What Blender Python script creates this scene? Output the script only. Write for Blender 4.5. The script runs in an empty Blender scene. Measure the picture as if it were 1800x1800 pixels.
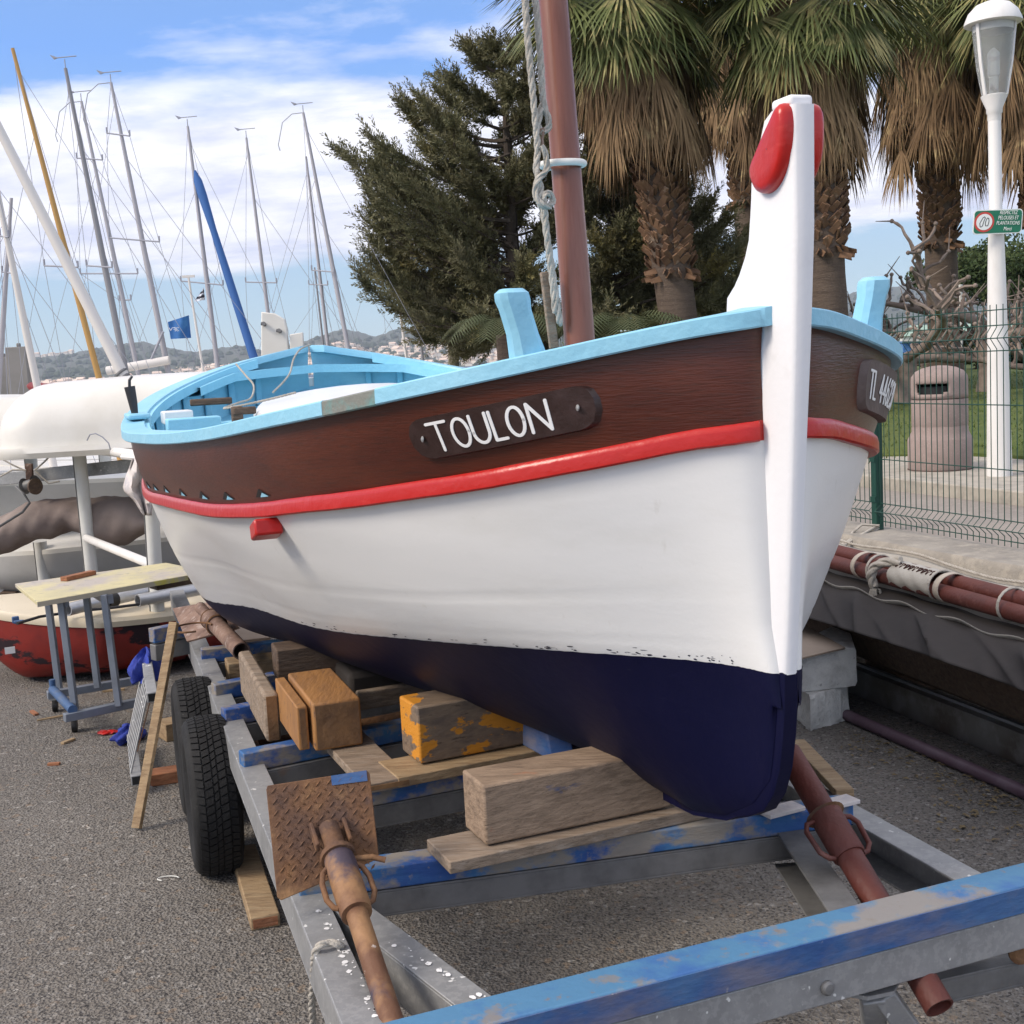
import bpy, math, random
import numpy as np
from mathutils import Vector, Matrix
random.seed(7); rng=np.random.default_rng(7)
PI=math.pi; R=math.radians
sc=bpy.context.scene; COL=sc.collection

# ------------------------------------------------------------------ camera, sky, sun, exposure
H=1.6; FPX=2200.; PITCH=R(6.8); ROLL=R(3.1)
fwd=np.array([0,math.cos(PITCH),-math.sin(PITCH)]); up0=np.array([0,math.sin(PITCH),math.cos(PITCH)]); r0=np.array([1.,0,0])
rgt=r0*math.cos(ROLL)-up0*math.sin(ROLL); upv=up0*math.cos(ROLL)+r0*math.sin(ROLL)
cd=bpy.data.cameras.new("camera"); cam=bpy.data.objects.new("camera",cd); COL.objects.link(cam)
m=Matrix(((rgt[0],upv[0],-fwd[0],0),(rgt[1],upv[1],-fwd[1],0),(rgt[2],upv[2],-fwd[2],H),(0,0,0,1)))
cam.matrix_world=m
cd.sensor_width=36; cd.lens=36*FPX/1800; cd.clip_end=20000; cd.clip_start=.05
sc.camera=cam
W=bpy.data.worlds.new("World"); sc.world=W; W.use_nodes=True
SUN_EL=R(38); SUN_AZ=R(-112)      # azimuth measured from +Y towards +X
nt=W.node_tree; nt.nodes.clear(); N=nt.nodes.new; Lk=nt.links.new
wo=N('ShaderNodeOutputWorld'); bg=N('ShaderNodeBackground'); bg.inputs['Strength'].default_value=.13
sky=N('ShaderNodeTexSky'); sky.sky_type='NISHITA'; sky.sun_disc=False; sky.sun_elevation=SUN_EL; sky.sun_rotation=SUN_AZ
sky.air_density=1.0; sky.dust_density=.4; sky.ozone_density=1.0
tc=N('ShaderNodeTexCoord'); sx=N('ShaderNodeSeparateXYZ'); Lk(tc.outputs['Generated'],sx.inputs[0])
def wm(op,a,b=None,c=None):
    n=N('ShaderNodeMath'); n.operation=op
    for i,v in enumerate((a,b,c)):
        if v is None: continue
        if isinstance(v,(int,float)): n.inputs[i].default_value=v
        else: Lk(v,n.inputs[i])
    return n.outputs[0]
zc=wm('MAXIMUM',sx.outputs['Z'],0.0); den=wm('ADD',zc,.16)
cx=N('ShaderNodeCombineXYZ'); Lk(wm('DIVIDE',sx.outputs['X'],den),cx.inputs[0]); Lk(wm('DIVIDE',sx.outputs['Y'],den),cx.inputs[1])
def wnoise(scale,det,vec,loc,sc3,dist=0):
    mp=N('ShaderNodeMapping'); mp.inputs['Location'].default_value=loc; mp.inputs['Scale'].default_value=sc3; Lk(vec,mp.inputs[0])
    n=N('ShaderNodeTexNoise'); n.inputs['Scale'].default_value=scale; n.inputs['Detail'].default_value=det; n.inputs['Roughness'].default_value=.6
    n.inputs['Distortion'].default_value=dist; Lk(mp.outputs[0],n.inputs['Vector']); return n.outputs['Fac']
def wramp(fac,pts):
    r=N('ShaderNodeValToRGB'); e=r.color_ramp.elements
    while len(e)<len(pts): e.new(.5)
    for el,(p,c) in zip(e,pts): el.position=p; el.color=(c,c,c,1) if isinstance(c,float) else c
    Lk(fac,r.inputs[0]); return r.outputs[0]
n1=wnoise(1.15,9,cx.outputs[0],(2.9,.9,0),(.75,1.15,1),.30)
n2=wnoise(3.1,7,cx.outputs[0],(7.1,3.4,0),(.8,1.1,1),.2)
band=wramp(sx.outputs['Z'],[(.0,0.0),(.07,0.03),(.10,.40),(.14,.5),(.185,.32),(.225,.12),(.30,.16),(.55,.46),(1.0,.5)])
den1=wm('ADD',wm('MULTIPLY',n1,.75),wm('MULTIPLY',n2,.35)); den2=wm('ADD',den1,band)
mask=wramp(den2,[(.68,0.0),(.80,.62),(.92,.97)])
shade=wramp(n2,[(.32,(5.2,5.4,6.9,1)),(.58,(7.9,7.8,8.2,1))])
skt=N('ShaderNodeMix'); skt.data_type='RGBA'; skt.blend_type='MULTIPLY'; skt.inputs[0].default_value=1
skt.inputs[7].default_value=(1.0,1.0,1.0,1)
grad=wramp(sx.outputs['Z'],[(0.0,(3.9,5.3,6.2,1)),(.06,(2.7,4.6,6.3,1)),(.14,(1.7,3.5,6.4,1)),(.24,(.85,2.6,7.0,1)),(.36,(1.6,2.7,4.8,1)),(.7,(1.6,2.2,3.2,1))])
gm=N('ShaderNodeMix'); gm.data_type='RGBA'; gm.inputs[0].default_value=.72; Lk(sky.outputs[0],gm.inputs[6]); Lk(grad,gm.inputs[7]); Lk(gm.outputs[2],skt.inputs[6])
mx=N('ShaderNodeMix'); mx.data_type='RGBA'; Lk(mask,mx.inputs[0]); Lk(skt.outputs[2],mx.inputs[6]); Lk(shade,mx.inputs[7])
Lk(mx.outputs[2],bg.inputs[0]); Lk(bg.outputs[0],wo.inputs[0])
sl=bpy.data.lights.new("sun",'SUN'); sl.energy=2.7; sl.angle=R(20); sl.color=(1,.88,.74)
so=bpy.data.objects.new("sun",sl); COL.objects.link(so)
tosun=Vector((math.sin(SUN_AZ)*math.cos(SUN_EL),math.cos(SUN_AZ)*math.cos(SUN_EL),math.sin(SUN_EL)))
so.rotation_euler=tosun.to_track_quat('Z','Y').to_euler(); so.location=tosun*30
sc.view_settings.view_transform='Standard'; sc.view_settings.look='None'; sc.view_settings.exposure=.33; sc.view_settings.gamma=1
sc.cycles.volume_step_rate=4; sc.cycles.max_bounces=8; sc.cycles.transparent_max_bounces=12
sc.cycles.volume_max_steps=64; sc.cycles.diffuse_bounces=2; sc.cycles.glossy_bounces=3

# ------------------------------------------------------------------ measuring: a point of the place on the level z or at the depth y
def ray(px,py): return rgt*(px-900)/FPX+upv*(900-py)/FPX+fwd
O3=np.array([0,0,H])
def G(px,py,z):
    d=ray(px,py); return O3+d*((z-H)/d[2])
def Y(px,py,y):
    d=ray(px,py); return O3+d*(y/d[1])

# ------------------------------------------------------------------ mesh collector
def unit(v):
    v=np.asarray(v,float); n=np.linalg.norm(v); return v/n if n>1e-12 else np.array([0,0,1.])
class MB:
    def __init__(s): s.v=[]; s.f=[]
    def add(s,vs,fs):
        o=len(s.v); s.v.extend([tuple(map(float,p)) for p in vs]); s.f.extend([tuple(i+o for i in f) for f in fs]); return s
    def hexa(s,b,t):   # four bottom points, four top points (same winding)
        s.add(list(b)+list(t),[(3,2,1,0),(4,5,6,7),(0,1,5,4),(1,2,6,5),(2,3,7,6),(3,0,4,7)]); return s
    def box(s,c,size,ax=None):
        c=np.asarray(c,float); A=np.eye(3) if ax is None else np.asarray(ax,float)
        h=[.5*size[i]*A[i] for i in range(3)]
        q=[(-1,-1),(1,-1),(1,1),(-1,1)]
        s.hexa([c+a*h[0]+b*h[1]-h[2] for a,b in q],[c+a*h[0]+b*h[1]+h[2] for a,b in q]); return s
    def rbox(s,c,size,rz): return s.box(c,size,[[math.cos(rz),math.sin(rz),0],[-math.sin(rz),math.cos(rz),0],[0,0,1]])
    def beam(s,p0,p1,w,h,up=(0,0,1),drop=.5):   # p = centre line; drop=1 puts p on the top face
        p0=np.asarray(p0,float);p1=np.asarray(p1,float); d=unit(p1-p0); x=unit(np.cross(d,up)); u=np.cross(x,d)
        o=-u*h*(drop-.5)
        s.box((p0+p1)/2+o,(np.linalg.norm(p1-p0),w,h),[d,-x,u]); return s
    def tube(s,pts,r,n=10,cap=True,flat=1.):
        pts=[np.asarray(p,float) for p in pts]; m_=len(pts)
        rr=[r]*m_ if np.isscalar(r) else list(r)
        d=[unit(pts[min(i+1,m_-1)]-pts[max(i-1,0)]) for i in range(m_)]
        a=np.array([0,0,1.]) if abs(d[0][2])<.9 else np.array([1.,0,0]); x=unit(np.cross(d[0],a)); V=[]
        for i in range(m_):
            x=unit(x-d[i]*(x@d[i])); y=np.cross(d[i],x)
            for k in range(n):
                t=2*PI*k/n; V.append(pts[i]+rr[i]*(math.cos(t)*x+math.sin(t)*y*flat))
        F=[(i*n+k,i*n+(k+1)%n,(i+1)*n+(k+1)%n,(i+1)*n+k) for i in range(m_-1) for k in range(n)]
        if cap: F+= [tuple(range(n-1,-1,-1)),tuple((m_-1)*n+k for k in range(n))]
        return s.add(V,F)
    def pipe(s,p0,p1,ro,ri,n=20):   # open hollow end at both ends
        p0=np.asarray(p0,float);p1=np.asarray(p1,float); d=unit(p1-p0); a=np.array([0,0,1.]) if abs(d[2])<.9 else np.array([1.,0,0])
        x=unit(np.cross(d,a)); y=np.cross(d,x); V=[]
        for p,r in ((p0,ro),(p1,ro),(p1,ri),(p0,ri)):
            for k in range(n):
                t=2*PI*k/n; V.append(p+r*(math.cos(t)*x+math.sin(t)*y))
        F=[(j*n+k,j*n+(k+1)%n,((j+1)%4)*n+(k+1)%n,((j+1)%4)*n+k) for j in range(4) for k in range(n)]
        return s.add(V,F)
    def lathe(s,prof,c,ax=(0,0,1),n=32,cap=True):
        ax=unit(ax); a=np.array([0,0,1.]) if abs(ax[2])<.9 else np.array([1.,0,0]); x=unit(np.cross(a,ax)); y=np.cross(ax,x); c=np.asarray(c,float); V=[]
        for r,z in prof:
            for k in range(n):
                t=2*PI*k/n; V.append(c+ax*z+r*(math.cos(t)*x+math.sin(t)*y))
        F=[(i*n+k,i*n+(k+1)%n,(i+1)*n+(k+1)%n,(i+1)*n+k) for i in range(len(prof)-1) for k in range(n)]
        if cap: F+=[tuple(range(n-1,-1,-1)),tuple((len(prof)-1)*n+k for k in range(n))]
        return s.add(V,F)
    def grid(s,P,close_u=False,close_v=False):
        P=np.asarray(P,float); a,b=P.shape[:2]; F=[]
        for i in range(a-(0 if close_u else 1)):
            for j in range(b-(0 if close_v else 1)):
                i2=(i+1)%a; j2=(j+1)%b; F.append((i*b+j,i*b+j2,i2*b+j2,i2*b+j))
        return s.add(P.reshape(-1,3),F)
    def prism(s,poly,n0,th):   # planar polygon (3D points) extruded by th along n0
        n0=np.asarray(n0,float)*th; k=len(poly); P=[np.asarray(p,float) for p in poly]
        s.add(P+[p+n0 for p in P],[tuple(range(k-1,-1,-1)),tuple(range(k,2*k))]+[(i,(i+1)%k,k+(i+1)%k,k+i) for i in range(k)]); return s
OFF={}
def build(name,mb,mat,parent=None,smooth=None,bevel=0,loc=None,fix=True,seg=2):
    if parent is not None: base=OFF[parent.name_full]
    else: base=np.zeros(3) if loc is None else np.asarray(loc,float)
    me=bpy.data.meshes.new(name); V=np.array(mb.v)-base
    me.from_pydata(V.tolist(),[],mb.f); me.materials.append(mat)
    if fix and len(mb.f)<60000:
        import bmesh
        bm=bmesh.new(); bm.from_mesh(me); bmesh.ops.recalc_face_normals(bm,faces=bm.faces); bm.to_mesh(me); bm.free()
    if smooth:
        me.shade_smooth(); me.set_sharp_from_angle(angle=R(smooth))
    o=bpy.data.objects.new(name,me); COL.objects.link(o)
    if parent is not None: o.parent=parent
    else: o.location=base
    OFF[o.name_full]=base
    if bevel:
        b=o.modifiers.new('bevel','BEVEL'); b.width=bevel; b.segments=seg; b.limit_method='ANGLE'; b.angle_limit=R(40)
        if not smooth: me.shade_smooth(); me.set_sharp_from_angle(angle=R(30)); b.harden_normals=False
    return o
def thing(name,label,cat,loc,group=None):
    o=bpy.data.objects.new(name,None); COL.objects.link(o); o.location=loc; o.empty_display_size=.2
    o['label']=label; o['category']=cat
    if group: o['group']=group
    OFF[o.name_full]=np.asarray(loc,float); return o
def tag(o,label,cat,group=None):
    o['label']=label; o['category']=cat
    if group: o['group']=group
    return o
def struct(o): o['kind']='structure'; return o
def stuff(o,label=None,cat=None):
    o['kind']='stuff'
    if label: o['label']=label
    if cat: o['category']=cat
    return o
def solo(name,mb,mat,label,cat,group=None,**k):
    c=np.array(mb.v); base=np.array([(c[:,0].min()+c[:,0].max())/2,(c[:,1].min()+c[:,1].max())/2,c[:,2].min()])
    return tag(build(name,mb,mat,loc=base,**k),label,cat,group)

# ------------------------------------------------------------------ materials
def hexc(r,g,b):
    f=lambda c:(c/255/12.92 if c/255<=.04045 else ((c/255+.055)/1.055)**2.4); return (f(r),f(g),f(b),1)
def mat(name,base,rough=.6,layers=(),bump=(),metal=0,coat=0,spec=.5,trans=0,ior=1.45):
    """layers: (colour, scale, lo, hi, stretch, detail[, strength]) noise-masked paint, wear and dirt; bump: (scale, strength, stretch, kind)"""
    M=bpy.data.materials.new(name); M.use_nodes=True; t=M.node_tree; t.nodes.clear(); n=t.nodes.new; l=t.links.new
    out=n('ShaderNodeOutputMaterial'); p=n('ShaderNodeBsdfPrincipled'); l(p.outputs[0],out.inputs[0])
    tc=n('ShaderNodeTexCoord'); cur=None
    p.inputs['Roughness'].default_value=rough; p.inputs['Metallic'].default_value=metal
    p.inputs['Coat Weight'].default_value=coat; p.inputs['Coat Roughness'].default_value=.15; p.inputs['Specular IOR Level'].default_value=spec
    p.inputs['Transmission Weight'].default_value=trans; p.inputs['IOR'].default_value=ior
    col=n('ShaderNodeRGB'); col.outputs[0].default_value=base; cur=col.outputs[0]; k=0; masks=[]
    for L in layers:
        c,s_,lo,hi,st,det=L[:6]; amt=L[6] if len(L)>6 else 1.; kind=L[7] if len(L)>7 else 'noise'
        mp=n('ShaderNodeMapping'); mp.inputs['Scale'].default_value=st; mp.inputs['Location'].default_value=(k*3.7+1,k*1.3,k*2.1); l(tc.outputs['Object'],mp.inputs[0]); k+=1
        if kind=='voronoi':
            no=n('ShaderNodeTexVoronoi'); no.inputs['Scale'].default_value=s_; l(mp.outputs[0],no.inputs['Vector'])
            sp=n('ShaderNodeSeparateColor'); l(no.outputs['Color'],sp.inputs[0]); f=sp.outputs[0]
        else:
            no=n('ShaderNodeTexNoise'); no.inputs['Scale'].default_value=s_; no.inputs['Detail'].default_value=det; no.inputs['Roughness'].default_value=.62
            l(mp.outputs[0],no.inputs['Vector']); f=no.outputs['Fac']
        r=n('ShaderNodeMapRange'); r.inputs[1].default_value=lo; r.inputs[2].default_value=hi; r.inputs[3].default_value=0; r.inputs[4].default_value=amt; r.clamp=True; l(f,r.inputs[0])
        mx=n('ShaderNodeMix'); mx.data_type='RGBA'; l(r.outputs[0],mx.inputs[0]); l(cur,mx.inputs[6]); mx.inputs[7].default_value=c; cur=mx.outputs[2]; masks.append(r.outputs[0])
    l(cur,p.inputs['Base Color'])
    if masks and rough<.6:
        rr=n('ShaderNodeMapRange'); rr.inputs[3].default_value=rough; rr.inputs[4].default_value=min(.9,rough+.35); l(masks[-1],rr.inputs[0]); l(rr.outputs[0],p.inputs['Roughness'])
    prev=None
    for s_,stg,st,kind in bump:
        mp=n('ShaderNodeMapping'); mp.inputs['Scale'].default_value=st; l(tc.outputs['Object'],mp.inputs[0])
        if kind=='v': no=n('ShaderNodeTexVoronoi'); no.inputs['Scale'].default_value=s_; f=no.outputs['Distance']
        elif kind=='w': no=n('ShaderNodeTexWave'); no.inputs['Scale'].default_value=s_; no.inputs['Distortion'].default_value=4; f=no.outputs['Fac']
        else: no=n('ShaderNodeTexNoise'); no.inputs['Scale'].default_value=s_; no.inputs['Detail'].default_value=6; f=no.outputs['Fac']
        l(mp.outputs[0],no.inputs['Vector'])
        b=n('ShaderNodeBump'); b.inputs['Strength'].default_value=stg; b.inputs['Distance'].default_value=.01; l(f,b.inputs['Height'])
        if prev: l(prev,b.inputs['Normal'])
        prev=b.outputs[0]
    if prev: l(prev,p.inputs['Normal'])
    return M
O1=(1,1,1)
M={}
M['white_paint']=mat('white_paint',(.74,.74,.735,1),.34,[((.60,.59,.55,1),3,.52,.8,(1,1,3),6,.35),((.52,.50,.46,1),22,.66,.74,(1,1,.4),8,.4)],[(9,.06,(1,1,3),'n'),(120,.04,O1,'n')],coat=.2)
M['stem_white']=mat('stem_white',(.78,.78,.80,1),.45,[((.62,.61,.60,1),9,.6,.75,O1,8,.4)],[(60,.07,O1,'n'),(8,.10,(1,1,.3),'n')])
M['varnish']=mat('varnish',(.066,.013,.006,1),.34,[((.115,.026,.010,1),2.4,.42,.72,(1,1,5),7,.8),((.028,.012,.008,1),14,.50,.70,(1.2,1.2,16),9,.6),((.16,.09,.06,1),30,.68,.76,(1,1,20),6,.25)],[(30,.15,(1,1,10),'n')],coat=.1)
M['red_paint']=mat('red_paint',(.46,.011,.008,1),.32,[((.60,.06,.045,1),14,.58,.74,(1,1,4),8,.4),((.30,.01,.01,1),9,.6,.75,O1,6,.3)],[(30,.25,O1,'n')],coat=.15)
M['navy']=mat('navy',(.0016,.0022,.024,1),.5,[((.004,.004,.030,1),6,.4,.7,O1,6,.6),((.05,.05,.07,1),20,.66,.76,(1,1,2),8,.35)],[(25,.14,O1,'n')],spec=.25)
M['sky_blue']=mat('sky_blue',(.255,.545,.715,1),.45,[((.35,.63,.77,1),5,.45,.7,O1,8,.5),((.12,.33,.48,1),18,.62,.74,O1,8,.35)],[(40,.28,O1,'n')])
M['sky_blue_in']=mat('sky_blue_in',(.27,.60,.77,1),.5,[((.14,.40,.60,1),7,.55,.75,(1,1,.4),8,.5),((.36,.70,.88,1),4,.5,.7,O1,4,.5)],[(40,.25,O1,'n')])
M['bare_patch']=mat('bare_patch',(.20,.21,.19,1),.7,[((.12,.30,.30,1),12,.45,.6,O1,8,.8)],[(60,.3,O1,'n')])
M['plate_dark']=mat('plate_dark',(.030,.014,.012,1),.35,[((.06,.03,.028,1),20,.45,.7,O1,6,.5)],[(60,.15,O1,'n')],coat=.2)
M['plate_grey']=mat('plate_grey',(.10,.072,.066,1),.6,[((.16,.12,.11,1),14,.45,.7,O1,6,.7)],[(60,.2,O1,'n')])
M['letter']=mat('letter',(.80,.80,.80,1),.4)
M['mast']=mat('mast',(.19,.066,.042,1),.38,[((.27,.115,.08,1),4,.45,.7,(4,4,.35),8,.6),((.12,.035,.022,1),9,.5,.72,(6,6,.25),8,.6)],[(18,.12,(4,4,.3),'n')],coat=.3)
M['rope']=mat('rope',(.46,.43,.38,1),.9,[((.28,.25,.21,1),30,.45,.65,O1,6,.6)],[(200,.5,O1,'n')])
M['ring_white']=mat('ring_white',(.70,.70,.66,1),.4,[((.35,.22,.12,1),30,.66,.74,O1,6,.6)])
M['galv']=mat('galv',(.32,.325,.33,1),.48,[((.20,.205,.21,1),7,.42,.66,O1,8,.7),((.42,.42,.42,1),60,.5,.6,O1,3,.35),((.75,.75,.73,1),34,.70,.72,O1,2,.9)],[(50,.12,O1,'n')],metal=.35)
M['galv_dark']=mat('galv_dark',(.19,.19,.19,1),.55,[((.10,.10,.10,1),9,.42,.66,O1,8,.8),((.25,.16,.10,1),14,.62,.72,O1,6,.5)],[(50,.15,O1,'n')],metal=.35)
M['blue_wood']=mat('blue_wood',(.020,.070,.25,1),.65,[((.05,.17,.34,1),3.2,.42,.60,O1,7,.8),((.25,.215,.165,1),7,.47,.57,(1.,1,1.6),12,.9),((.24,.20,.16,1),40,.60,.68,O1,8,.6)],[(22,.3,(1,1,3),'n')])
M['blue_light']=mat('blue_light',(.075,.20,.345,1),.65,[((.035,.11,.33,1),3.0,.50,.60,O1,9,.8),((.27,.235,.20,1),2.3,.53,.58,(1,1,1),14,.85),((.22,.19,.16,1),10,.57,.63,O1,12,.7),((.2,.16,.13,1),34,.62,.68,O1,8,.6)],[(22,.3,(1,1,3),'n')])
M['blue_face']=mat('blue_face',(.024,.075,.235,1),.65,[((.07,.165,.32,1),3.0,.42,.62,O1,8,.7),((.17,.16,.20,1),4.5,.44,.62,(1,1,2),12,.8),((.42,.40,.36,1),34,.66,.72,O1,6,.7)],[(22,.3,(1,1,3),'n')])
def wood(name,base,dark,light,st,rough=.75): return mat(name,base,rough,[(dark,5,.45,.68,st,10,.75),(light,9,.5,.75,st,8,.6),(dark,24,.60,.68,st,8,.8)],[(12,.5,st,'n'),(60,.25,st,'n')])
GX=(.35,4,7); 
M['wood_grey']=wood('wood_grey',(.27,.205,.15,1),(.115,.085,.06,1),(.38,.33,.28,1),(1.2,6,9))
M['wood_front']=mat('wood_front',(.30,.215,.15,1),.75,[((.13,.09,.062,1),5,.45,.68,(1.2,6,9),10,.75),((.42,.31,.22,1),9,.5,.75,(1.2,6,9),8,.6),((.11,.08,.055,1),24,.60,.68,(1.2,6,9),8,.8),((.47,.17,.08,1),4,.62,.68,(1,3,2),12,.6),((.03,.10,.27,1),3.3,.70,.74,(1,2,3),12,.6)],[(12,.5,(1.2,6,9),'n'),(60,.25,(1.2,6,9),'n')])
M['wood_tan']=wood('wood_tan',(.33,.23,.13,1),(.16,.10,.055,1),(.46,.36,.23,1),(1.2,6,9))
M['wood_dark']=wood('wood_dark',(.12,.08,.055,1),(.05,.035,.03,1),(.20,.15,.11,1),(1.2,6,9))
M['wood_brick']=wood('wood_brick',(.30,.12,.055,1),(.15,.06,.03,1),(.38,.20,.11,1),(2,6,9))
M['wood_orange']=mat('wood_orange',(.20,.145,.10,1),.65,[((.09,.07,.06,1),7,.45,.65,(1,5,6),9,.7),((.58,.24,.022,1),3.2,.485,.50,(1.2,1.2,2.4),11,1.),((.10,.07,.05,1),11,.62,.645,(.8,3,6),8,1.)],[(20,.3,(1,5,6),'n')])
M['orange_post']=mat('orange_post',(.34,.165,.055,1),.65,[((.24,.12,.05,1),6,.42,.62,(4,1,1),9,.8),((.12,.07,.05,1),16,.60,.68,(5,1,2),8,.8)],[(20,.3,(5,1,1),'n')])
M['end_grain']=mat('end_grain',(.23,.125,.055,1),.8,[((.10,.055,.03,1),9,.42,.65,O1,10,.9),((.02,.08,.3,1),7,.68,.70,O1,5,.9)],[(30,.6,O1,'n')])
M['rust']=mat('rust',(.19,.095,.045,1),.8,[((.09,.055,.045,1),7,.42,.62,O1,10,.85),((.33,.19,.09,1),11,.55,.7,O1,9,.7),((.10,.09,.12,1),5,.58,.7,O1,6,.6)],[(60,.5,O1,'n')],metal=.2)
M['rust_pipe']=mat('rust_pipe',(.26,.17,.13,1),.75,[((.12,.07,.055,1),9,.42,.62,(1,1,1),10,.85),((.42,.34,.30,1),24,.55,.66,O1,9,.7)],[(60,.4,O1,'n')],metal=.2)
M['ochre_pipe']=mat('ochre_pipe',(.30,.165,.08,1),.6,[((.13,.06,.035,1),6,.46,.6,(1,1,1),10,.9),((.050,.045,.075,1),2.6,.50,.56,O1,8,.9),((.60,.52,.46,1),26,.66,.70,O1,9,.8)],[(50,.3,O1,'n')],metal=.15)
M['red_pipe']=mat('red_pipe',(.115,.030,.022,1),.6,[((.065,.022,.018,1),7,.45,.65,O1,9,.7),((.22,.10,.08,1),20,.60,.70,O1,8,.6)],[(60,.3,O1,'n')])
M['purple_pipe']=mat('purple_pipe',(.105,.062,.085,1),.5,[((.17,.12,.15,1),8,.45,.65,O1,9,.7),((.28,.28,.36,1),5,.68,.70,O1,4,.8)],[(50,.2,O1,'n')])
M['chequer']=M['rust']
M['rubber']=mat('rubber',(.007,.007,.008,1),.8,[((.018,.018,.018,1),9,.45,.65,O1,8,.7),((.18,.17,.16,1),70,.70,.74,O1,4,.4)],[(60,.25,O1,'n')])
M['rim']=mat('rim',(.55,.55,.55,1),.5,[((.22,.18,.15,1),12,.52,.66,O1,8,.7)],metal=.1)
M['black']=mat('black',(.012,.012,.013,1),.5)
M['dark_metal']=mat('dark_metal',(.05,.05,.055,1),.5,metal=.5)
M['gel_white']=mat('gel_white',(.70,.68,.63,1),.38,[((.58,.55,.48,1),2.5,.45,.7,O1,7,.6),((.48,.45,.40,1),18,.64,.74,(1,1,3),8,.4)],[(6,.08,O1,'n')],coat=.15)
M['gel_grey']=mat('gel_grey',(.46,.45,.43,1),.45,[((.34,.33,.31,1),2.5,.45,.7,O1,7,.6)],[(6,.1,O1,'n')])
M['gel_cream']=mat('gel_cream',(.66,.58,.44,1),.45,[((.52,.45,.33,1),3,.45,.7,O1,7,.6),((.4,.36,.3,1),26,.64,.72,O1,8,.5)])
M['hull_red']=mat('hull_red',(.22,.018,.012,1),.5,[((.13,.012,.012,1),5,.45,.65,O1,7,.7),((.018,.008,.012,1),2.6,.54,.57,(1,1,2.2),9,1.)],[(20,.2,O1,'n')])
M['post_white']=mat('post_white',(.62,.62,.59,1),.5,[((.48,.47,.42,1),5,.45,.7,(1,1,.5),8,.7),((.30,.22,.14,1),16,.68,.74,(1,1,.5),8,.5)],[(30,.15,O1,'n')])
M['alu']=mat('alu',(.50,.51,.53,1),.35,[((.34,.34,.36,1),6,.45,.7,O1,7,.6)],metal=.6)
M['tarp_brown']=mat('tarp_brown',(.28,.225,.20,1),.85,[((.13,.10,.092,1),1.8,.42,.68,O1,8,.8),((.30,.25,.22,1),3,.5,.75,O1,8,.6)],[(4,.8,(1,1,1),'n'),(200,.15,O1,'n')])
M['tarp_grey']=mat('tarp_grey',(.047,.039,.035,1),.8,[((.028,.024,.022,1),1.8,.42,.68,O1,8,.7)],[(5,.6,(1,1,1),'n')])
M['canvas']=mat('canvas',(.44,.42,.38,1),.85,[((.31,.29,.26,1),4,.42,.7,O1,8,.7)],[(9,.6,O1,'n'),(250,.2,O1,'n')])
M['strap']=mat('strap',(.50,.44,.37,1),.85,[((.36,.31,.26,1),14,.45,.7,O1,8,.6)],[(120,.3,O1,'n')])
M['thread']=mat('thread',(.05,.018,.015,1),.9)
M['table_top']=mat('table_top',(.56,.50,.29,1),.65,[((.42,.39,.26,1),3,.48,.66,O1,8,.8),((.42,.38,.35,1),2.2,.48,.60,(1.4,1,1),11,.95),((.24,.23,.20,1),16,.60,.66,(1,3,1),8,.9),((.40,.17,.10,1),9,.68,.73,(1,4,1),8,.7)],[(30,.3,O1,'n')])
M['table_edge']=mat('table_edge',(.40,.37,.30,1),.7,[((.55,.50,.10,1),4,.5,.56,O1,6,.9)])
M['steel_blue']=mat('steel_blue',(.22,.25,.30,1),.45,[((.14,.15,.17,1),6,.45,.7,O1,8,.7),((.30,.18,.10,1),12,.66,.72,O1,6,.7)],metal=.3)
M['bluebar']=mat('bluebar',(.045,.10,.22,1),.5,[((.12,.15,.2,1),14,.5,.66,O1,8,.6)])
M['cloth_blue']=mat('cloth_blue',(.030,.055,.33,1),.9,[((.015,.02,.14,1),14,.45,.65,O1,8,.8)],[(40,.8,O1,'n')])
M['cloth_white']=mat('cloth_white',(.62,.57,.55,1),.9,[((.35,.36,.42,1),9,.56,.68,O1,8,.7)],[(16,.8,O1,'n')])
M['concrete_white']=mat('concrete_white',(.78,.77,.74,1),.9,[((.44,.43,.41,1),9,.45,.68,O1,9,.7),((.22,.21,.20,1),38,.66,.72,O1,6,.7)],[(24,.8,O1,'n'),(90,.5,O1,'n')])
M['channel']=mat('channel',(.22,.205,.19,1),.6,[((.13,.10,.08,1),3,.45,.62,O1,10,.8),((.30,.29,.28,1),9,.52,.66,O1,8,.6)],[(30,.2,O1,'n')],metal=.2)
M['board_tan']=mat('board_tan',(.30,.235,.18,1),.75,[((.22,.17,.13,1),5,.45,.7,O1,8,.7)])
M['concrete']=mat('concrete',(.31,.285,.25,1),.9,[((.20,.185,.165,1),3.5,.42,.66,O1,10,.8),((.42,.38,.32,1),12,.5,.7,O1,9,.7),((.10,.09,.08,1),40,.66,.72,O1,6,.7)],[(20,.6,O1,'n'),(90,.4,O1,'n')])
M['asphalt']=mat('asphalt',(.172,.155,.136,1),.92,[((.222,.203,.180,1),.9,.40,.70,O1,8,.8),((.135,.122,.110,1),.45,.50,.68,O1,6,.7),((.075,.066,.058,1),.8,.58,.67,(1,1,1),10,.6),((.27,.255,.235,1),95,.62,.95,O1,0,.75,'voronoi'),((.045,.042,.042,1),140,.72,.95,O1,0,.85,'voronoi'),((.27,.20,.14,1),60,.95,.98,O1,0,.5,'voronoi'),((.40,.38,.35,1),75,.982,.99,O1,0,.7,'voronoi'),((.16,.12,.085,1),1.6,.60,.74,O1,9,.5)],[(110,.9,O1,'v'),(260,.5,O1,'n')])
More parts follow.
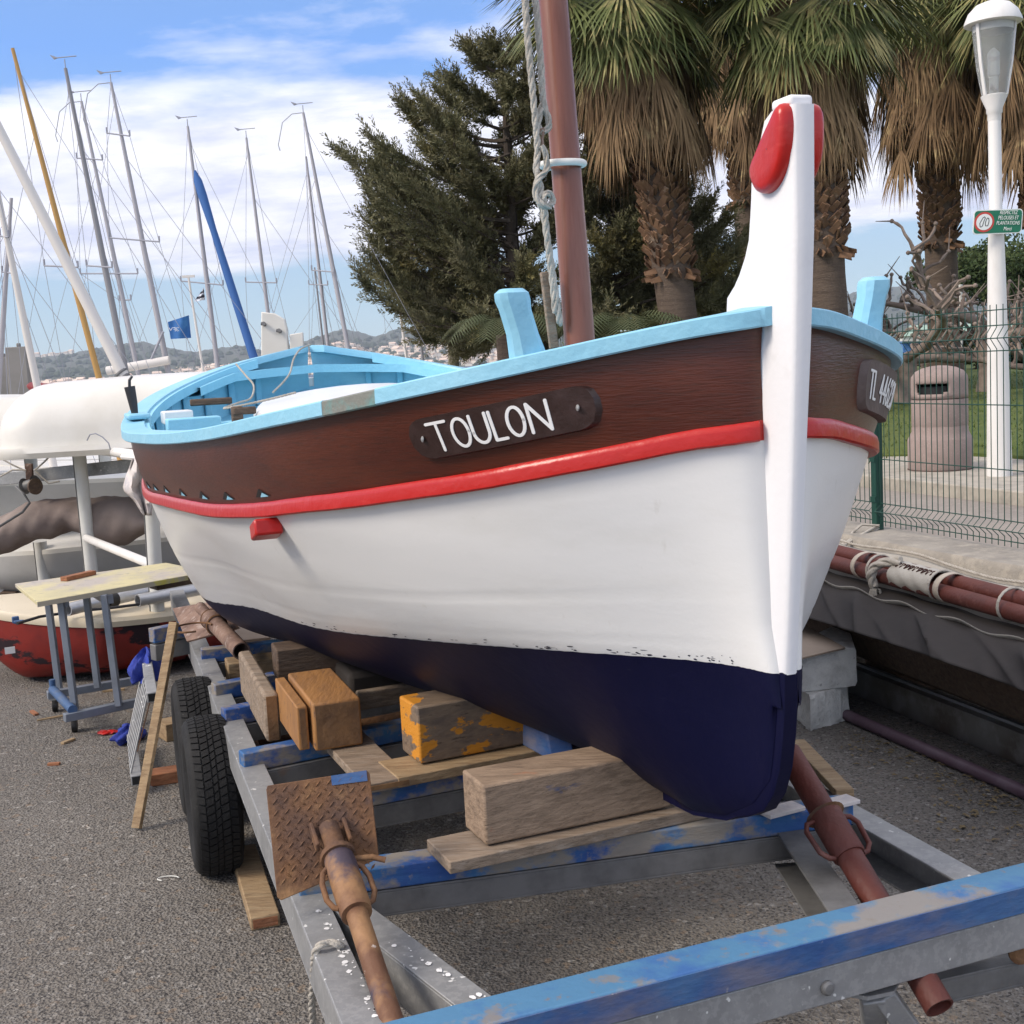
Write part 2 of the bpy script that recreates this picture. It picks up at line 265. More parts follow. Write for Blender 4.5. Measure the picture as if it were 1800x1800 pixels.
M['path']=mat('path',(.30,.265,.235,1),.92,[((.22,.195,.175,1),1.2,.42,.68,O1,8,.7),((.38,.34,.3,1),60,.7,.95,O1,0,.5,'voronoi')],[(90,.4,O1,'v')])
M['kerb']=mat('kerb',(.40,.365,.31,1),.9,[((.25,.23,.20,1),6,.45,.66,O1,9,.8)],[(40,.5,O1,'n')])
M['lawn']=mat('lawn',(.075,.105,.022,1),.95,[((.12,.14,.035,1),1.3,.42,.66,O1,8,.8),((.05,.075,.018,1),5,.5,.7,O1,8,.7)],[(80,.8,O1,'n')])
M['grass']=mat('grass',(.085,.125,.025,1),.8,[((.15,.16,.05,1),.8,.45,.66,O1,5,.7)])
M['fence_green']=mat('fence_green',(.012,.055,.042,1),.45,spec=.4)
M['bin']=mat('bin',(.30,.235,.215,1),.85,[((.21,.16,.145,1),6,.45,.7,O1,9,.6),((.40,.33,.30,1),60,.56,.66,O1,5,.5)],[(140,.4,O1,'n')])
M['bin_dark']=mat('bin_dark',(.10,.062,.055,1),.9)
M['lamp_white']=mat('lamp_white',(.72,.71,.69,1),.42,[((.55,.53,.50,1),4,.5,.7,(2,2,.5),8,.5)],coat=.1)
M['lamp_glass']=mat('lamp_glass',(.85,.87,.86,1),.12,trans=.85,ior=1.12)
M['sign_green']=mat('sign_green',(.012,.155,.085,1),.45)
M['sign_white']=mat('sign_white',(.75,.78,.76,1),.45)
M['sign_red']=mat('sign_red',(.52,.06,.045,1),.45)
M['trunk_fibre']=mat('trunk_fibre',(.115,.085,.065,1),.95,[((.07,.05,.04,1),3,.42,.66,(1,1,9),9,.8),((.19,.15,.12,1),8,.55,.7,(3,3,14),9,.7)],[(10,1.,(1,1,8),'n'),(60,.6,O1,'n')])
M['boot']=mat('boot',(.20,.115,.065,1),.9,[((.085,.045,.028,1),2.4,.45,.62,O1,6,.85),((.42,.33,.25,1),5,.60,.70,O1,6,.8)],[(30,.5,O1,'n')])
M['skirt']=mat('skirt',(.27,.18,.10,1),.9,[((.14,.088,.05,1),1.1,.42,.60,O1,5,.8),((.50,.38,.20,1),3,.56,.70,O1,5,.8)],spec=.2)
M['frond']=mat('frond',(.155,.175,.06,1),.5,[((.075,.105,.038,1),1.1,.42,.62,O1,4,.6),((.46,.38,.17,1),2.3,.50,.64,O1,5,.8)],spec=.35)
M['frond_dry']=mat('frond_dry',(.36,.28,.12,1),.7,[((.22,.21,.08,1),1.3,.45,.6,O1,5,.8),((.50,.40,.22,1),3,.55,.68,O1,5,.7)],spec=.25)
M['fern']=mat('fern',(.06,.075,.03,1),.7,[((.16,.14,.06,1),2,.55,.68,O1,4,.7)])
M['petiole']=mat('petiole',(.20,.14,.06,1),.7)
M['mimosa']=mat('mimosa',(.145,.140,.070,1),.7,[((.16,.145,.085,1),1.6,.45,.65,O1,4,.8),((.21,.17,.045,1),.8,.56,.70,O1,4,.8),((.075,.09,.042,1),2.6,.54,.70,O1,4,.7)],spec=.3)
M['bark']=mat('bark',(.10,.078,.062,1),.95,[((.055,.043,.036,1),6,.42,.66,(1,1,.4),9,.8),((.20,.165,.135,1),9,.56,.7,O1,9,.7)],[(24,.9,(1,1,.4),'n')])
M['bark_pale']=mat('bark_pale',(.30,.27,.22,1),.9,[((.20,.175,.145,1),6,.42,.66,(1,1,.3),9,.8)],[(24,.5,(1,1,.4),'n')])
M['plane_bark']=mat('plane_bark',(.25,.20,.17,1),.95,[((.10,.075,.065,1),5,.42,.66,O1,9,.8),((.26,.21,.18,1),9,.56,.7,O1,9,.7)],[(24,.8,O1,'n')])
M['pine']=mat('pine',(.045,.075,.022,1),.85,[((.085,.10,.028,1),.9,.45,.65,O1,4,.8),((.03,.05,.02,1),2,.5,.7,O1,4,.7)])
M['hedge']=mat('hedge',(.03,.045,.018,1),.85,[((.05,.065,.025,1),2,.45,.65,O1,4,.8)])
M['mast_alu']=mat('mast_alu',(.40,.39,.42,1),.5,metal=.1)
M['mast_white']=mat('mast_white',(.66,.63,.60,1),.5)
M['mast_grey']=mat('mast_grey',(.25,.25,.27,1),.5)
M['mast_gold']=mat('mast_gold',(.46,.27,.09,1),.5)
M['mast_blue']=mat('mast_blue',(.045,.13,.36,1),.8,bump=[(14,.5,(1,1,.3),'n')])
M['wire']=mat('wire',(.30,.31,.36,1),.5)
M['flag_blue']=mat('flag_blue',(.035,.14,.38,1),.8,[((.06,.22,.48,1),5,.5,.62,O1,5,.7)])
M['flag_white']=mat('flag_white',(.66,.70,.78,1),.8)
M['flag_black']=mat('flag_black',(.04,.04,.06,1),.8)
M['stone_grey']=mat('stone_grey',(.235,.225,.215,1),.85,[((.17,.165,.155,1),3,.45,.7,O1,8,.6)],[(14,.3,O1,'n')])
M['sea']=mat('sea',(.030,.058,.125,1),.35,[((.045,.085,.16,1),.02,.4,.65,(1,4,1),8,.8)],[(.7,.8,(1,2.5,1),'n'),(3,.5,(1,2,1),'n')],spec=.4)
M['hill']=mat('hill',(.065,.075,.045,1),.95,[((.10,.095,.065,1),.006,.48,.62,O1,9,.7),((.032,.042,.022,1),.03,.45,.65,O1,8,.8)],[(.03,1.,O1,'n')])
M['house']=mat('house',(.88,.78,.66,1),.8,[((.88,.80,.70,1),.02,.4,.6,O1,2,.8)])
M['house_roof']=mat('house_roof',(.85,.68,.56,1),.85,[((.5,.33,.22,1),.02,.4,.6,O1,2,.8)])
M['pool_blue']=mat('pool_blue',(.045,.16,.44,1),.5,[((.22,.34,.5,1),3,.5,.6,(1,1,9),5,.5)])
M['leaf_dry']=mat('leaf_dry',(.20,.15,.08,1),.8)

# ------------------------------------------------------------------ ground, sea, far shore
# fence line: unit vector along it (towards the camera) and its normal (away from the yard)
FD=np.array([.343,-.939]); FN=np.array([.939,.343]); FP=np.array([2.36,8.02])
def fl(u,v,z=0.):   # u metres along the fence from its post (towards the camera), v metres behind it
    p=FP+FD*u+FN*v; return np.array([p[0],p[1],z])
mb=MB(); mb.add([(-60,-14,0),(30,-14,0),(30,9,0),(4.2,17,0),(-60,17,0)],[(0,1,2,3,4)])
mb.add([(-60,17,-3),(-60,17,0),(4.2,17,0),(4.2,17,-3)],[(0,1,2,3)])
struct(build('asphalt_ground',mb,M['asphalt'],fix=False))
mb=MB(); mb.add([(-9000,-40,-1.3),(9000,-40,-1.3),(9000,6500,-1.3),(-9000,6500,-1.3)],[(0,1,2,3)])
struct(build('sea',mb,M['sea'],fix=False))
# raised path behind the low wall
mb=MB(); a=[fl(14,-.22),fl(14,40),fl(-26,40),fl(-26,-.22)]
mb.hexa([p+[0,0,-3] for p in a],[p+[0,0,.385] for p in a]); struct(build('footpath',mb,M['path']))
mb=MB()   # low wall: front face and worn top
n=60; P=[]
for i in range(n+1):
    u=-26+40*i/n; w=.012*math.sin(i*1.7)+.008*math.sin(i*4.1)
    P.append([fl(u,-.285,-.05)+[0,0,0],fl(u,-.285+w*.4,.365+w),fl(u,-.265+w*.4,.398+w*.5),fl(u,.10,.402+w*.2),fl(u,.12,.37)])
mb.grid(P); solo('low_wall',mb,M['concrete'],'low weathered concrete wall with a pale worn top under the green mesh fence','wall',smooth=50,fix=False)
# kerb and paving slab
mb=MB(); a=[fl(9,1.50),fl(9,1.66),fl(-24,1.66),fl(-24,1.50)]; mb.hexa([p+[0,0,.3] for p in a],[p+[0,0,.49] for p in a])
struct(build('kerb',mb,M['kerb'],bevel=.012))
mb=MB(); a=[fl(9,1.66),fl(9,3.25),fl(-3.2,3.25),fl(-4.4,1.9),fl(-24,1.9),fl(-24,1.66)]
mb.add([p+[0,0,.484] for p in a],[tuple(range(6))]); struct(build('paving',mb,M['kerb'],fix=False))
# lawn rising away from the path
P=[];nu,nv=50,30
def lawnz(v,u): 
    return .44+.62*(1-math.exp(-max(v-1.8,0)/9.)) +.02*math.sin(u*.9)*math.sin(v*.7)
for i in range(nu+1):
    u=8.5-34*i/nu; v0=3.25 if u>-3 else (1.9+1.35*max(0,(u+4.4)/1.4) if u>-4.4 else 1.9)
    P.append([fl(u,v0+.004,.40)]+[fl(u,v0+(27-v0)*(j/nv)**1.4,lawnz(v0+(27-v0)*(j/nv)**1.4,u)+.045-(.05 if j==0 else 0)) for j in range(nv+1)])
mb=MB(); mb.grid(P); struct(build('lawn',mb,M['lawn'],smooth=60,fix=False))
mb=MB()   # blades of grass near the path
for k in range(26000):
    u=8-20*rng.random(); v0=3.3 if u>-3 else 2.; v=v0+10*rng.random()**1.7; p=fl(u,v,lawnz(v,u)+.04); a=rng.random()*PI; h=.02+.03*rng.random(); w=.006+.0006*v
    d=np.array([math.cos(a)*w,math.sin(a)*w,0]); t=np.array([rng.normal()*.02,rng.normal()*.02,h]); mb.add([p-d,p+d,p+t],[(0,1,2)])
stuff(build('grass',mb,M['grass'],fix=False),'short green grass on the lawn behind the path','grass')
# hills across the bay with their towns
prof=[(-300,650),(-50,640),(0,632),(60,627),(130,620),(200,607),(250,600),(300,612),(340,619),(380,612),(430,607),(465,619),(500,615),(530,601),(565,590),(600,578),(630,583),(660,592),(700,577),(780,571),(850,574),(950,580),(1100,588),(1300,565),(1430,533),(1500,514),(1600,500),(1700,506),(1850,523),(2200,560)]
def ytop(px):
    xs=[p[0] for p in prof]; return float(np.interp(px,xs,[p[1] for p in prof]))
def hill(px,f):
    d=2500+1900*f; c=Y(px,ytop(px),4400.); s=Y(px,700,2500.); hz=c[2]+2
    x=(c[0]*f+s[0]*(1-f))
    nz=(math.sin(px*.05+f*7)+math.sin(px*.021-f*11+1)+.6*math.sin(px*.11+f*17))*5*f*(1-f)*2 + (math.sin(px*.6)*1.2+math.sin(px*1.37)*.8+math.sin(px*.23)*1.2)*f
    return np.array([x,d,-2+hz*(f**1.15)+nz])
P=[[hill(px,j/16) for j in range(17)]+[hill(px,1)+[0,600,-220]] for px in np.arange(-300,2201,6)]
mb=MB(); mb.grid(P); struct(build('hills',mb,M['hill'],smooth=60,fix=False))
def house_mb(p,s,yaw,h):
    w=MB(); w.rbox(p+[0,0,h/2],(s,s*.7,h),yaw); return w
r2=random.Random(3)
def town(n):
    out=[]
    while len(out)<n:
        t=r2.random()
        if t<.30: px=r2.uniform(-20,380); f=abs(r2.gauss(0,.045))+.012
        elif t<.60: px=r2.uniform(300,620); f=r2.random()**1.6*.33+.02
        else: px=r2.uniform(520,900); f=r2.random()**1.2*.55+.02
        if t>.985: px=r2.uniform(60,130); f=.97
        out.append((px,f))
    return out
proto=thing('hillside_house','tiny pale house with a tiled roof in the town across the bay','house',(0,0,0),'houses across the bay')
del OFF['hillside_house']; OFF['hillside_house']=np.zeros(3)
h0=MB(); h0.box((0,0,3),(12,9,9)); wl=build('wall',h0,M['house'],proto)
h1=MB(); h1.prism([(-6.6,-5.4,7.4),(-6.6,5.4,7.4),(-6.6,0,10.6)],(1,0,0),13.2); rf=build('roof',h1,M['house_roof'],proto)
pts=town(2000)
for k,(px,f) in enumerate(pts[:280]):
    p=hill(px,f); s=r2.uniform(.7,1.5)
    if k==0: o=proto; cs=[]
    else:
        o=proto.copy(); COL.objects.link(o)
        for ch in (wl,rf):
            c=ch.copy(); COL.objects.link(c); c.parent=o
    o.location=p; o.scale=(s,s,s); o.rotation_euler=(0,0,r2.uniform(-.8,.8))
w=MB(); rr=MB()
for px,f in pts[280:]:
    p=hill(px,f); s=r2.uniform(7,17); yaw=r2.uniform(-.8,.8); h=r2.uniform(5,8); w.rbox(p+[0,0,h/2-2],(s,s*.7,h+4),yaw)
    rr.rbox(p+[0,0,h+.6],(s*1.06,s*.78,1.4),yaw)
t=stuff(build('distant_town',w,M['house'],fix=False),'mass of small pale houses on the far shore','town'); b_=build('town_roofs',rr,M['house_roof'],t,fix=False)
# patches of trees between the houses
mb=MB()
for k in range(1500):
    px=r2.uniform(-40,1850); f=r2.random()**1.1*.9+.03; p=hill(px,f); s=r2.uniform(5,15)
    mb.lathe([(s*.8,-3),(s,s*.3),(s*.55,s*.8),(0.1,s)],p,n=5,cap=False)
stuff(build('distant_woods',mb,M['hedge'],fix=False),'scrub and trees covering the hills across the bay','trees')

# haze: the air between here and the hills
hz=MB(); hz.box((0,2750,215),(18500,5900,440.))
hz=build('haze',hz,M['black']); stuff(hz,'thin pale haze over the bay','haze')
HM=bpy.data.materials.new('haze_air'); HM.use_nodes=True; t=HM.node_tree; t.nodes.clear()
pv=t.nodes.new('ShaderNodeVolumePrincipled'); ho=t.nodes.new('ShaderNodeOutputMaterial'); t.links.new(pv.outputs[0],ho.inputs['Volume'])
pv.inputs['Color'].default_value=(.76,.85,1,1); pv.inputs['Density'].default_value=.00012; pv.inputs['Anisotropy'].default_value=.2
hz.data.materials[0]=HM

# ------------------------------------------------------------------ boats parked by the quay: masts over the hulls
def wire(mb,a,b,r=.005): mb.tube([a,b],r*.72,n=4,cap=False)
def hull_loft(c,L,B,D,yaw,sheer=.08,n=18,k=9,bow=1.,flip=False,full=.55):
    ca,sa=math.cos(yaw),math.sin(yaw); P=[]
    for i in range(n+1):
        s=i/n; b=B/2*(min(1,(s*2.2+.02))**full if s<.45 else 1-.28*((s-.45)/.55)**2); z0=D+sheer*(1-s)**2*2; row=[]
        kz=D*.62*max(0,1-s*3.2)**2
        for j in range(-k,k+1):
            a=abs(j)/k; y=b*math.sin(a*PI/2)**.8*(1 if j>0 else -1); z=kz+(z0-kz)*(1-math.cos(a*PI/2)**1.35) if j else kz
            x=-L/2+s*L; z_=z0-z if flip else z
            row.append((c[0]+x*ca-y*sa,c[1]+x*sa+y*ca,c[2]+z_))
        P.append(row)
    return P
def boat_under(name,label,c,L,yaw,col,grp):
    t=thing(name,label,'sailing boat',(c[0],c[1],0),grp)
    P=hull_loft(c,L,L*.36,L*.1,yaw); mb=MB(); mb.grid(P); mb.add([p for p in P[-1]],[tuple(range(len(P[-1])))]); build('hull',mb,M[col],t,smooth=60)
    mb=MB(); D=[[P[i][0],P[i][-1]] for i in range(len(P))]; mb.grid(D); build('deck',mb,M['gel_white'],t,fix=False)
    mb=MB(); ca,sa=math.cos(yaw),math.sin(yaw)
    for s in (-.28,.28):
        for q in (-.12,.12): mb.tube([(c[0]+s*L*ca-q*L*sa,c[1]+s*L*sa+q*L*ca,c[2]+.12),(c[0]+s*L*ca-q*L*sa*.9,c[1]+s*L*sa+q*L*ca*.9,0)],.04,8)
    build('cradle',mb,M['galv'],t); return t
GM='sailing boats parked on the quay'
mastdefs=[ # top px, low px, depth, radius low, radius top, material, label, spreaders, yaw
 ((22,85),(178,680),14.,.036,.020,'mast_gold','sailing boat under the tall varnished wooden mast',[((78,467),(137,470))]),
 ((115,120),(228,690),15.,.040,.020,'mast_grey','sailing boat under the dark grey mast left of the blue flag',[((152,467),(197,470))]),
 ((143,178),(250,690),17.,.034,.018,'mast_alu','sailing boat whose mast crosses just behind the dark grey one',[((135,278),(180,281)),((141,481),(242,481)),((210,528),(230,527))]),
 ((195,145),(303,690),16.,.038,.018,'mast_alu','sailing boat whose mast carries the blue flag',[((188,234),(228,239)),((192,418),(280,425))]),
 ((330,222),(388,690),18.,.036,.018,'mast_alu','sailing boat with a blue furled sail on its stay',[((318,494),(392,501))]),
 ((433,242),(482,640),19.,.030,.016,'mast_alu','sailing boat whose mast rises behind the white rudder blade',[((432,496),(486,497))]),
 ((533,198),(617,640),18.,.034,.018,'mast_alu','sailing boat with the tall mast nearest the dark tree',[((548,475),(587,478))]),
 ((538,275),(580,640),21.,.030,.016,'mast_alu','sailing boat with the shorter twin mast left of the tall one',[((543,500),(576,501))]),
 ((553,470),(572,640),24.,.022,.014,'mast_grey','sailing boat with the short thin dark mast in the twin masts',[]),
 ((20,348),(-4,700),15.,.036,.020,'mast_alu','sailing boat whose mast leans right at the left edge',[((4,478),(20,480))]),
 ((-12,300),(64,672),13.,.042,.026,'mast_white','sailing boat whose pale mast leans left beside the concrete pile',[((0,415),(15,417))]),
 ((676,350),(716,640),25.,.030,.018,'mast_white','sailing boat whose mast stands behind the lower left of the dark tree',[((670,480),(722,478))]),
 ((722,440),(744,640),25.,.030,.024,'mast_grey','sailing boat with the dark brown mast under the tree',[]),
]
for k,(tp,lp,d,r0_,r1_,mt,lab,spr) in enumerate(mastdefs):
    a=Y(*tp,d); b=Y(*lp,d); u=unit(b-a); zz=.75; foot=b+u*((zz-b[2])/u[2]); yaw=.25 if k%2 else -.2
    t=boat_under('sailing_boat',lab,(foot[0],foot[1],.25),4.6,yaw,'gel_grey' if k%3 else 'gel_white',GM)
    mb=MB(); mb.tube([a,(a+foot)/2,foot],[r1_,r0_*.95,r0_],8); build('mast',mb,M[mt],t,smooth=50)
    mb=MB(); tips=[]
    for s0,s1 in spr:
        p=Y(*s0,d+.1);q=Y(*s1,d-.1); mb.tube([p,q],.010,5); mb.tube([p,p+[0,0,.07]],.012,5); mb.tube([q,q+[0,0,.07]],.012,5); tips.append((p,q))
    if spr: build('spreader',mb,M['wire'],t)
    mb=MB()
    for s in (-1,1):
        cur=a
        for p,q in tips:
            e=p if s<0 else q; wire(mb,cur,e,.0045); cur=e
        wire(mb,cur,foot+[s*.45,0,0],.0045)
    wire(mb,a+(foot-a)*.2,foot+[1.9 if k%2 else -1.9,.3,0],.0045); wire(mb,a+(foot-a)*.05,foot+[-1.7 if k%2 else 1.5,.2,0],.004); wire(mb,a+(foot-a)*.4,foot+[.2,.2,0],.004)
    build('stay',mb,M['wire'],t)
    if k in (1,2,3,4,5,6):   # wind vane
        mb=MB(); v=a+[0,0,.10]; mb.tube([a,v],.006,4); mb.tube([v-[.12,0,-.02],v+[.14,0,.03]],.006,4); mb.add([v+[-.12,0,.0],v+[-.17,.0,.06],v+[-.06,0,.02]],[(0,1,2)])
        if k in (2,3,6): mb.tube([a,a+[-.16,0,-.01],a+[-.30,0,-.12],a+[-.38,0,-.42],a+[-.36,0,-.5]],.006,4)
        build('wind_vane',mb,M['wire'],t)
    if k==4:   # blue furled sail on the forestay
        p=Y(344,306,d); q=Y(447,632,d-.3); w_=unit(q-p); q2=q+w_*1.0; mb=MB(); mb.tube([p-w_*.05,p+w_*.1,p+(q-p)*.12,p+(q-p)*.3,(p+q)/2,q2],[.02,.06,.064,.046,.055,.066],10)
        build('furled_sail',mb,M['mast_blue'],t,smooth=60)
    if k==3:
        p=Y(300,590,d-.1); q=Y(180,640,d-.1)
        mb=MB(); mb.tube([Y(298,633,d-.1),Y(188,652,d-.1)],.055,8); build('boom',mb,M['mast_white'],t,smooth=50)
        mb=MB(); mb.tube([Y(287,583,d-.1),Y(264,636,d-.1)],.016,6); build('boom_strut',mb,M['wire'],t)
# pale spar leaning across, lashed at its foot
a=Y(-30,170,10.5); b=Y(232,690,10.5); u=unit(b-a); f=b+u*((.05-b[2])/u[2])
t=thing('leaning_spar','thick cream spar leaning left over the upturned white hull','spar',tuple(f))
mb=MB(); mb.tube([a,a+(b-a)*.4,b,f],[.036,.044,.050,.052],12); build('pole',mb,M['mast_white'],t,smooth=50)
mb=MB()
for k in range(5):
    p=Y(213+k*5,655+k*9,10.5); mb.lathe([(.056,-.012),(.060,0),(.056,.012)],p,ax=u+np.array([0,0,.4]),n=12)
build('lashing',mb,M['galv_dark'],t)
# thin flag pole with its striped pennant, and the blue flag
a=Y(331,486,16.5); b=Y(357,650,16.5); u=unit(b-a); f=b+u*((0-b[2])/u[2])
t=thing('flag_pole','thin pale pole between the blue flag and the furled blue sail','pole',tuple(f)); mb=MB(); mb.tube([a,f],[.014,.024],6); mb.box(a,(.16,.03,.03)); build('pole',mb,M['mast_white'],t)
def flagmesh(c00,c10,c11,c01,d,n=16,mm=10,wv=.06):
    P=[]
    for i in range(n+1):
        row=[]
        for j in range(mm+1):
            s,t_=i/n,j/mm; px=(c00[0]*(1-s)+c10[0]*s)*(1-t_)+(c01[0]*(1-s)+c11[0]*s)*t_; py=(c00[1]*(1-s)+c10[1]*s)*(1-t_)+(c01[1]*(1-s)+c11[1]*s)*t_
            row.append(Y(px,py,d+wv*math.sin(s*7+t_*2)*s*1.2))
        P.append(row)
    return P
t=thing('flag','blue flag with pale lettering flying from the mast over the hull','flag',tuple(Y(294,600,15.8)))
P=flagmesh((295,566),(332,554),(336,594),(300,596),15.8); mb=MB(); mb.grid(P); build('cloth',mb,M['flag_blue'],t,smooth=60,fix=False)
# the mirrored letters seen through the cloth
mb=MB()
def strokes(mb,S,fn,w,th=.002):
    for st in S:
        for (a,b) in zip(st[:-1],st[1:]):
            a_=np.array(a,float);b_=np.array(b,float); d=b_-a_; L=np.linalg.norm(d); 
            if L<1e-9: continue
            d/=L; nn=np.array([-d[1],d[0]])*w/2; q=[a_-nn,b_-nn,b_+nn,a_+nn]
            mb.hexa([fn(x,y,0) for x,y in q],[fn(x,y,th) for x,y in q])
        for p in st:
            k=10; c=[fn(p[0]+w/2*math.cos(2*PI*i/k),p[1]+w/2*math.sin(2*PI*i/k),0) for i in range(k)]; e=[fn(p[0]+w/2*math.cos(2*PI*i/k),p[1]+w/2*math.sin(2*PI*i/k),th*1.05) for i in range(k)]
            mb.add(c+e,[tuple(range(k,2*k))]+[(i,(i+1)%k,k+(i+1)%k,k+i) for i in range(k)])
def arc(cx,cy,rx,ry,a0,a1,n=18): return [(cx+rx*math.cos(R(a0+(a1-a0)*i/n)),cy+ry*math.sin(R(a0+(a1-a0)*i/n))) for i in range(n+1)]
FS=[[(297,576),(300,581),(303,576)],[(304.5,576),(308,575.5),(308,582)],[(305.5,578.6),(308,578.6)],arc(312.2,578.5,2.4,3.2,40,320),[(312,578.8),(310,578.6),(310,581)]]
strokes(mb,FS,lambda x,y,h:Y(x,y,15.8-.075-h*4),1.1); build('lettering',mb,M['flag_white'],t,fix=False)
t=thing('pennant','small black and white striped pennant hanging by the mast','flag',tuple(Y(352,515,17.2)))
for k in range(5):
    y0=506+k*4.4; x0=358-max(0,k)*3.2
    mb=MB(); mb.grid(flagmesh((x0-2,y0+2.5),(358+k*.5,y0-1),(358.5+k*.5,y0+3.4),(x0-4,y0+6.9),17.2,6,2)); build('stripe',mb,M['flag_white' if k%2==0 else 'flag_black'],t,fix=False)
# concrete piles at the water's edge
def pile(c,w,h,lab):
    mb=MB(); mb.box((c[0],c[1],h/2-1.5),(w,w,h+3)); mb.tube([(c[0],c[1],h),(c[0],c[1],h+.05)],.03,8); solo('concrete_pile',mb,M['stone_grey'],lab,'pile','concrete piles at the quay',bevel=.02)
p=Y(33,610,16.6); pile(p,.27,p[2],'square grey concrete pile standing at the water behind the white hull')
p=Y(5,615,17.6); pile(p,.34,p[2]-.1,'lower grey concrete pile at the left edge of the picture')
# red-hulled rowing shell seen behind the hull
a=Y(48,678,14.4); b=Y(130,690,13.4); mb=MB(); mb.tube([a,a+(b-a)*.1,(a+b)/2,b],[.01,.05,.06,.05],10); 
solo('red_canoe',mb,M['hull_red'],'slim red canoe hull lying behind the upturned white boat','canoe',smooth=60)
# white rail at the quay edge
t=thing('quay_railing','white painted railing along the quay against the dark sea','railing',(-6,15.5,0))
mb=MB()
for z in (.62,.95): mb.beam((-14,15.8,z),(2,15.4,z),.05,.09)
build('rail',mb,M['post_white'],t)
for k in range(9):
    mb=MB(); x=-13+k*1.75; mb.box((x,15.8-(x+14)*.025,.5),(.16,.10,1.04)); build('post',mb,M['post_white'],t)

# ------------------------------------------------------------------ the fishing boat
BTH=.3490; BX,BY,BL=.520,2.252,4.377
bds=np.array([-math.sin(BTH),math.cos(BTH),0]); bn=np.array([math.cos(BTH),math.sin(BTH),0]); B0=np.array([BX,BY,0.])
SS=np.array([0,.107,.418,.902,1.512,2.189,2.865,3.475,3.959,4.27,4.377])
def crm(y,t):
    y=np.asarray(y); n=len(y); x=min(max(t,0),1)*(n-1); i=min(int(x),n-2); f=x-i; yp=np.concatenate([[2*y[0]-y[1]],y,[2*y[-1]-y[-2]]]); a,b,c,d=yp[i:i+4]
    return float(b+.5*f*(c-a+f*(2*a-5*b+4*c-d+f*(3*(b-c)+d-a))))
QB=[.03,.207,.554,.768,.895,.982,1.015,.937,.754,.437,.03]
QZ=[1.675,1.652,1.583,1.522,1.468,1.44,1.437,1.497,1.572,1.661,1.739]
QK=[.944,.88,.864,.918,.936,.934,.939,.951,.958,.961,.961]
QD=[.21,.204,.201,.207,.215,.215,.23,.249,.265,.279,.29]
QK2=[.5,.315,.505,.615,.668,.69,.757,.772,.746,.726,.714]
QD2=[.682,.655,.588,.570,.584,.603,.663,.71,.738,.76,.778]
def s2t(s): return math.acos(max(-1,min(1,1-2*s/BL)))/PI
def bS(t): return (.5-.5*math.cos(PI*t))*BL
def W3(s,n,z): return B0+bds*s+bn*n+np.array([0,0,z])
def keelz(s):
    xs=[0,.02,.045,.082,.158,.272,.416,.67,.968,1.6,3.9,4.2,4.33,4.377]; zs=[1.0,.93,.86,.765,.695,.633,.597,.578,.561,.545,.56,.66,.85,1.1]
    return float(np.interp(s,xs,zs))
def section(t):
    """key points of one frame: sheer, wale foot, waterline, keel, as (half-breadth, height)"""
    s=bS(t); b=crm(QB,t); z=crm(QZ,t); e=min(1,b/.12)
    p0=(max(.012,b-.026*e),z-.012); p1=(max(.012,b*crm(QK,t)-.012*e),z-crm(QD,t)); p2=(max(.014,b*crm(QK2,t)),z-crm(QD2,t)); kz=keelz(s)+.035-.023*max(0,min(1,(.9-s)/.5))
    if kz>p2[1]-.06: kz=p2[1]-.06
    return s,p0,p1,p2,(.0185,kz)
def hull_pt(t,v):
    """v 0..1 wale, 1..2 topsides, 2..3 bottom"""
    s,p0,p1,p2,p3=section(t)
    P=[np.array(p) for p in (p0,p1,p2,p3)]
    T=[None]*4
    T[0]=(P[1]-P[0]); T[1]=(P[2]-P[0])*.5; d23=P[3]-P[2]
    T[1]=np.array([T[1][0]*.55,T[1][1]]); fl_=min(1,max(0,(P[2][0]-.1)/.3))
    T[2]=np.array([(P[2]-P[1])[0]*1.0+d23[0]*.35*fl_,(P[2]-P[1])[1]*(.75)])*.9; kq=max(0,min(1,(s-.7)/1.3)); T[2]=T[2]*np.array([1,1+1.25*kq]); T[3]=np.array([d23[0]*(1+.4*kq),d23[1]*(.55-.4*kq)])
    i=min(int(v),2); f=v-i
    if i==0: q=P[0]*(1-f)+P[1]*f; q=q+np.array([math.sin(f*PI)*.008,0])
    else:
        a,b,ta,tb=P[i],P[i+1],T[i],T[i+1]
        if i==1: ta=ta*.6; tb=tb*.8
        q=(2*f**3-3*f**2+1)*a+(f**3-2*f**2+f)*ta+(-2*f**3+3*f**2)*b+(f**3-f**2)*tb
    zz=float(q[1]); s0=float(np.interp(zz,[.62,.70,.80,.93,1.0,1.08],[0.,.006,.024,.046,.052,.062]))
    return s+s0*math.exp(-s/.13),max(.0182,q[0]),q[1]
def skin(v0,v1,nv,off=0.,nt_=90,t0=.0,t1=1.,side=0):
    """longitudinal strip of the hull between levels v0 and v1; both sides unless side given"""
    out=[]
    for sg in ((-1,1) if side==0 else (side,)):
        P=[]
        for i in range(nt_+1):
            t=t0+(t1-t0)*i/nt_; row=[]
            for j in range(nv+1):
                s,b,z=hull_pt(t,v0+(v1-v0)*j/nv); row.append(W3(s,sg*(b+off),z))
            P.append(row)
        out.append(P)
    return out
boat=thing('fishing_boat','white, brown and navy wooden boat with sky-blue rails and the word TOULON on its bow','boat',tuple(W3(2.2,0,0)))
mb=MB(); [mb.grid(P) for P in skin(0,1,6)]; wale=build('wale',mb,M['varnish'],boat,smooth=70)
def plankz(i,j): return 0
mb=MB()   # topsides: white planking with the faint seams of its strakes
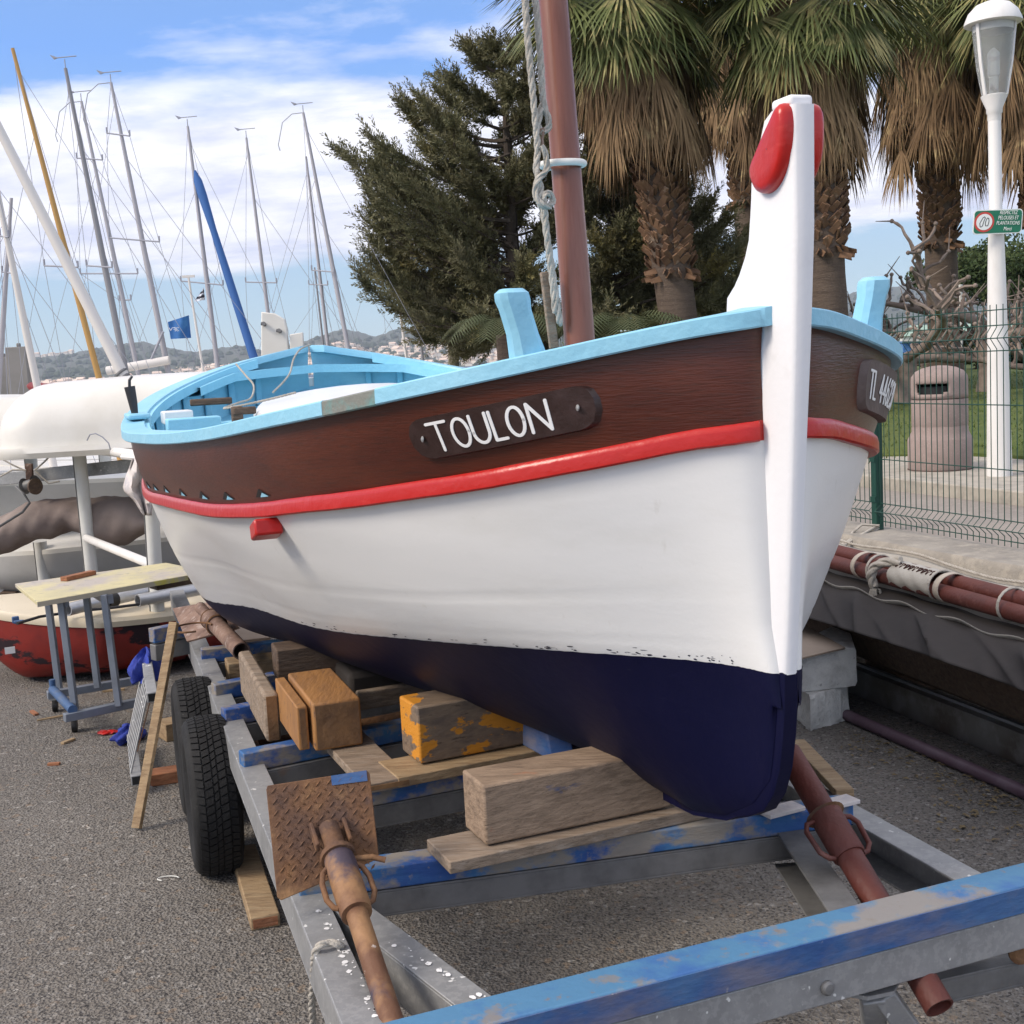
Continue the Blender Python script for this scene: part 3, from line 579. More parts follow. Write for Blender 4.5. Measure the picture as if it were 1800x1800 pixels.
for sg in (-1,1):
    P=[]
    for i in range(121):
        t=i/120; row=[]
        for j in range(41):
            v=1+j/40; s,b,z=hull_pt(t,v); seam=abs(((v-1)*4.6+.5)%1-.5); dent=(.0018+.0007*math.sin(t*23+v*9))*math.exp(-(seam/.030)**2)*min(1,b/.2)-.0012*math.sin(t*31+v*5)*math.sin(v*13+t*7)*min(1,b/.3)
            row.append(W3(s,sg*(b-dent),z))
        P.append(row)
    mb.grid(P)
build('topside',mb,M['white_paint'],boat,smooth=70)
mb=MB()
for sg in (-1,1):   # antifouling with a hand-cut upper edge
    P=[]
    for i in range(401):
        t=i/400; row=[]
        for j in range(19):
            v=2+j/18
            if j==0: v=2-.004-.006*abs(math.sin(i*.37)*math.sin(i*.91+1))*min(1,t*8)
            s,b,z=hull_pt(t,v); row.append(W3(s,sg*(b+.0015),z))
        P.append(row)
    mb.grid(P)
build('bottom',mb,M['navy'],boat,smooth=70)
mb=MB(); r3=random.Random(9)   # chips where the white has lifted above the line
for k in range(70):
    t=r3.choice((r3.uniform(.10,.24),r3.uniform(.10,.42))); v=2-.02-abs(r3.gauss(0,.02)); w=r3.uniform(.0004,.0022); h=r3.uniform(.002,.009); c=[]
    for q in range(7):
        a=2*PI*q/7; rr=r3.uniform(.5,1.2); s,b,z=hull_pt(t+w*rr*math.cos(a),v+h*rr*math.sin(a)); c.append(W3(s,-(b+.0012),z))
    mb.add(c,[tuple(range(7))])
o_=build('paint_chip',mb,M['navy'],boat,fix=False); o_['kind']='stuff'
# keel and stern post
mb=MB(); prof2=[(s,keelz(s)) for s in (.2,.272,.416,.67,.968,1.6,2.6,3.9,4.2,4.33,4.377)]
top=[]
for s,z in prof2: top.append((s,z+.12 if s<3.9 else z+.25))
poly=[W3(s,-.018,z) for s,z in prof2]+[W3(s,-.018,z) for s,z in reversed(top)]
n=len(prof2); 
for sg in (-1,1): mb.add([W3(s,sg*.0185,z) for s,z in prof2]+[W3(s,sg*.0185,z) for s,z in top],[(i,i+1,n+i+1,n+i) for i in range(n-1)])
mb.add([W3(s,-.0185,z) for s,z in prof2]+[W3(s,.0185,z) for s,z in prof2],[(i,i+1,n+i+1,n+i) for i in range(n-1)])
build('keel',mb,M['navy'],boat,smooth=40)
mb=MB(); mb.prism([W3(s,-.03,z) for s,z in ((4.355,1.0),(4.42,.62),(4.47,.62),(4.46,1.2),(4.44,1.58),(4.385,1.58),(4.375,1.45))],bn,.06); build('stern_post',mb,M['stem_white'],boat,bevel=.004)
# stem with its tall head: tapered section, rounded edges
fr=[(-.052,2.015),(-.050,1.95),(-.045,1.8),(-.030,1.62),(-.012,1.45),(.004,1.3),(.024,1.12),(.040,.995)]
bk=[(-.012,2.028),(.045,2.00),(.095,1.90),(.100,1.86),(.112,1.80),(.135,1.755),(.175,1.715),(.198,1.70),(.200,1.64)]
def stem_h(z): return .0175+.0065*max(0,min(1,(z-1.15)/.8))
def stem_piece(front,back):
    mb=MB(); n=len(front); P=[]
    for i in range(n):
        (sf,zf),(sb,zb)=front[i],back[i]; hf=stem_h(zf); hb=hf+.012*min(1,max(0,(1.7-zf)/.15))
        P.append([W3(sf+.003,-hf+.004,zf),W3(sf,-hf+.008,zf),W3(sf,hf-.008,zf),W3(sf+.003,hf-.004,zf),W3(sf+.009,hf,zf),W3(sb-.006,hb,zb),W3(sb,hb-.006,zb),W3(sb,-hb+.006,zb),W3(sb-.006,-hb,zb),W3(sf+.009,-hf,zf)])
    mb.grid(P,close_v=True); mb.add(P[0],[tuple(range(10))]); mb.add(P[-1],[tuple(range(9,-1,-1))]); return mb
def interp(pr,z,desc=True):
    a=sorted([(q[1],q[0]) for q in pr]); return float(np.interp(z,[x[0] for x in a],[x[1] for x in a]))
zs=[2.012,2.0,1.97,1.93,1.9,1.87,1.84,1.80,1.77,1.74,1.72,1.70,1.66,1.6,1.5,1.4,1.3,1.2,1.1,1.0,.992]
F_=[(interp(fr,z),z) for z in zs]; Bk=[]
for z in zs:
    if z>1.64: Bk.append((interp(bk,z),z))
    else: Bk.append((.075+.01*(1.64-z),z))
stem=build('stem',stem_piece(F_,Bk),M['stem_white'],boat,smooth=38)
# lower, navy part of the stem curving back to the forefoot
lf=[(.040,.993),(.044,.93),(.052,.87),(.068,.80),(.092,.745),(.13,.70),(.19,.668),(.27,.635),(.36,.610),(.46,.5935),(.56,.628)]
lb=[(.085,.985),(.10,.95),(.12,.90),(.15,.86),(.19,.83),(.24,.79),(.30,.75),(.38,.72),(.46,.70),(.55,.68),(.60,.66)]
mb=MB(); P=[]
for (sf,zf),(sb,zb) in zip(lf,lb):
    h=.0190; hb=.0190; P.append([W3(sf,-h+.005,zf),W3(sf,h-.005,zf),W3(sf+.006,h,zf+.004),W3(sb,hb,zb),W3(sb,-hb,zb),W3(sf+.006,-h,zf+.004)])
mb.grid(P,close_v=True); mb.add(P[0],[tuple(range(6))]); mb.add(P[-1],[tuple(range(6))]); build('forefoot',mb,M['navy'],stem,smooth=50)
# cap block on the stem head and the red cheeks
mb=MB(); mb.box(W3(-.012,0,2.020),(.062,.047,.020),[bds,bn,(0,0,1)]); build('stem_cap',mb,M['stem_white'],stem,bevel=.007,seg=3)
ck=[(-.034,2.016),(-.044,2.008),(-.047,1.993),(-.047,1.970),(-.043,1.940),(-.034,1.914),(-.018,1.893),(.004,1.878),(.030,1.873),(.052,1.880),(.068,1.900),(.068,1.922),(.046,1.946),(.018,1.974),(-.010,1.999),(-.024,2.012)]
def smooth_closed(pts,k=5):
    out=[];n=len(pts)
    for i in range(n):
        a,b,c,d=[np.array(pts[(i+j-1)%n],float) for j in range(4)]
        for m_ in range(k):
            f=m_/k; out.append(b+.5*f*(c-a+f*(2*a-5*b+4*c-d+f*(3*(b-c)+d-a))))
    return out
ckp=smooth_closed(ck); cc=np.mean(ckp,axis=0)
for sg in (-1,1):
    mb=MB(); P=[]
    for q,h in ((1.0,.020),(1.0,.031),(.97,.038),(.89,.0435),(.80,.0455),(.5,.0465),(.02,.047)):
        P.append([W3(cc[0]+(p[0]-cc[0])*q,sg*h,cc[1]+(p[1]-cc[1])*q) for p in ckp])
    mb.grid(P,close_v=True); build('cheek',mb,M['red_paint'],stem,smooth=60)
# rubbing strake (red)
def strip(profile,ref,t0,t1,nt_=110,side=0,mat_=None,name='',parent=None,taper=True,sm=40,rough=0):
    """profile: closed list of (outward, up) offsets swept along ref(t)->(s,b,z)"""
    mb=MB()
    for sg in ((-1,1) if side==0 else (side,)):
        P=[]
        for i in range(nt_+1):
            t=t0+(t1-t0)*i/nt_; s,b,z=ref(t); e=1.
            if taper: e=min(1,b/.05)
            # outward normal in plan
            s2,b2,_=ref(min(1,t+.004)); s1,b1,_=ref(max(0,t-.004)); tx,ty=s2-s1,b2-b1; L=math.hypot(tx,ty) or 1; ns,nb=-ty/L,tx/L
            if i in (0,nt_) and b<.06: ns,nb=(0,1)
            w_=rough*math.sin(i*2.3)*.5+rough*math.sin(i*.77)
            P.append([W3(s+ns*o*e,sg*max(.004,(b+nb*o*e)),z+u+w_) for o,u in profile])
        mb.grid(P,close_v=True); mb.add(P[0],[tuple(range(len(profile)))]); mb.add(P[-1],[tuple(range(len(profile)))])
    return build(name,mb,mat_,parent,smooth=sm)
T0=.004
strip([(-.006,.004),(.008,.007),(.0135,.002),(.0155,-.006),(.0155,-.027),(.011,-.031),(-.006,-.031)],lambda t:hull_pt(t,1.),T0,.985,name='rubbing_strake',mat_=M['red_paint'],parent=boat,rough=.0005)
def proj2(q):
    pr=q-O3; w=pr@fwd; return 900+FPX*(pr@rgt)/w,900-FPX*(pr@upv)/w
def find_g(px,lo=.02,hi=.60): return min((abs(proj2(W3(bS(lo+(hi-lo)*k/600),-crm(QB,lo+(hi-lo)*k/600),crm(QZ,lo+(hi-lo)*k/600)))[0]-px),lo+(hi-lo)*k/600) for k in range(601))[1]
# gunwale cap: overhangs the wale, blue, with a bare worn patch amidships
def sheer(t): return bS(t)+.035*math.exp(-bS(t)/.1),crm(QB,t),crm(QZ,t)
TG=.004; TP0=find_g(658); TP1=find_g(565)
cap=[(0.,-.003),(-.003,.0),(-.085,.004),(-.088,.0),(-.088,-.030),(-.003,-.034),(0,-.031)]
gun=strip(cap,sheer,TG,.999,name='gunwale',mat_=M['sky_blue'],parent=boat,side=1,nt_=150)
gun2=strip(cap,sheer,TG,TP0,name='gunwale',mat_=M['sky_blue'],parent=boat,side=-1,nt_=70)
gun3=strip(cap,sheer,TP1,.999,name='gunwale',mat_=M['sky_blue'],parent=boat,side=-1,nt_=90)
pt=strip([(o*.97-.001,u-.001) for o,u in cap],sheer,TP0,TP1,name='gunwale_patch',mat_=M['bare_patch'],parent=boat,side=-1,nt_=20); pt['label']='bare grey length of the gunwale'
# bulwark planking inside, clamp, deck
def inner(t,d):  # d depth below sheer, follows the hull inside
    s_,bb,zz=hull_pt(t,min(1.15,d/crm(QD,t))); return s_,max(.005,bb-.030),crm(QZ,t)-d
for sg in (-1,1):
    mb=MB(); P=[[W3(*( (lambda q:(q[0],sg*q[1],q[2]))(inner(.10+.897*i/80,.0+.28*j/6)) )) for j in range(7)] for i in range(81)]; mb.grid(P); build('bulwark',mb,M['sky_blue_in'],boat,smooth=60,fix=False)
strip([(-.088,-.004),(-.104,-.004),(-.106,-.045),(-.088,-.048)],sheer,.10,.93,name='clamp',mat_=M['sky_blue_in'],parent=boat,nt_=110,taper=False)
def deckz(t): return crm(QZ,t)-.225
mb=MB(); P=[]
for i in range(81):
    t=.06+.93*i/80; s,b,z=inner(t,.225); b=b+.012; P.append([W3(s,b*q,z+.03*(1-q*q)) for q in np.linspace(-1,1,13)])
mb.grid(P); build('deck',mb,M['sky_blue_in'],boat,smooth=60,fix=False)
for k in range(17):   # frames against the bulwark
    t=.30+.039*k
    for sg in (-1,1):
        s,b,z=inner(t,.03); s1,b1,z1=inner(t,.21); mb=MB(); mb.beam(W3(s,sg*(b-.016),z-.02),W3(s1,sg*(b1-.016),z1-.01),.030,.036,up=bds); build('frame',mb,M['sky_blue_in'],boat,bevel=.004)
# stern breasthook, stern deck bench
mb=MB(); P=[]
for i in range(25):
    q=i/24; a=PI*q; s=4.30-.27*abs(math.cos(a))**1.1-.03; wd=.035+.05*math.sin(a); n_=.56*math.cos(a)
    t=s2t(min(4.33,s)); bb=crm(QB,t)-.085; n_=bb*math.cos(a)/max(.2,abs(math.cos(a))) if abs(math.cos(a))>.2 else bb*math.cos(a)/.2
    z=crm(QZ,t)-.022; P.append([W3(s+.05,n_,z+.004),W3(s-wd,n_*.93,z+.004),W3(s-wd,n_*.93,z-.035),W3(s+.05,n_,z-.035)])
mb.grid(P,close_v=True); build('breasthook',mb,M['sky_blue_in'],boat,smooth=40)
mb=MB(); P=[]
for i in range(15):
    t=.74+.20*i/14; s=bS(t); b=crm(QB,t)-.14; z=deckz(.80)+.05; P.append([W3(s,b*q,z+.02*(1-q*q)) for q in np.linspace(-1,1,9)])
mb.grid(P); mb.add([P[0][j] for j in range(9)]+[P[0][j]-[0,0,.03] for j in range(9)],[(j,j+1,9+j+1,9+j) for j in range(8)]); build('stern_bench',mb,M['sky_blue_in'],boat,smooth=40,fix=False)
# white hatch over the engine
mb=MB(); P=[]
for i in range(13):
    s=2.05+1.20*i/12; z=1.425+.075*i/12; w=.43+.12*math.sin(i/12*PI)
    P.append([W3(s,-w,z-.16),W3(s,-w,z-.02)]+[W3(s,w*q,z+.045*(1-q*q)) for q in np.linspace(-.97,.97,9)]+[W3(s,w,z-.02),W3(s,w,z-.16)])
mb.grid(P); mb.add(P[0],[tuple(range(len(P[0])))]); mb.add(P[-1],[tuple(range(len(P[0])))]); build('hatch',mb,M['white_paint'],boat,smooth=45)
# small fittings seen over the near rail
def bx(px,py,s_,sz,mt,name,rz=0.,bev=.006):
    """a small block standing in the station plane s_ where the photo shows it"""
    d=ray(px,py); t_=((W3(s_,0,0)-O3)@bds)/(d@bds); c=O3+d*t_; mb=MB(); a=BTH+rz; mb.box(c,sz,[[math.cos(a),math.sin(a),0],[-math.sin(a),math.cos(a),0],[0,0,1]]); return build(name,mb,M[mt],boat,bevel=bev),c
bx(311,733,3.05,(.11,.14,.05),'white_paint','locker'); bx(340,745,2.95,(.20,.09,.05),'sky_blue_in','locker'); 
bx(371,706,3.35,(.17,.026,.028),'wood_dark','oar_handle',rz=-.1); bx(428,722,2.75,(.09,.035,.028),'wood_dark','cleat',rz=.25); bx(417,731,2.75,(.04,.04,.07),'wood_dark','cleat')
# thole pin on the rail
tt_=s2t(3.18); s,b,z=sheer(tt_); mb=MB(); c=W3(s,-(b-.05),z); mb.tube([c+[0,0,-.01],c+[-.006,0,.06],c+[-.014,0,.125]],[.010,.017,.021],10); mb.tube([c+[-.014,0,.125],c+[-.012,0,.15],c+[0,0,.165]],[.006,.006,.005],6); build('thole_pin',mb,M['dark_metal'],boat,smooth=40)
mb=MB(); P=W3(s,-(b-.055),z+.010); mb.box(P,(.26,.085,.022),[bds,bn,(0,0,1)]); build('thole_pad',mb,M['sky_blue'],boat,bevel=.008)
# mooring posts at the bow
t_=s2t(.29); s,b,z=sheer(t_)
for sg,dx in ((-1,0),(1,0)):
    n_=sg*(b-(.070 if sg>0 else .046)); mb=MB(); P=[]
    for q,w,d_,lean in ((-.012,.034,.028,0),(.0,.033,.028,0.),(.045,.027,.026,.010),(.090,.027,.025,.022),(.108,.030,.027,.026),(.122,.029,.026,.028),(.130,.020,.018,.028)):
        c=W3(s+.012,n_+sg*lean,z+q); P.append([c+bn*a*w+bds*e*d_ for a,e in ((-1,-.6),(-.6,-1),(.6,-1),(1,-.6),(1,.6),(.6,1),(-.6,1),(-1,.6))])
    mb.grid(P,close_v=True); mb.add(P[-1],[tuple(range(8))]); build('mooring_post',mb,M['sky_blue'],boat,smooth=35)
# small red chock below the strake
d=ray(474,932); c0=None
for k in range(400):   # where the line of sight meets the starboard side
    t=.3+.5*k/400; s,b,z=hull_pt(t,1.22); q=W3(s,-b,z); pr=(q-O3); w=pr@fwd; px=900+FPX*(pr@rgt)/w; py=900-FPX*(pr@upv)/w
    if c0 is None or abs(px-486)<c0[0]: c0=(abs(px-486),t)
t=c0[1]; s,b,z=hull_pt(t,1.235); c=W3(s,-b,z); mb=MB(); A_=[unit(bn+[0,0,.0]),unit(bds+[0,0,-.28]),unit(np.array([0,0,1])+bds*.28)]; mb.box(c+bn*-.028,(.070,.090,.042),A_); build('chock',mb,M['red_paint'],boat,bevel=.006)
# scuppers: small triangular drains above the strake, their inner shade painted as black wedges
for px in (461,397,354,317,289,270,258):
    best=min(((abs((lambda q:900+FPX*((q-O3)@rgt)/((q-O3)@fwd))(W3(hull_pt(.35+.28*k/600,.80)[0],-hull_pt(.35+.28*k/600,.80)[1],hull_pt(.35+.28*k/600,.80)[2]))-px),.35+.28*k/600) for k in range(600)))
    t=best[1]; A=[hull_pt(t+.0075,.90),hull_pt(t-.0085,.90),hull_pt(t+.001,.80)]
    mb=MB(); mb.add([W3(a,-(b+.0025),z) for a,b,z in A]+[W3(a,-(b-.02),z) for a,b,z in A],[(0,1,2),(0,1,4,3),(1,2,5,4),(2,0,3,5)]); sc_=build('scupper',mb,M['black'],boat)
    mb=MB(); A=[hull_pt(t+.0015,.905),hull_pt(t-.0078,.905),hull_pt(t-.002,.85)]; mb.add([W3(a,-(b+.0040),z) for a,b,z in A],[(0,1,2)]); build('scupper_lip',mb,M['sky_blue'],sc_)
# name board and registration board on the wale
def proj2(q):
    pr=q-O3; w=pr@fwd; return 900+FPX*(pr@rgt)/w,900-FPX*(pr@upv)/w
def find_t(px,v,sg,lo,hi):
    return min((abs(proj2((lambda h:W3(h[0],sg*h[1],h[2]))(hull_pt(lo+(hi-lo)*k/800,v)))[0]-px),lo+(hi-lo)*k/800) for k in range(801))[1]
def board(ta,tb,va,vb,sg,mt,name,parent,th=.014,round_=True,n=40,m_=8):
    mb=MB(); rows=[]
    L=abs(bS(tb)-bS(ta))
    for (ins,h) in ((0,0),(0,th*.7),(.004,th)):
        P=[]
        for i in range(n+1):
            q=i/n; x=q*L; r=.035; e=min(x,L-x); f=1 if (not round_ or e>r) else math.sqrt(max(0.0,1-(1-e/r)**2))*.72+.28
            t=ta+(tb-ta)*q; row=[]
            for j in (0,1):
                vm=(va+vb)/2; v=vm+(vb-va)/2*(-1 if j==0 else 1)*f*(1-ins*6)
                s,b,z=hull_pt(t,v); row.append(W3(s,sg*(b+h),z))
            P.append(row)
        rows.append(P)
    top=rows[-1]; mb.grid(top)
    loop=[[p[0] for p in R_]+[p[1] for p in reversed(R_)] for R_ in rows]; mb.grid(loop,close_v=True)
    return build(name,mb,M[mt],parent,smooth=35)
def on_hull(sg,ta,tb,va,vb,h):
    def fn(x,y,e):   # x 0..1 along, y 0..1 upward
        t=ta+(tb-ta)*x; s,b,z=hull_pt(t,vb+(va-vb)*y); return W3(s,sg*(b+h+e),z)
    return fn
nta=find_t(735,.55,-1,.2,.6); ntb=find_t(1058,.55,-1,.03,.5)
nb=board(nta,ntb,.33,.77,-1,'plate_dark','name_board',boat)
fn=on_hull(-1,nta,ntb,.33,.77,.0142)
def wl_letters(word,x0,xs,y0,y1,w,fn,nm,parent,lw,mt='letter'):
    GL={'T':[[(0,1),(1,1)],[(.5,1),(.5,0)]],'O':[arc(.5,.5,.5,.5,0,360,28)],'U':[[(0,1),(0,.38)]+arc(.5,.38,.5,.38,180,360,14)+[(1,1)]],'L':[[(0,1),(0,0),(.85,0)]],
        'N':[[(0,0),(0,1),(1,0),(1,1)]],'4':[[(.75,0),(.75,1),(0,.32),(1,.32)]],'6':[arc(.5,.3,.48,.3,0,360,20),[(.05,.38),(.15,.7),(.7,1)]],'7':[[(0,1),(1,1),(.35,0)]],
        '3':[arc(.45,.76,.42,.24,150,-90,12)+arc(.45,.27,.5,.27,90,-150,12)],'8':[arc(.5,.76,.38,.24,0,360,16),arc(.5,.27,.5,.27,0,360,18)],'2':[arc(.5,.72,.45,.28,170,-30,12)+[(0,0),(1,0)]]}
    for k,ch in enumerate(word):
        if ch==' ': continue
        x=xs[k]; mb=MB(); 
        asp=fn.asp
        S=[[(p[0]*lw[k],p[1]*(y1-y0)*asp) for p in st] for st in GL[ch]]
        strokes(mb,S,lambda a,b,e:fn(x+a,y0+b/asp,e),w,.0012); o=build('letter',mb,M[mt],parent,fix=False)
# aspect: metres of height per unit over metres of length per unit
class BoardMap:
    def __init__(s,f,asp): s.f=f; s.asp=asp
    def __call__(s,x,y,e): return s.f(x,y,e)
Ln=np.linalg.norm(fn(1,.5,0)-fn(0,.5,0)); Hn=np.linalg.norm(fn(.5,1,0)-fn(.5,0,0)); FN1=BoardMap(fn,Hn/Ln)
xs=[find for find in ()]
def xpix(px): # position along the board of an image column
    return min((abs(proj2(fn(k/600,.5,0))[0]-px),k/600) for k in range(601))[1]
lx=[(757,789),(797,824),(831,858),(865,888),(893,921),(930,964)]
XA=[xpix(a) for a,b in lx]; XB=[xpix(b) for a,b in lx]
wl_letters('TOULON',0,XA,.16,.82,.0150,FN1,'l',nb,[b-a for a,b in zip(XA,XB)])
for px in (744,1017):
    x=xpix(px); c=fn(x,.5,.001); c1=fn(x,.5,.006); mb=MB(); mb.lathe([(.0065,0),(.006,.002),(.003,.0035),(.0003,.004)],c,ax=c1-c,n=14); build('screw',mb,M['galv'],nb,smooth=40)
rta=find_t(1508,.5,1,.03,.20); rtb=s2t(bS(rta)+.26); print('registration board stations',bS(rta),bS(rtb))
rb=board(rta,rtb,.25,.80,1,'plate_grey','registration_board',boat,th=.022)
fr_=on_hull(1,rta,rtb,.25,.80,.0222); Ln=np.linalg.norm(fr_(1,.5,0)-fr_(0,.5,0)); Hn=np.linalg.norm(fr_(.5,1,0)-fr_(.5,0,0)); FR=BoardMap(fr_,Hn/Ln)
wl_letters('TL 446238',0,[.07,.16,0,.29,.38,.47,.56,.65,.74],.24,.76,.016,FR,'l',rb,[.065,.055,0,.065,.065,.065,.065,.065,.065])
# mast, ring, halyards
ms=.959+.0; mt0=W3(.98,0,1.28); 
a=W3(.959,0,1.643); b_=W3(1.025,0,2.481); u=unit(b_-a); foot=a-u*.42; topm=a+u*3.4
mb=MB(); mb.tube([foot,a,b_,a+u*2.2,topm],[.0395,.0385,.0362,.030,.02],28); mast=build('mast',mb,M['mast'],boat,smooth=60)
def mp(px,py,off):  # point on the camera side of the mast plane
    d=ray(px,py); t_=((W3(.99-off,0,0)-O3)@bds)/(d@bds); return O3+d*t_
c=mp(989,289,0); mb=MB(); K=36
rx=u; ex=unit(np.cross(u,bds)); ey=np.cross(rx,ex)
pts=[c+ex*.052*math.cos(2*PI*i/K)+ey*.052*math.sin(2*PI*i/K)+u*(-.006*math.sin(2*PI*i/K)) for i in range(K+1)]; mb.tube(pts,.0088,10,cap=False); ring=build('mast_ring',mb,M['ring_white'],mast,smooth=70)
def rope(pts,r,k=5,tw=0.0,strands=3):
    """laid rope: three strands wound round a smooth path"""
    P=[np.array(p,float) for p in pts]; out=[]
    for i in range(len(P)-1):
        a=P[max(i-1,0)];b=P[i];c=P[i+1];d=P[min(i+2,len(P)-1)]
        L=max(3,int(np.linalg.norm(c-b)/(r*.9)))
        for m_ in range(L):
            f=m_/L; out.append(b+.5*f*(c-a+f*(2*a-5*b+4*c-d+f*(3*(b-c)+d-a))))
    out.append(P[-1]); mb=MB(); n=len(out); x=None; fr=[]
    for i in range(n):
        d=unit(out[min(i+1,n-1)]-out[max(i-1,0)])
        if x is None: x=unit(np.cross(d,[.3,.2,1] if abs(d[2])<.9 else [1,0,0]))
        x=unit(x-d*(x@d)); fr.append((x,np.cross(d,x)))
    for st in range(strands):
        ph=2*PI*st/strands; mb.tube([out[i]+(fr[i][0]*math.cos(ph+i*.55)+fr[i][1]*math.sin(ph+i*.55))*r*.5 for i in range(n)],r*.58,6)
    return mb
h1=[mp(920,-60,.05),mp(927,60,.05),mp(938,180,.05),mp(945,262,.05),mp(943,296,.055),mp(950,330,.055),mp(948,352,.06),mp(955,372,.055),mp(965,440,.05),mp(974,500,.05),mp(983,560,.05),mp(985,568,.045)]
build('halyard',rope(h1,.0085),M['rope'],mast,smooth=60)
h2=[mp(935,-60,.045),mp(943,20,.045),mp(950,100,.045),mp(955,178,.045),mp(963,205,.045),mp(965,222,.045),mp(955,232,.045),mp(946,222,.045),mp(949,200,.045),mp(954,184,.04)]
build('halyard',rope(h2,.0082),M['rope'],mast,smooth=60)
h3=[mp(952,256,.06),mp(960,275,.06),mp(960,300,.062),mp(948,312,.065),mp(941,330,.06),mp(944,350,.065),mp(955,361,.07),mp(966,362,.06),mp(972,352,.055),mp(966,340,.06),mp(956,345,.065),mp(958,375,.06),mp(963,430,.055),mp(969,480,.05),mp(976,550,.05)]
build('halyard',rope(h3,.0080),M['rope'],mast,smooth=60)
mb=MB(); mb.tube([mp(956,228,.05),mp(953,245,.05),mp(955,262,.05)],.0035,8); mb.tube([mp(949,246,.05),mp(946,238,.05),mp(950,228,.05),mp(956,226,.05)],.003,8); build('hook',mb,M['rust_pipe'],mast,smooth=60)
# weathered slat beside the mast
mb=MB(); p0=mp(957,478,.03);p1=mp(974,612,.03); mb.beam(p0,p1,.024,.012,up=bds); mb.beam(p1,p1+(p1-p0)*.45,.020,.012,up=bds); build('cleat_slat',mb,M['wood_grey'],mast,bevel=.003)
# thin lines in the stern
def sp(px,py,s_):
    d=ray(px,py); t_=((W3(s_,0,0)-O3)@bds)/(d@bds); return O3+d*t_
mb=MB(); build('line',rope([sp(546,606,4.2),sp(528,614,4.1),sp(516,632,4.0),sp(510,655,3.9),sp(498,672,3.8),sp(480,690,3.6)],.0045),M['rope'],boat,smooth=60); build('line',rope([sp(415,640,3.8),sp(432,660,3.7),sp(446,678,3.6),sp(441,700,3.4),sp(420,708,3.3),sp(395,718,3.1),sp(460,705,3.0),sp(520,690,3.0)],.0045),M['rope'],boat,smooth=60)
# anode and rudder
t=find_t(305,1.55,-1,.3,.62); s,b,z=hull_pt(t,1.55)
# rudder unshipped: white blade standing behind the stern
def rud(px,py): return Y(px,py,7.35)
mb=MB(); mb.prism([rud(*p) for p in ((459,548),(483,551),(500,561),(504,575),(509,640),(512,760),(460,760),(459,640))],(0,1,0),.035); t=thing('rudder_blade','white rudder blade with metal pins standing behind the blue stern','rudder',tuple(rud(485,700)-[0,0,rud(485,700)[2]]))
build('blade',mb,M['gel_white'],t,bevel=.006)
mb=MB(); 
for px,py in ((462,569),(489,581)):
    mb=MB(); mb.tube([rud(px-2,py)+[0,-.02,0],rud(px+5,py+1)+[0,-.02,0]],.010,8); mb.tube([rud(px+3,py)+[0,-.03,0],rud(px+3,py+3)+[0,.04,0]],.012,8); build('pintle',mb,M['galv_dark'],t)

mb=MB(); mb.prism([rud(*p) for p in ((509,588),(532,584),(535,640),(511,640))],(0,1,0),.03); build('tiller_box',mb,M['gel_white'],t,bevel=.004)
mb=MB(); q=rud(486,760); mb.rbox((q[0],q[1]+.02,q[2]/2),(.16,.16,q[2]),0); build('stand',mb,M['wood_grey'],t,bevel=.004)

# ------------------------------------------------------------------ the trailer under it
TC=np.array([-.02,2.30,0]); TY=unit([-.309,.951,0]); TX=np.array([.951,.309,0])
trailer=thing('boat_trailer','long galvanised boat trailer with chipped blue timber cross beams under the boat','trailer',tuple(G(700,1500,0)))
def bpart(name,p0,p1,w,h,mt,up=(0,0,1),drop=1.,bev=.004,parent=trailer):
    mb=MB(); mb.beam(p0,p1,w,h,up=up,drop=drop); return build(name,mb,M[mt],parent,bevel=bev)
def chan(name,p0,p1,w,h,mt,open_side=1,th=.006,parent=trailer,extra=None):
    """C-section rail lying with its web on one side"""
    mb=MB(); p0=np.asarray(p0,float);p1=np.asarray(p1,float); d=unit(p1-p0); x=unit(np.cross(d,(0,0,1))); L=np.linalg.norm(p1-p0); c=(p0+p1)/2; A=[d,x,(0,0,1)]
    mb.box(c+[0,0,-th/2],(L,w,th),A); mb.box(c+[0,0,-h+th/2],(L,w,th),A); mb.box(c+x*open_side*(w/2-th/2)+[0,0,-h/2],(L,th,h-2*th),A); return build(name,mb,M[mt],parent,bevel=.0015)
ZR=.492
# side rails: a line on the ground plan through the measured edge points
Lp=[G(553,1600,ZR),G(345,1118,ZR)]; Ld=unit(Lp[1]-Lp[0]); La=Lp[0]-Ld*1.35; Lb=Lp[1]+Ld*1.3
railL=chan('side_rail',La,Lb,.070,.10,'galv',open_side=-1)
Ra=G(1716,1552,ZR)-Ld*.55; Rp=G(1500,1432,ZR); Rd=unit(Rp-G(1716,1552,ZR)); 
railR=chan('side_rail',G(1730,1556,ZR),Rp+unit(Ld+Rd*.2)*4.2,.070,.10,'galv',open_side=1)
# tongue bars closing towards the hitch
chan('tongue_bar',G(585,1570,ZR-.004),G(845,1768,ZR-.004),.068,.095,'galv',open_side=1)
chan('tongue_bar',G(1385,1452,ZR-.004),G(1503,1625,ZR-.004),.068,.095,'galv_dark',open_side=-1)
e=G(1503,1625,ZR-.02); 
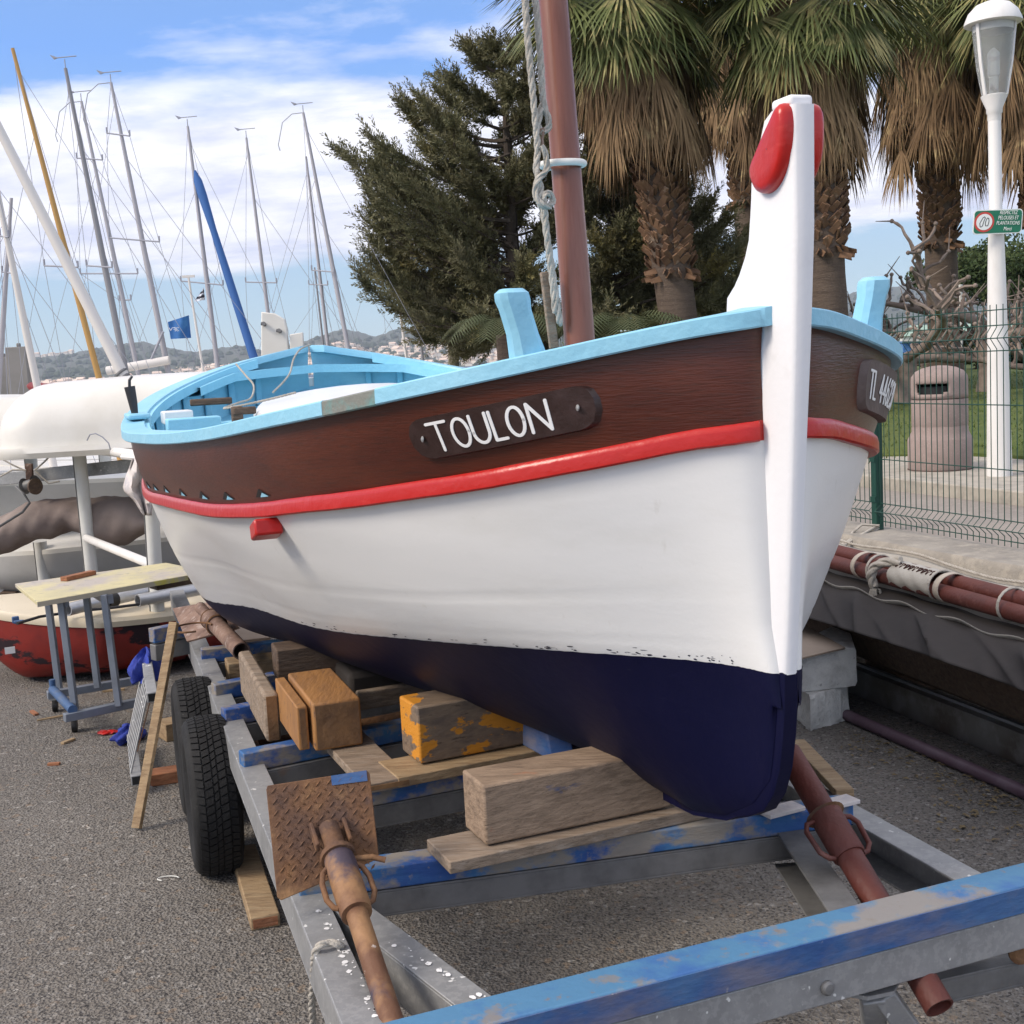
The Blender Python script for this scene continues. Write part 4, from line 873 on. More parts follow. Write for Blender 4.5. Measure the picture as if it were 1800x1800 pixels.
# front beam: blue timber bolted on a galvanised channel
p0=G(640,1830,.515); p1=G(1860,1520,.515)
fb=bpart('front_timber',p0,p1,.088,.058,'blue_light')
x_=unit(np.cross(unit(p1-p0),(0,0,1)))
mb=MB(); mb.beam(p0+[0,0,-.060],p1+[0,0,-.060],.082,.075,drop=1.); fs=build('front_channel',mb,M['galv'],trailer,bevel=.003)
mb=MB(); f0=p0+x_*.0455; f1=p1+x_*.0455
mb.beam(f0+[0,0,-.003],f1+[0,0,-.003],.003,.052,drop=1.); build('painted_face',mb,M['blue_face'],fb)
for px in (1450,1120,800):
    q=G(px,1698+ (1450-px)*.2418,.455); t_=((q-p0)@unit(p1-p0)); c=p0+unit(p1-p0)*t_+x_*.042+[0,0,-.10]
    mb=MB(); mb.lathe([(.014,0),(.014,.006),(.010,.010),(.001,.011)],c,ax=x_,n=14); build('bolt',mb,M['galv_dark'],fs,smooth=35)
# hitch legs below the front beam at the right
a=G(1545,1722,.375)
mb=MB(); mb.prism([G(1450,1738,.36),G(1592,1698,.36),G(1572,1742,.36),G(1525,1752,.36)],(0,0,-1),.008); build('gusset',mb,M['galv'],trailer)
bpart('hitch_leg',G(1532,1745,.345),G(1540,1860,.12),.045,.045,'galv',up=(1,0,0),drop=.5)
bpart('hitch_leg',G(1550,1742,.345),G(1640,1870,.17),.045,.045,'galv',up=(1,0,0),drop=.5)
chan('rear_crossbar',G(1640,1712,.33),G(1850,1665,.33),.05,.055,'galv_dark',open_side=1)
mb=MB(); q=G(1792,1676,.35); mb.lathe([(.022,-.004),(.022,.004),(.012,.008)],q,ax=(0,-1,0.1),n=18); build('rusty_bolt',mb,M['rust'],trailer)
# cross timbers (blue) on galvanised cross members
cross=[((353,1143),(500,1127)),((379,1205),(520,1180)),((397,1249),(560,1218)),((429,1327),(640,1285)),((690,1376),(830,1350)),((524,1543),(1232,1440))]
TXd=unit(G(1498,1409,.53)-G(524,1544,.53))
for k,(a,b) in enumerate(cross):
    A=G(*a,.532); B_=G(*b,.532); d=unit(B_-A)
    if k==4: A=A-d*.26
    L=1.32 if k<5 else np.linalg.norm(G(1500,1413,.532)-A)
    hh=.058 if k<4 else .052
    if k==5: B_=G(1500,1413,.532); d=unit(B_-A)
    n_=np.cross(d,(0,0,1)); off=-n_*.035
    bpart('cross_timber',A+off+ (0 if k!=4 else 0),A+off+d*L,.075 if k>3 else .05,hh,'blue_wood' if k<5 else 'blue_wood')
    chan('cross_member',A+off+d*.02+[0,0,-hh-.002],A+off+d*(L-.02)+[0,0,-hh-.002],.07,.06,'galv_dark',open_side=1)
for k,(a,b) in enumerate([((283,1104),(345,1092))]):
    A=G(265,1105,.56);B_=G(330,1092,.56); bpart('cross_timber',A,B_,.05,.062,'blue_wood'); bpart('cross_member',A+[0,0,-.07],B_+[0,0,-.07],.05,.07,'galv_dark')
# white-smeared fixing plates by the forefoot
bpart('fixing_plate',G(1342,1428,.545),G(1404,1412,.545),.05,.01,'cloth_white',bev=.002)
bpart('fixing_plate',G(1452,1412,.545),G(1500,1400,.545),.05,.01,'cloth_white',bev=.002)
# axle and its rubber-torsion tube
Wc=G(383,1524,0)+[0,0,.250]; Wd=TX
for k in range(2):
    c=Wc+TY*(.57*k); mb=MB(); mb.tube([c+TX*.12,c+TX*1.55],.035,14); build('axle',mb,M['rust'],trailer,smooth=50)
    mb=MB(); mb.beam(c+TX*.17+[0,0,.0]-TY*.22,c+TX*.17+TY*.22,.07,.06); mb.tube([c+TX*.13-TY*.20+[0,0,-.06],c+TX*.22-TY*.20+[0,0,-.06]],.07,18); build('suspension',mb,M['rust'],trailer,smooth=40)
def tyre(c,ax,rad=.252,wd=.150):
    w=thing  # placeholder to keep the tyre grouped under its wheel
    mb=MB(); hw=wd/2
    prof=[(rad*.62,-hw*.80),(rad*.70,-hw*.98),(rad*.82,-hw*1.04),(rad*.92,-hw*.98),(rad*.972,-hw*.86),(rad*.992,-hw*.62),(rad,-hw*.3),(rad,hw*.3),(rad*.992,hw*.62),(rad*.972,hw*.86),(rad*.92,hw*.98),(rad*.82,hw*1.04),(rad*.70,hw*.98),(rad*.62,hw*.80)]
    wheel=MB(); wheel.lathe([(rad*.60,-hw*.72),(rad*.63,-hw*.80),(rad*.60,-hw*.62),(rad*.52,-hw*.45),(rad*.30,-hw*.40),(rad*.22,-hw*.55),(rad*.05,-hw*.58)],c,ax=ax,n=36,cap=False); wheel.lathe([(rad*.60,hw*.72),(rad*.63,hw*.80),(rad*.58,hw*.6),(rad*.5,hw*.2),(.01,hw*.1)],c,ax=ax,n=36,cap=False)
    wh=build('wheel',wheel,M['rim'],trailer,smooth=40,fix=False)
    mb.lathe(prof,c,ax=ax,n=64,cap=False); ty=build('tyre',mb,M['rubber'],wh,smooth=45,fix=False)
    tr=MB(); axn=unit(ax); x=unit(np.cross((0,0,1),axn)); y=np.cross(axn,x); NB=62   # tread blocks with zigzag grooves
    for i in range(NB):
        for j,(o0,o1) in enumerate(((-.80,-.50),(-.44,-.13),(-.07,.10),(.16,.46),(.52,.82))):
            a0=2*PI*(i+(j%2)*.5)/NB; a1=a0+2*PI/NB*.80; sk=(.25 if j in (0,4) else -.3)*2*PI/NB; B1=[];B2=[]
            for (o,a) in ((o0,a0),(o1,a0+sk),(o1,a1+sk),(o0,a1)):
                rr=rad*(1-.030*max(0,abs(o)-.45)/.4); 
                for R_,L_ in ((rr-.004,B1),(rr+.0065,B2)): L_.append(c+axn*o*hw*.98+R_*(x*math.cos(a)+y*math.sin(a)))
            tr.hexa(B1,B2)
    t_=build('tread',tr,M['rubber'],wh,fix=True); t_['kind']='stuff'
for k in range(2): tyre(Wc+TY*(.57*k),TX)
tyre(Wc+TX*1.62,TX); tyre(Wc+TX*1.62+TY*.57,TX)
for q in (.30,): # chocks of rail on top of the wheels: bump stops
    pass

# ------------------------------------------------------------------ timbers and blocks laid on the trailer
def timber(name,label,cat,c0,c1,w,h,mt,group=None,end=None,bev=.006,up=(0,0,1),drop=0.):
    """c0,c1: bottom centre line"""
    mb=MB(); mb.beam(c0,c1,w,h,up=up,drop=drop)
    c=(np.asarray(c0)+np.asarray(c1))/2; t=thing(name,label,cat,(c[0],c[1],min(c0[2],c1[2])),group)
    build('timber' if cat!='plank' else 'board',mb,M[mt],t,bevel=bev)
    if end:
        d=unit(np.asarray(c1,float)-np.asarray(c0,float))
        for q,s in ((np.asarray(c0,float),-1),(np.asarray(c1,float),1)):
            m2=MB(); u=unit(np.cross(unit(np.cross(d,up)),d)); x=unit(np.cross(d,up)); m2.box(q+u*h/2*(1 if drop==0 else 0)+d*s*.001,(.004,w-.014,h-.014),[d,-x,u]); build('end_grain',m2,M[end],t)
    return t
dirx=unit(G(1185,1418,.565)-G(855,1488,.565)); nrm=np.cross((0,0,1),dirx)
a=G(855,1488,.565)+nrm*.066; timber('keel_block','big knotty grey timber block nearest the front, under the navy forefoot','timber block',a,a+dirx*.46,.128,.135,'wood_front','timbers propping the boat')
a=G(790,1514,.563); timber('plank','pale plank under the nearest knotty block','plank',a+nrm*.075+[0,0,-.030],a+nrm*.075+dirx*.66+[0,0,-.030],.15,.028,'wood_grey','planks on the trailer',bev=.003)
d2=unit(G(983,1297,.565)-G(739,1344,.565)); n2=np.cross((0,0,1),d2)
a=G(739,1344,.565)+n2*.07; timber('keel_block','timber block with flaking orange paint behind the knotty one','timber block',a,a+d2*.62,.14,.155,'wood_orange','timbers propping the boat')
a=G(697,1364,.563); timber('plank','weathered plank under the orange flaking block','plank',a+n2*.07+[0,0,-.030],a+n2*.07+d2*.75+[0,0,-.030],.16,.028,'wood_tan','planks on the trailer',bev=.003)
# orange post seen end-on with its side boards
d3=unit(Ld+np.array([-.02,0,0])); a=(G(551,1320,.562)+G(643,1310,.562))/2
timber('orange_post','square orange-painted post seen end-on, left of the centre','post',a,a+d3*.40,.135,.135,'orange_post','timbers propping the boat',end='end_grain')
x3=unit(np.cross(d3,(0,0,1)))
timber('stub_board','upright orange-edged board against the left side of the orange post','board',a-x3*.092+d3*.03,a-x3*.092+d3*.40,.030,.125,'orange_post','timbers propping the boat',end='end_grain',bev=.004)
q=G(487,1312,.50); timber('stub_board','thick grey board on edge, outermost left of the orange post','board',q+d3*.05,q+d3*.62+[0,0,.02],.045,.15,'wood_grey','timbers propping the boat',end='end_grain',bev=.01)
q=G(560,1195,.64)+d3*.30; timber('cross_block','dark weathered block lying across behind the orange post','timber block',q-TX*.09+[0,0,-.05],q+TX*.42+[0,0,-.05],.13,.11,'wood_dark','timbers propping the boat')
a=G(594,1312,.534); b=G(683,1388,.534); d4=unit(b-a); timber('plank','long grey plank lying lengthwise from the orange post to the chequer plate','plank',a+d3*.5-[0,0,.002],b-[0,0,.002],.125,.026,'wood_grey','planks on the trailer',end='end_grain',bev=.003)
q=G(640,1245,.58)+d3*.1; timber('cross_plank','pale plank set on edge across the trailer between orange post and orange block','plank',q+[0,0,-.03],q+dirx*.35+[0,0,-.03],.03,.06,'wood_grey','planks on the trailer')
# timbers further back, half in the dark
q=G(430,1200,.45); timber('cross_block','rough brown timber under the second blue cross beam','timber block',G(405,1215,.40)+TY*.1,G(405,1215,.40)+TX*.62+TY*.1,.12,.10,'wood_tan','timbers propping the boat')
q=G(330,1150,.3)
# blue wedges against the keel
p=[G(983,1297,.565),G(1033,1318,.565)]
mb=MB(); A=W3(1.02,-.055,.565);
mb.hexa([W3(1.00,-.05,.56),W3(1.02,-.11,.56),W3(1.75,-.20,.57),W3(1.75,-.04,.57)],[W3(1.05,-.05,.672),W3(1.07,-.105,.668),W3(1.75,-.20,.70),W3(1.75,-.04,.70)])
solo('blue_wedge',mb,M['blue_face'],'bright blue painted wedge tucked beside the keel behind the orange block','wedge',bevel=.004)
c=Y(690,1205,3.95); mb=MB(); mb.rbox(c+np.array([-.04,.15,0]),(.30,.24,.10),.35); cc=solo('pad',mb,M['tarp_grey'],'grey padded block with a blue end under the bilge','pad',bevel=.02)
mb=MB(); mb.rbox(c+np.array([.14,.13,0]),(.05,.22,.102),.35); solo('blue_wedge',mb,M['bluebar'],'small blue wedge at the end of the grey pad','wedge',bevel=.01)

# ------------------------------------------------------------------ acrow props lying on the trailer
def prop(label,p_top,p_bot,r1,r2,split,mt1,mt2,plate=None,handle=True,coll=.0,collar_frac=(.0,.0),pins=True,shaft3=None):
    base=(p_top+p_bot)/2; t=thing('steel_prop',label,'prop',tuple(base),'steel props lying on the trailer')
    d=unit(p_bot-p_top); L=np.linalg.norm(p_bot-p_top); s=p_top+d*split
    mb=MB(); mb.tube([p_top,s+d*.02],r1,22); build('inner_tube',mb,M[mt1],t,smooth=50)
    mb=MB(); mb.pipe(s,p_bot,r2,r2*.86,24); build('outer_tube',mb,M[mt2],t,smooth=50)
    x=unit(np.cross(d,(0,0,1))); y=np.cross(x,d)
    return t,d,s,x,y
# near prop with its chequer plate foot
pa=G(578,1455,.665); pb=G(700,1830,.47)
t,d,s,x,y=prop('rusty prop with a square chequer-plate foot, nearest on the left rail',pa,pb,.0215,.021,.15,'rust','ochre_pipe')
e=unit(pb-pa)
mb=MB(); c0=pa+e*.085; mb.tube([c0,c0+e*.012],.036,24); build('collar_ring',mb,M['rust'],t,smooth=40)
mb=MB(); mb.tube([c0+e*.010,c0+e*.030,c0+e*.15,c0+e*.17],[.030,.0315,.0315,.030],24); build('sleeve',mb,M['ochre_pipe'],t,smooth=40)
for sg in (-1,1):
    k=c0+e*.035+x*sg*.030; mb=MB(); o=x*sg; mb.tube([k,k+o*.010+e*.012,k+o*.017+e*.04,k+o*.017+e*.085,k+o*.008+e*.108,k+e*.112],.0058,8); build('handle',mb,M['rust'],t,smooth=50)
k=c0+e*.02-x*.03; mb=MB(); mb.tube([k,k-x*.035+e*.004,k-x*.06+e*.014+[0,0,-.004]],.0065,8); build('handle',mb,M['rust'],t,smooth=50)
for sg in (-1,1):
    mb=MB(); mb.beam(pa+x*sg*.034-e*.015,pa+x*sg*.034+e*.055,.009,.022,up=y,drop=.5); build('lug',mb,M['rust'],t,bevel=.003)
# plate: corners measured on a plane square to the tube at its top
pc=pa-e*.012
def onplane(px,py,c,n):
    dd=ray(px,py); return O3+dd*(((c-O3)@n)/(dd@n))
nP=unit(np.array([.12,-.93,.36]))
cs=[onplane(px,py,pc,nP) for px,py in ((468,1388),(470,1381),(644,1354),(650,1360),(666,1505),(660,1512),(494,1583),(487,1577))]
mb=MB(); mb.prism(cs,-nP,.009); plate=build('foot_plate',mb,M['chequer'],t,bevel=.0015)
u1=unit(cs[2]-cs[1]); v1=unit(np.cross(nP,u1)); cen=np.mean(cs,axis=0)
mb=MB()
for i in range(-9,10):
    for j in range(-9,10):
        if (i+j)%2: continue
        p=cen+u1*i*.0115+v1*j*.0115+nP*.0006; 
        if max(abs(i),abs(j))*.0115>.0935: continue
        a=PI/4 if (i%2==0) else -PI/4; dd=u1*math.cos(a)+v1*math.sin(a); ee=np.cross(nP,dd); L_=.0085; w_=.0026
        mb.add([p-dd*L_,p-ee*w_,p+dd*L_,p+ee*w_,p-dd*L_*.45+nP*.0017,p+dd*L_*.45+nP*.0017],[(0,1,4),(1,2,5,4),(2,3,5),(3,0,4,5)])
lug=build('chequer_pattern',mb,M['chequer'],plate,fix=False)
mb=MB(); q0,q1=cs[2]+(cs[1]-cs[2])*.36,cs[2]; mb.prism([q0+nP*.0012,q1+nP*.0012,q1-v1*.028*0+unit(cs[4]-cs[3])*.022+nP*.0012,q0+unit(cs[4]-cs[3])*.020+nP*.0012],nP,.0008); build('blue_paint',mb,M['blue_face'],plate)
# far prop
pa=G(352,1068,.66); pb=G(420,1140,.585); 
t,d,s,x,y=prop('scuffed pinkish prop with an open pipe end on the far left rail',pa,pa+(pb-pa)*1.06,.024,.034,.18,'rust_pipe','rust_pipe')
mb=MB(); mb.lathe([(.035,0),(.0405,.003),(.0405,.09),(.035,.094)],pa+d*.16,ax=d,n=24); build('sleeve',mb,M['rust_pipe'],t,smooth=40)
for q in (.165,.25):
    mb=MB(); mb.lathe([(.040,-.004),(.044,0),(.040,.004)],pa+d*q,ax=d,n=24,cap=False); build('wire_ring',mb,M['rust'],t,smooth=60)
cs=[G(*p) for p in ((303,1069,.60),(366,1058,.66),(420,1102,.60),(328,1127,.54))]
mb=MB(); mb.prism(cs,unit(np.cross(cs[1]-cs[0],cs[3]-cs[0]))*1,.010); pl=build('foot_plate',mb,M['rust_pipe'],t,bevel=.0015)
c=G(362,1100,.64); mb=MB(); K=20; mb.tube([c+np.array([.075*math.cos(a)-.05,.09*math.sin(a)-.02,.0]) for a in np.linspace(.4,5.2,K)],.004,6); build('wire_hoop',mb,M['rust'],t,smooth=60)
# red prop on the right
pa=G(1372,1300,.70); pb=G(1652,1772,.33)
pm=G(1480,1478,.585); e=unit(pb-pa)
t,d,s,x,y=prop('dark red prop lying along the right side of the trailer',pa-e*.4,pb,.0235,.0290,.44,'red_pipe','red_pipe')
c0=min((np.linalg.norm(np.array(proj2(pa+e*q))-np.array([1450,1432])),q) for q in np.linspace(0,1.4,300))[1]; c1=min((np.linalg.norm(np.array(proj2(pa+e*q))-np.array([1487,1505])),q) for q in np.linspace(0,1.4,300))[1]
k0=pa+e*c0; k1=pa+e*c1
mb=MB(); mb.tube([k0-e*.004,k0,k0+e*.01,k1,k1+e*.004],[.031,.038,.036,.036,.033],24); build('sleeve',mb,M['red_pipe'],t,smooth=40)
mb=MB(); mb.lathe([(.034,-.004),(.045,0),(.034,.004)],k0,ax=e,n=24); build('wire_ring',mb,M['rust'],t,smooth=60)
LL=np.linalg.norm(k1-k0)
for sg in (-1,1):
    mb=MB(); o=x*sg; k=k0+e*.012+o*.034; mb.tube([k,k+o*.020+e*.004,k+o*.030+e*.022,k+o*.026+e*(LL*.72),k+o*.012+e*(LL*.88),k+e*(LL*.9)],.0062,8); build('handle',mb,M['red_pipe'],t,smooth=50)
# flat board beside the red prop
timber('plank','grey-brown plank on edge running beside the red prop behind the forefoot','plank',G(1400,1312,.50),G(1486,1402,.50),.045,.02,'wood_tan','planks on the trailer',bev=.002)
# white paint splashes on the rails
mb=MB(); r4=random.Random(12)
def splat(c,ax1,ax2,nn,r):
    n=9; P=[]
    for q in range(n):
        a=2*PI*q/n; k=r*r4.uniform(.7,1.25); P.append(c+ax1*math.cos(a)*k*1.3+ax2*math.sin(a)*k+nn*.0012)
    mb.add(P,[tuple(range(n))])
for k in range(46):
    q=r4.random(); px=553+102*q+r4.uniform(4,26); py=1600+195*q; c=G(px,py,ZR); splat(c,Ld,np.cross(Ld,(0,0,1)),np.array([0,0,1.]),r4.choice((.0012,.002,.002,.003,.0055)))
for k in range(16):
    q=r4.random(); c=G(670+160*q+r4.uniform(0,30),1655+100*q,ZR-.003); splat(c,Ld,np.cross(Ld,(0,0,1)),np.array([0,0,1.]),r4.choice((.0012,.002,.003,.006)))
o_=build('paint_splash',mb,M['letter'],railL,fix=False); o_['kind']='stuff'
# mooring rope hitched round the left rail
pts=[G(600,1672,.46),G(598,1662,.50),G(578,1657,.507),G(560,1664,.505),G(553,1680,.48),G(551,1720,.40),G(548,1760,.33),G(552,1820,.22),G(560,1900,.1)]
mb=rope(pts,.0075); solo('hitched_rope',mb,M['rope'],'twisted pale rope looped over the left rail near the bottom edge','rope',smooth=60)

# ------------------------------------------------------------------ bits lying on the ground by the wheels
a=G(470,1640,.0); timber('plank','mossy brown plank lying on the asphalt below the chequer plate','plank',a+TY*.03,a+TY*.62,.085,.04,'wood_tan','loose wood on the asphalt',end='wood_brick',bev=.004)
a=G(300,1368,.0); timber('wood_offcut','red-brown offcut lying on the ground left of the front wheel','offcut',G(264,1378,0),G(340,1362,0)+[.1,0,0],.09,.05,'wood_brick','loose wood on the asphalt',bev=.004)
timber('wood_offcut','pale offcut between the two left wheels','offcut',G(285,1300,0),G(330,1290,0),.12,.08,'wood_tan','loose wood on the asphalt',bev=.004)
timber('wood_offcut','pinkish block beside the inner side of the rear wheel','offcut',G(352,1250,.14),G(400,1240,.14),.14,.07,'wood_tan','loose wood on the asphalt',bev=.004)
# slat leaning against the rail
a=G(240,1456,.01); b=G(306,1094,.70)
mb=MB(); mb.beam(a,b,.034,.020,up=(-.3,-1,.2),drop=.5); solo('leaning_batten',mb,M['wood_tan'],'thin pale wooden slat leaning against the trailer behind the wheels','slat',bevel=.002)
# galvanised grating frame standing on edge with its blue rag
t=thing('grating_frame','galvanised box-tube frame with wire bars standing on edge by the wheels','frame',tuple(G(240,1385,0)))
p_tf=G(268,1226,.36); p_tb=G(252,1172,.40); p_bf=G(240,1372,.06); p_bb=G(222,1300,.05)
def boxtube(a,b,w,name='box_tube'):
    mb=MB(); mb.beam(a,b,w,w,drop=.5); o=build(name,mb,M['galv'],t,bevel=.003); dd=unit(np.asarray(a)-np.asarray(b)); m2=MB(); m2.beam(np.asarray(a)+dd*.0015,np.asarray(a)-dd*.01,w*.74,w*.74,drop=.5); build('tube_end_shade',m2,M['black'],o)  # black plug on the solid end paints the shade of a hollow tube
dF=unit(p_tb-p_tf); boxtube(p_tf,p_tf+TY*.62+[0,0,.04],.042); boxtube(p_bf,p_bf+TY*.62,.042)
for k in range(7):
    q=.03+.08*k; mb=MB(); mb.tube([p_bf+TY*q+[-.02,0,.02],p_tf+TY*q+[-.02,0,0]],.0045,6); build('bar',mb,M['galv'],t)
mb=MB(); mb.beam(p_bf+TY*.30+[.015,0,.03],p_tf+TY*.30+[.015,0,-.03],.05,.004,up=TX,drop=.5); build('web_plate',mb,M['rust'],t)
def rag(c,rx,ry,rz_,lab,mt,seed,cat='rag',hang=0.,name='blue_rag'):
    rs=np.random.default_rng(seed); mb=MB(); P=[]; ph=rs.random(8)*6
    for i in range(25):
        th=PI*i/24; row=[]
        for j in range(36):
            a=2*PI*j/36; r=1+.16*math.sin(3*a+ph[0])+.12*math.sin(7*a+ph[1]+th*3)+.08*math.sin(5*th+ph[2]+a*2)+.06*math.sin(11*a+6*th)
            row.append((c[0]+rx*r*math.sin(th)*math.cos(a),c[1]+ry*r*math.sin(th)*math.sin(a),c[2]+rz_*r*math.cos(th)-hang*max(0,math.sin(th))**2))
        P.append(row)
    mb.grid(P,close_v=True); return solo(name,mb,M[mt],lab,cat,smooth=70,fix=False)
rag(p_tf+TY*.50+[0,0,.035],.06,.12,.055,'blue rag draped over the top tube of the grating frame','cloth_blue',1,hang=.05)
rag(G(226,1290,.03),.06,.10,.035,'blue rag crumpled on the asphalt beside the grating frame','cloth_blue',2)
rag(G(188,1287,.008),.045,.03,.008,'bright red scrap lying on the asphalt left of the grating frame','red_paint',3,cat='scrap',name='red_scrap')
# litter: chips, leaves and thin wire curls
mb=MB(); rl=random.Random(5)
for k in range(900):
    x=rl.uniform(-4,3); y=rl.uniform(1.6,9); s=rl.uniform(.002,.007)*(1+.12*y); a=rl.uniform(0,PI); h=s*.5
    c=np.array([x,y,0]); P=[c+np.array([math.cos(a+q)*s*rl.uniform(.5,1.3),math.sin(a+q)*s*rl.uniform(.3,.9),0.001]) for q in (0,1.4,3.0,4.6)]; mb.add(P+[p*1+np.array([0,0,h]) for p in P],[(4,5,6,7),(0,1,5,4),(1,2,6,5),(2,3,7,6),(3,0,4,7)])
stuff(build('grit',mb,M['path'],fix=False),'loose grit and chips scattered over the asphalt','grit')
mb=MB()
for k in range(230):
    if k<170: q=G(1480+rl.uniform(0,320),1300,0); u=rl.uniform(0,1); q=G(1495+305*u+rl.gauss(0,14),1285+110*u+abs(rl.gauss(0,22)),0)
    else: q=G(rl.uniform(1640,1800),rl.uniform(1400,1480),0)
    a=rl.uniform(0,2*PI); s=rl.uniform(.006,.016); mb.add([q+np.array([math.cos(a)*s,math.sin(a)*s,.004]),q+np.array([math.cos(a+1.6)*s*.5,math.sin(a+1.6)*s*.5,.010]),q+np.array([-math.cos(a)*s,-math.sin(a)*s,.005]),q+np.array([-math.cos(a+1.6)*s*.5,-math.sin(a+1.6)*s*.5,.008])],[(0,1,2,3)])
stuff(build('dry_leaves',mb,M['leaf_dry'],fix=False),'dry leaves and straw drifted along the purple pipe','leaves')
for k,(px,py,l) in enumerate(((95,1345,'reddish'),(120,1305,'longer'),(60,1255,'darkest'),(200,1215,'palest'))):
    q=G(px,py,0); mb=MB(); mb.rbox(q+[0,0,.006],(.05+.02*k,.02,.010),k*1.1); solo('wood_chip',mb,M['wood_brick' if k in (0,2) else 'wood_tan'],l+' wood chip lying on the asphalt left of the wheels','chip','chips on the asphalt')
# curl of white wire on the asphalt
q=G(295,1545,.006); mb=MB(); mb.tube([q+np.array([math.cos(a)*.035,math.sin(a)*.02+.01*a*.2,0]) for a in np.linspace(.3,4.2,16)],.0018,5); solo('wire_curl',mb,M['ring_white'],'thin white wire curl on the asphalt before the front wheel','wire')

# ------------------------------------------------------------------ green mesh fence on the wall
ZF=.40
def fence_panel(u0,u1,lab,dirv=FD,org=FP):
    L=abs(u1-u0); mid=org+dirv*(u0+u1)/2
    t=thing('mesh_fence_panel',lab,'fence panel',(mid[0],mid[1],ZF),'green mesh fence panels')
    nn=np.array([dirv[1],-dirv[0]]); nn=nn if nn@FN<0 else -nn
    zz=[.045,.075,.105,.165,.225,.26]; top=1.36
    prof=[(0,.03),(0,.085),(-.045,.125),(0,.165),(0,1.13),(-.045,1.19),(0,1.25),(0,1.375)]
    mb=MB(); n=int(L/.05)
    for i in range(n+1):
        u=u0+(u1-u0)*i/n; p=org+dirv*u
        mb.tube([(p[0]+nn[0]*-o,p[1]+nn[1]*-o,ZF+z) for o,z in prof],.0029,4,cap=False)
    build('upright_wires',mb,M['fence_green'],t,fix=False)
    mb=MB()
    for z in (.06,.175,.46,.82,1.12,1.26,1.345): 
        a=org+dirv*u0;b=org+dirv*u1; mb.tube([(a[0],a[1],ZF+z),(b[0],b[1],ZF+z)],.0034,5)
    for z in (.125,1.19):
        a=org+dirv*u0-nn*-.0;b=org+dirv*u1; o=nn*.045; mb.tube([(a[0]+o[0],a[1]+o[1],ZF+z),(b[0]+o[0],b[1]+o[1],ZF+z)],.0034,5)
    build('cross_wires',mb,M['fence_green'],t,fix=False)
def fence_post(u,lab,dirv=FD,org=FP):
    p=org+dirv*u; t=thing('fence_post',lab,'post',(p[0],p[1],ZF),'green fence posts'); mb=MB(); mb.rbox((p[0],p[1],ZF+.72),(.055,.055,1.44),math.atan2(dirv[1],dirv[0])); build('upright',mb,M['fence_green'],t,bevel=.004)
    for z in (.2,.46,.82,1.2):
        mb=MB(); mb.rbox((p[0]-FN[0]*.03,p[1]-FN[1]*.03,ZF+z),(.05,.012,.035),math.atan2(dirv[1],dirv[0])); build('clamp',mb,M['fence_green'],t)
fence_post(0,'dark green square fence post beside the bow of the boat')
fence_post(2.5,'dark green fence post off the right edge of the picture'); fence_post(-2.5,'dark green fence post hidden behind the boat')
fence_panel(.03,2.47,'green welded mesh fence panel in front of the litter bin')
fence_panel(-2.47,-.03,'green welded mesh fence panel between the boat and the near post')
fence_panel(2.53,4.97,'green welded mesh fence panel at the far right')
# ropes round the foot of the post
mb=MB(); P0=np.array([FP[0],FP[1],ZF+.03])
for k in range(5):
    z=.012*k; a=Y(1545,922+3*k,8.0); b=Y(1440,985+5*k,7.6+.05*k); mid=(a+b)/2+[0,0,.03*math.sin(k*2.)]
    mb.tube([a,mid,b],.0085,6)
mb.tube([Y(1545,924,7.97),Y(1515,922,7.97),Y(1500,935,7.95),Y(1488,950,7.9),Y(1478,960,7.85)],.009,6); solo('tied_rope',mb,M['rope'],'bundle of pale ropes tied round the foot of the green post','rope',smooth=60)
# ------------------------------------------------------------------ litter bin, lamp post, sign
bp=G(1653,824,.484); bz=.484
t=thing('litter_bin','pinkish concrete litter bin with a domed top and a slot, behind the fence','litter bin',(bp[0],bp[1],bz))
mb=MB(); mb.lathe([(.262,.0),(.27,.02),(.27,.26),(.262,.275),(.235,.33),(.235,.365),(.232,.372),(.232,.38),(.235,.386),(.235,.60),(.232,.607)],(bp[0],bp[1],bz),n=48); build('body',mb,M['bin'],t,smooth=35)
mb=MB(); mb.lathe([(.228,.600),(.228,.63)],(bp[0],bp[1],bz),n=40); mb.lathe([(.273,.0),(.273,.012)],(bp[0],bp[1],bz-.003),n=40); build('seam',mb,M['bin_dark'],t,smooth=35)
# domed lid with the slot cut through its wall
mb=MB(); K=72; cz=bz; tocam=math.atan2(-bp[1],-bp[0]); slot0,slot1=tocam-1.05,tocam+.22
rows=[(.235,.615),(.235,.655),(.235,.672),(.235,.745),(.235,.770),(.232,.80),(.20,.845),(.14,.875),(.07,.89),(.001,.895)]
V=[];F=[]
for r,z in rows:
    for k in range(K): a=2*PI*k/K; V.append((bp[0]+r*math.cos(a),bp[1]+r*math.sin(a),cz+z))
for i in range(len(rows)-1):
    for k in range(K):
        a=(2*PI*(k+.5)/K-tocam+PI)%(2*PI)-PI
        if -1.0<a<.35 and ((i==2) or (i==1 and -.85<a<.15)): continue
        F.append((i*K+k,i*K+(k+1)%K,(i+1)*K+(k+1)%K,(i+1)*K+k))
mb.add(V,F); lid=build('lid',mb,M['bin'],t,smooth=50); sm=lid.modifiers.new('thick','SOLIDIFY'); sm.thickness=.03; sm.offset=-1
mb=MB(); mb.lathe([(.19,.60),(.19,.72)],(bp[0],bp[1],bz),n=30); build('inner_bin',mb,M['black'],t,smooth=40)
lp=G(1757,836,.484); lt=Y(1748,210,lp[1]); lz=lt[2]
t=thing('street_lamp','white street lamp with a domed cap and tapered glass lantern behind the fence','street lamp',tuple(lp))
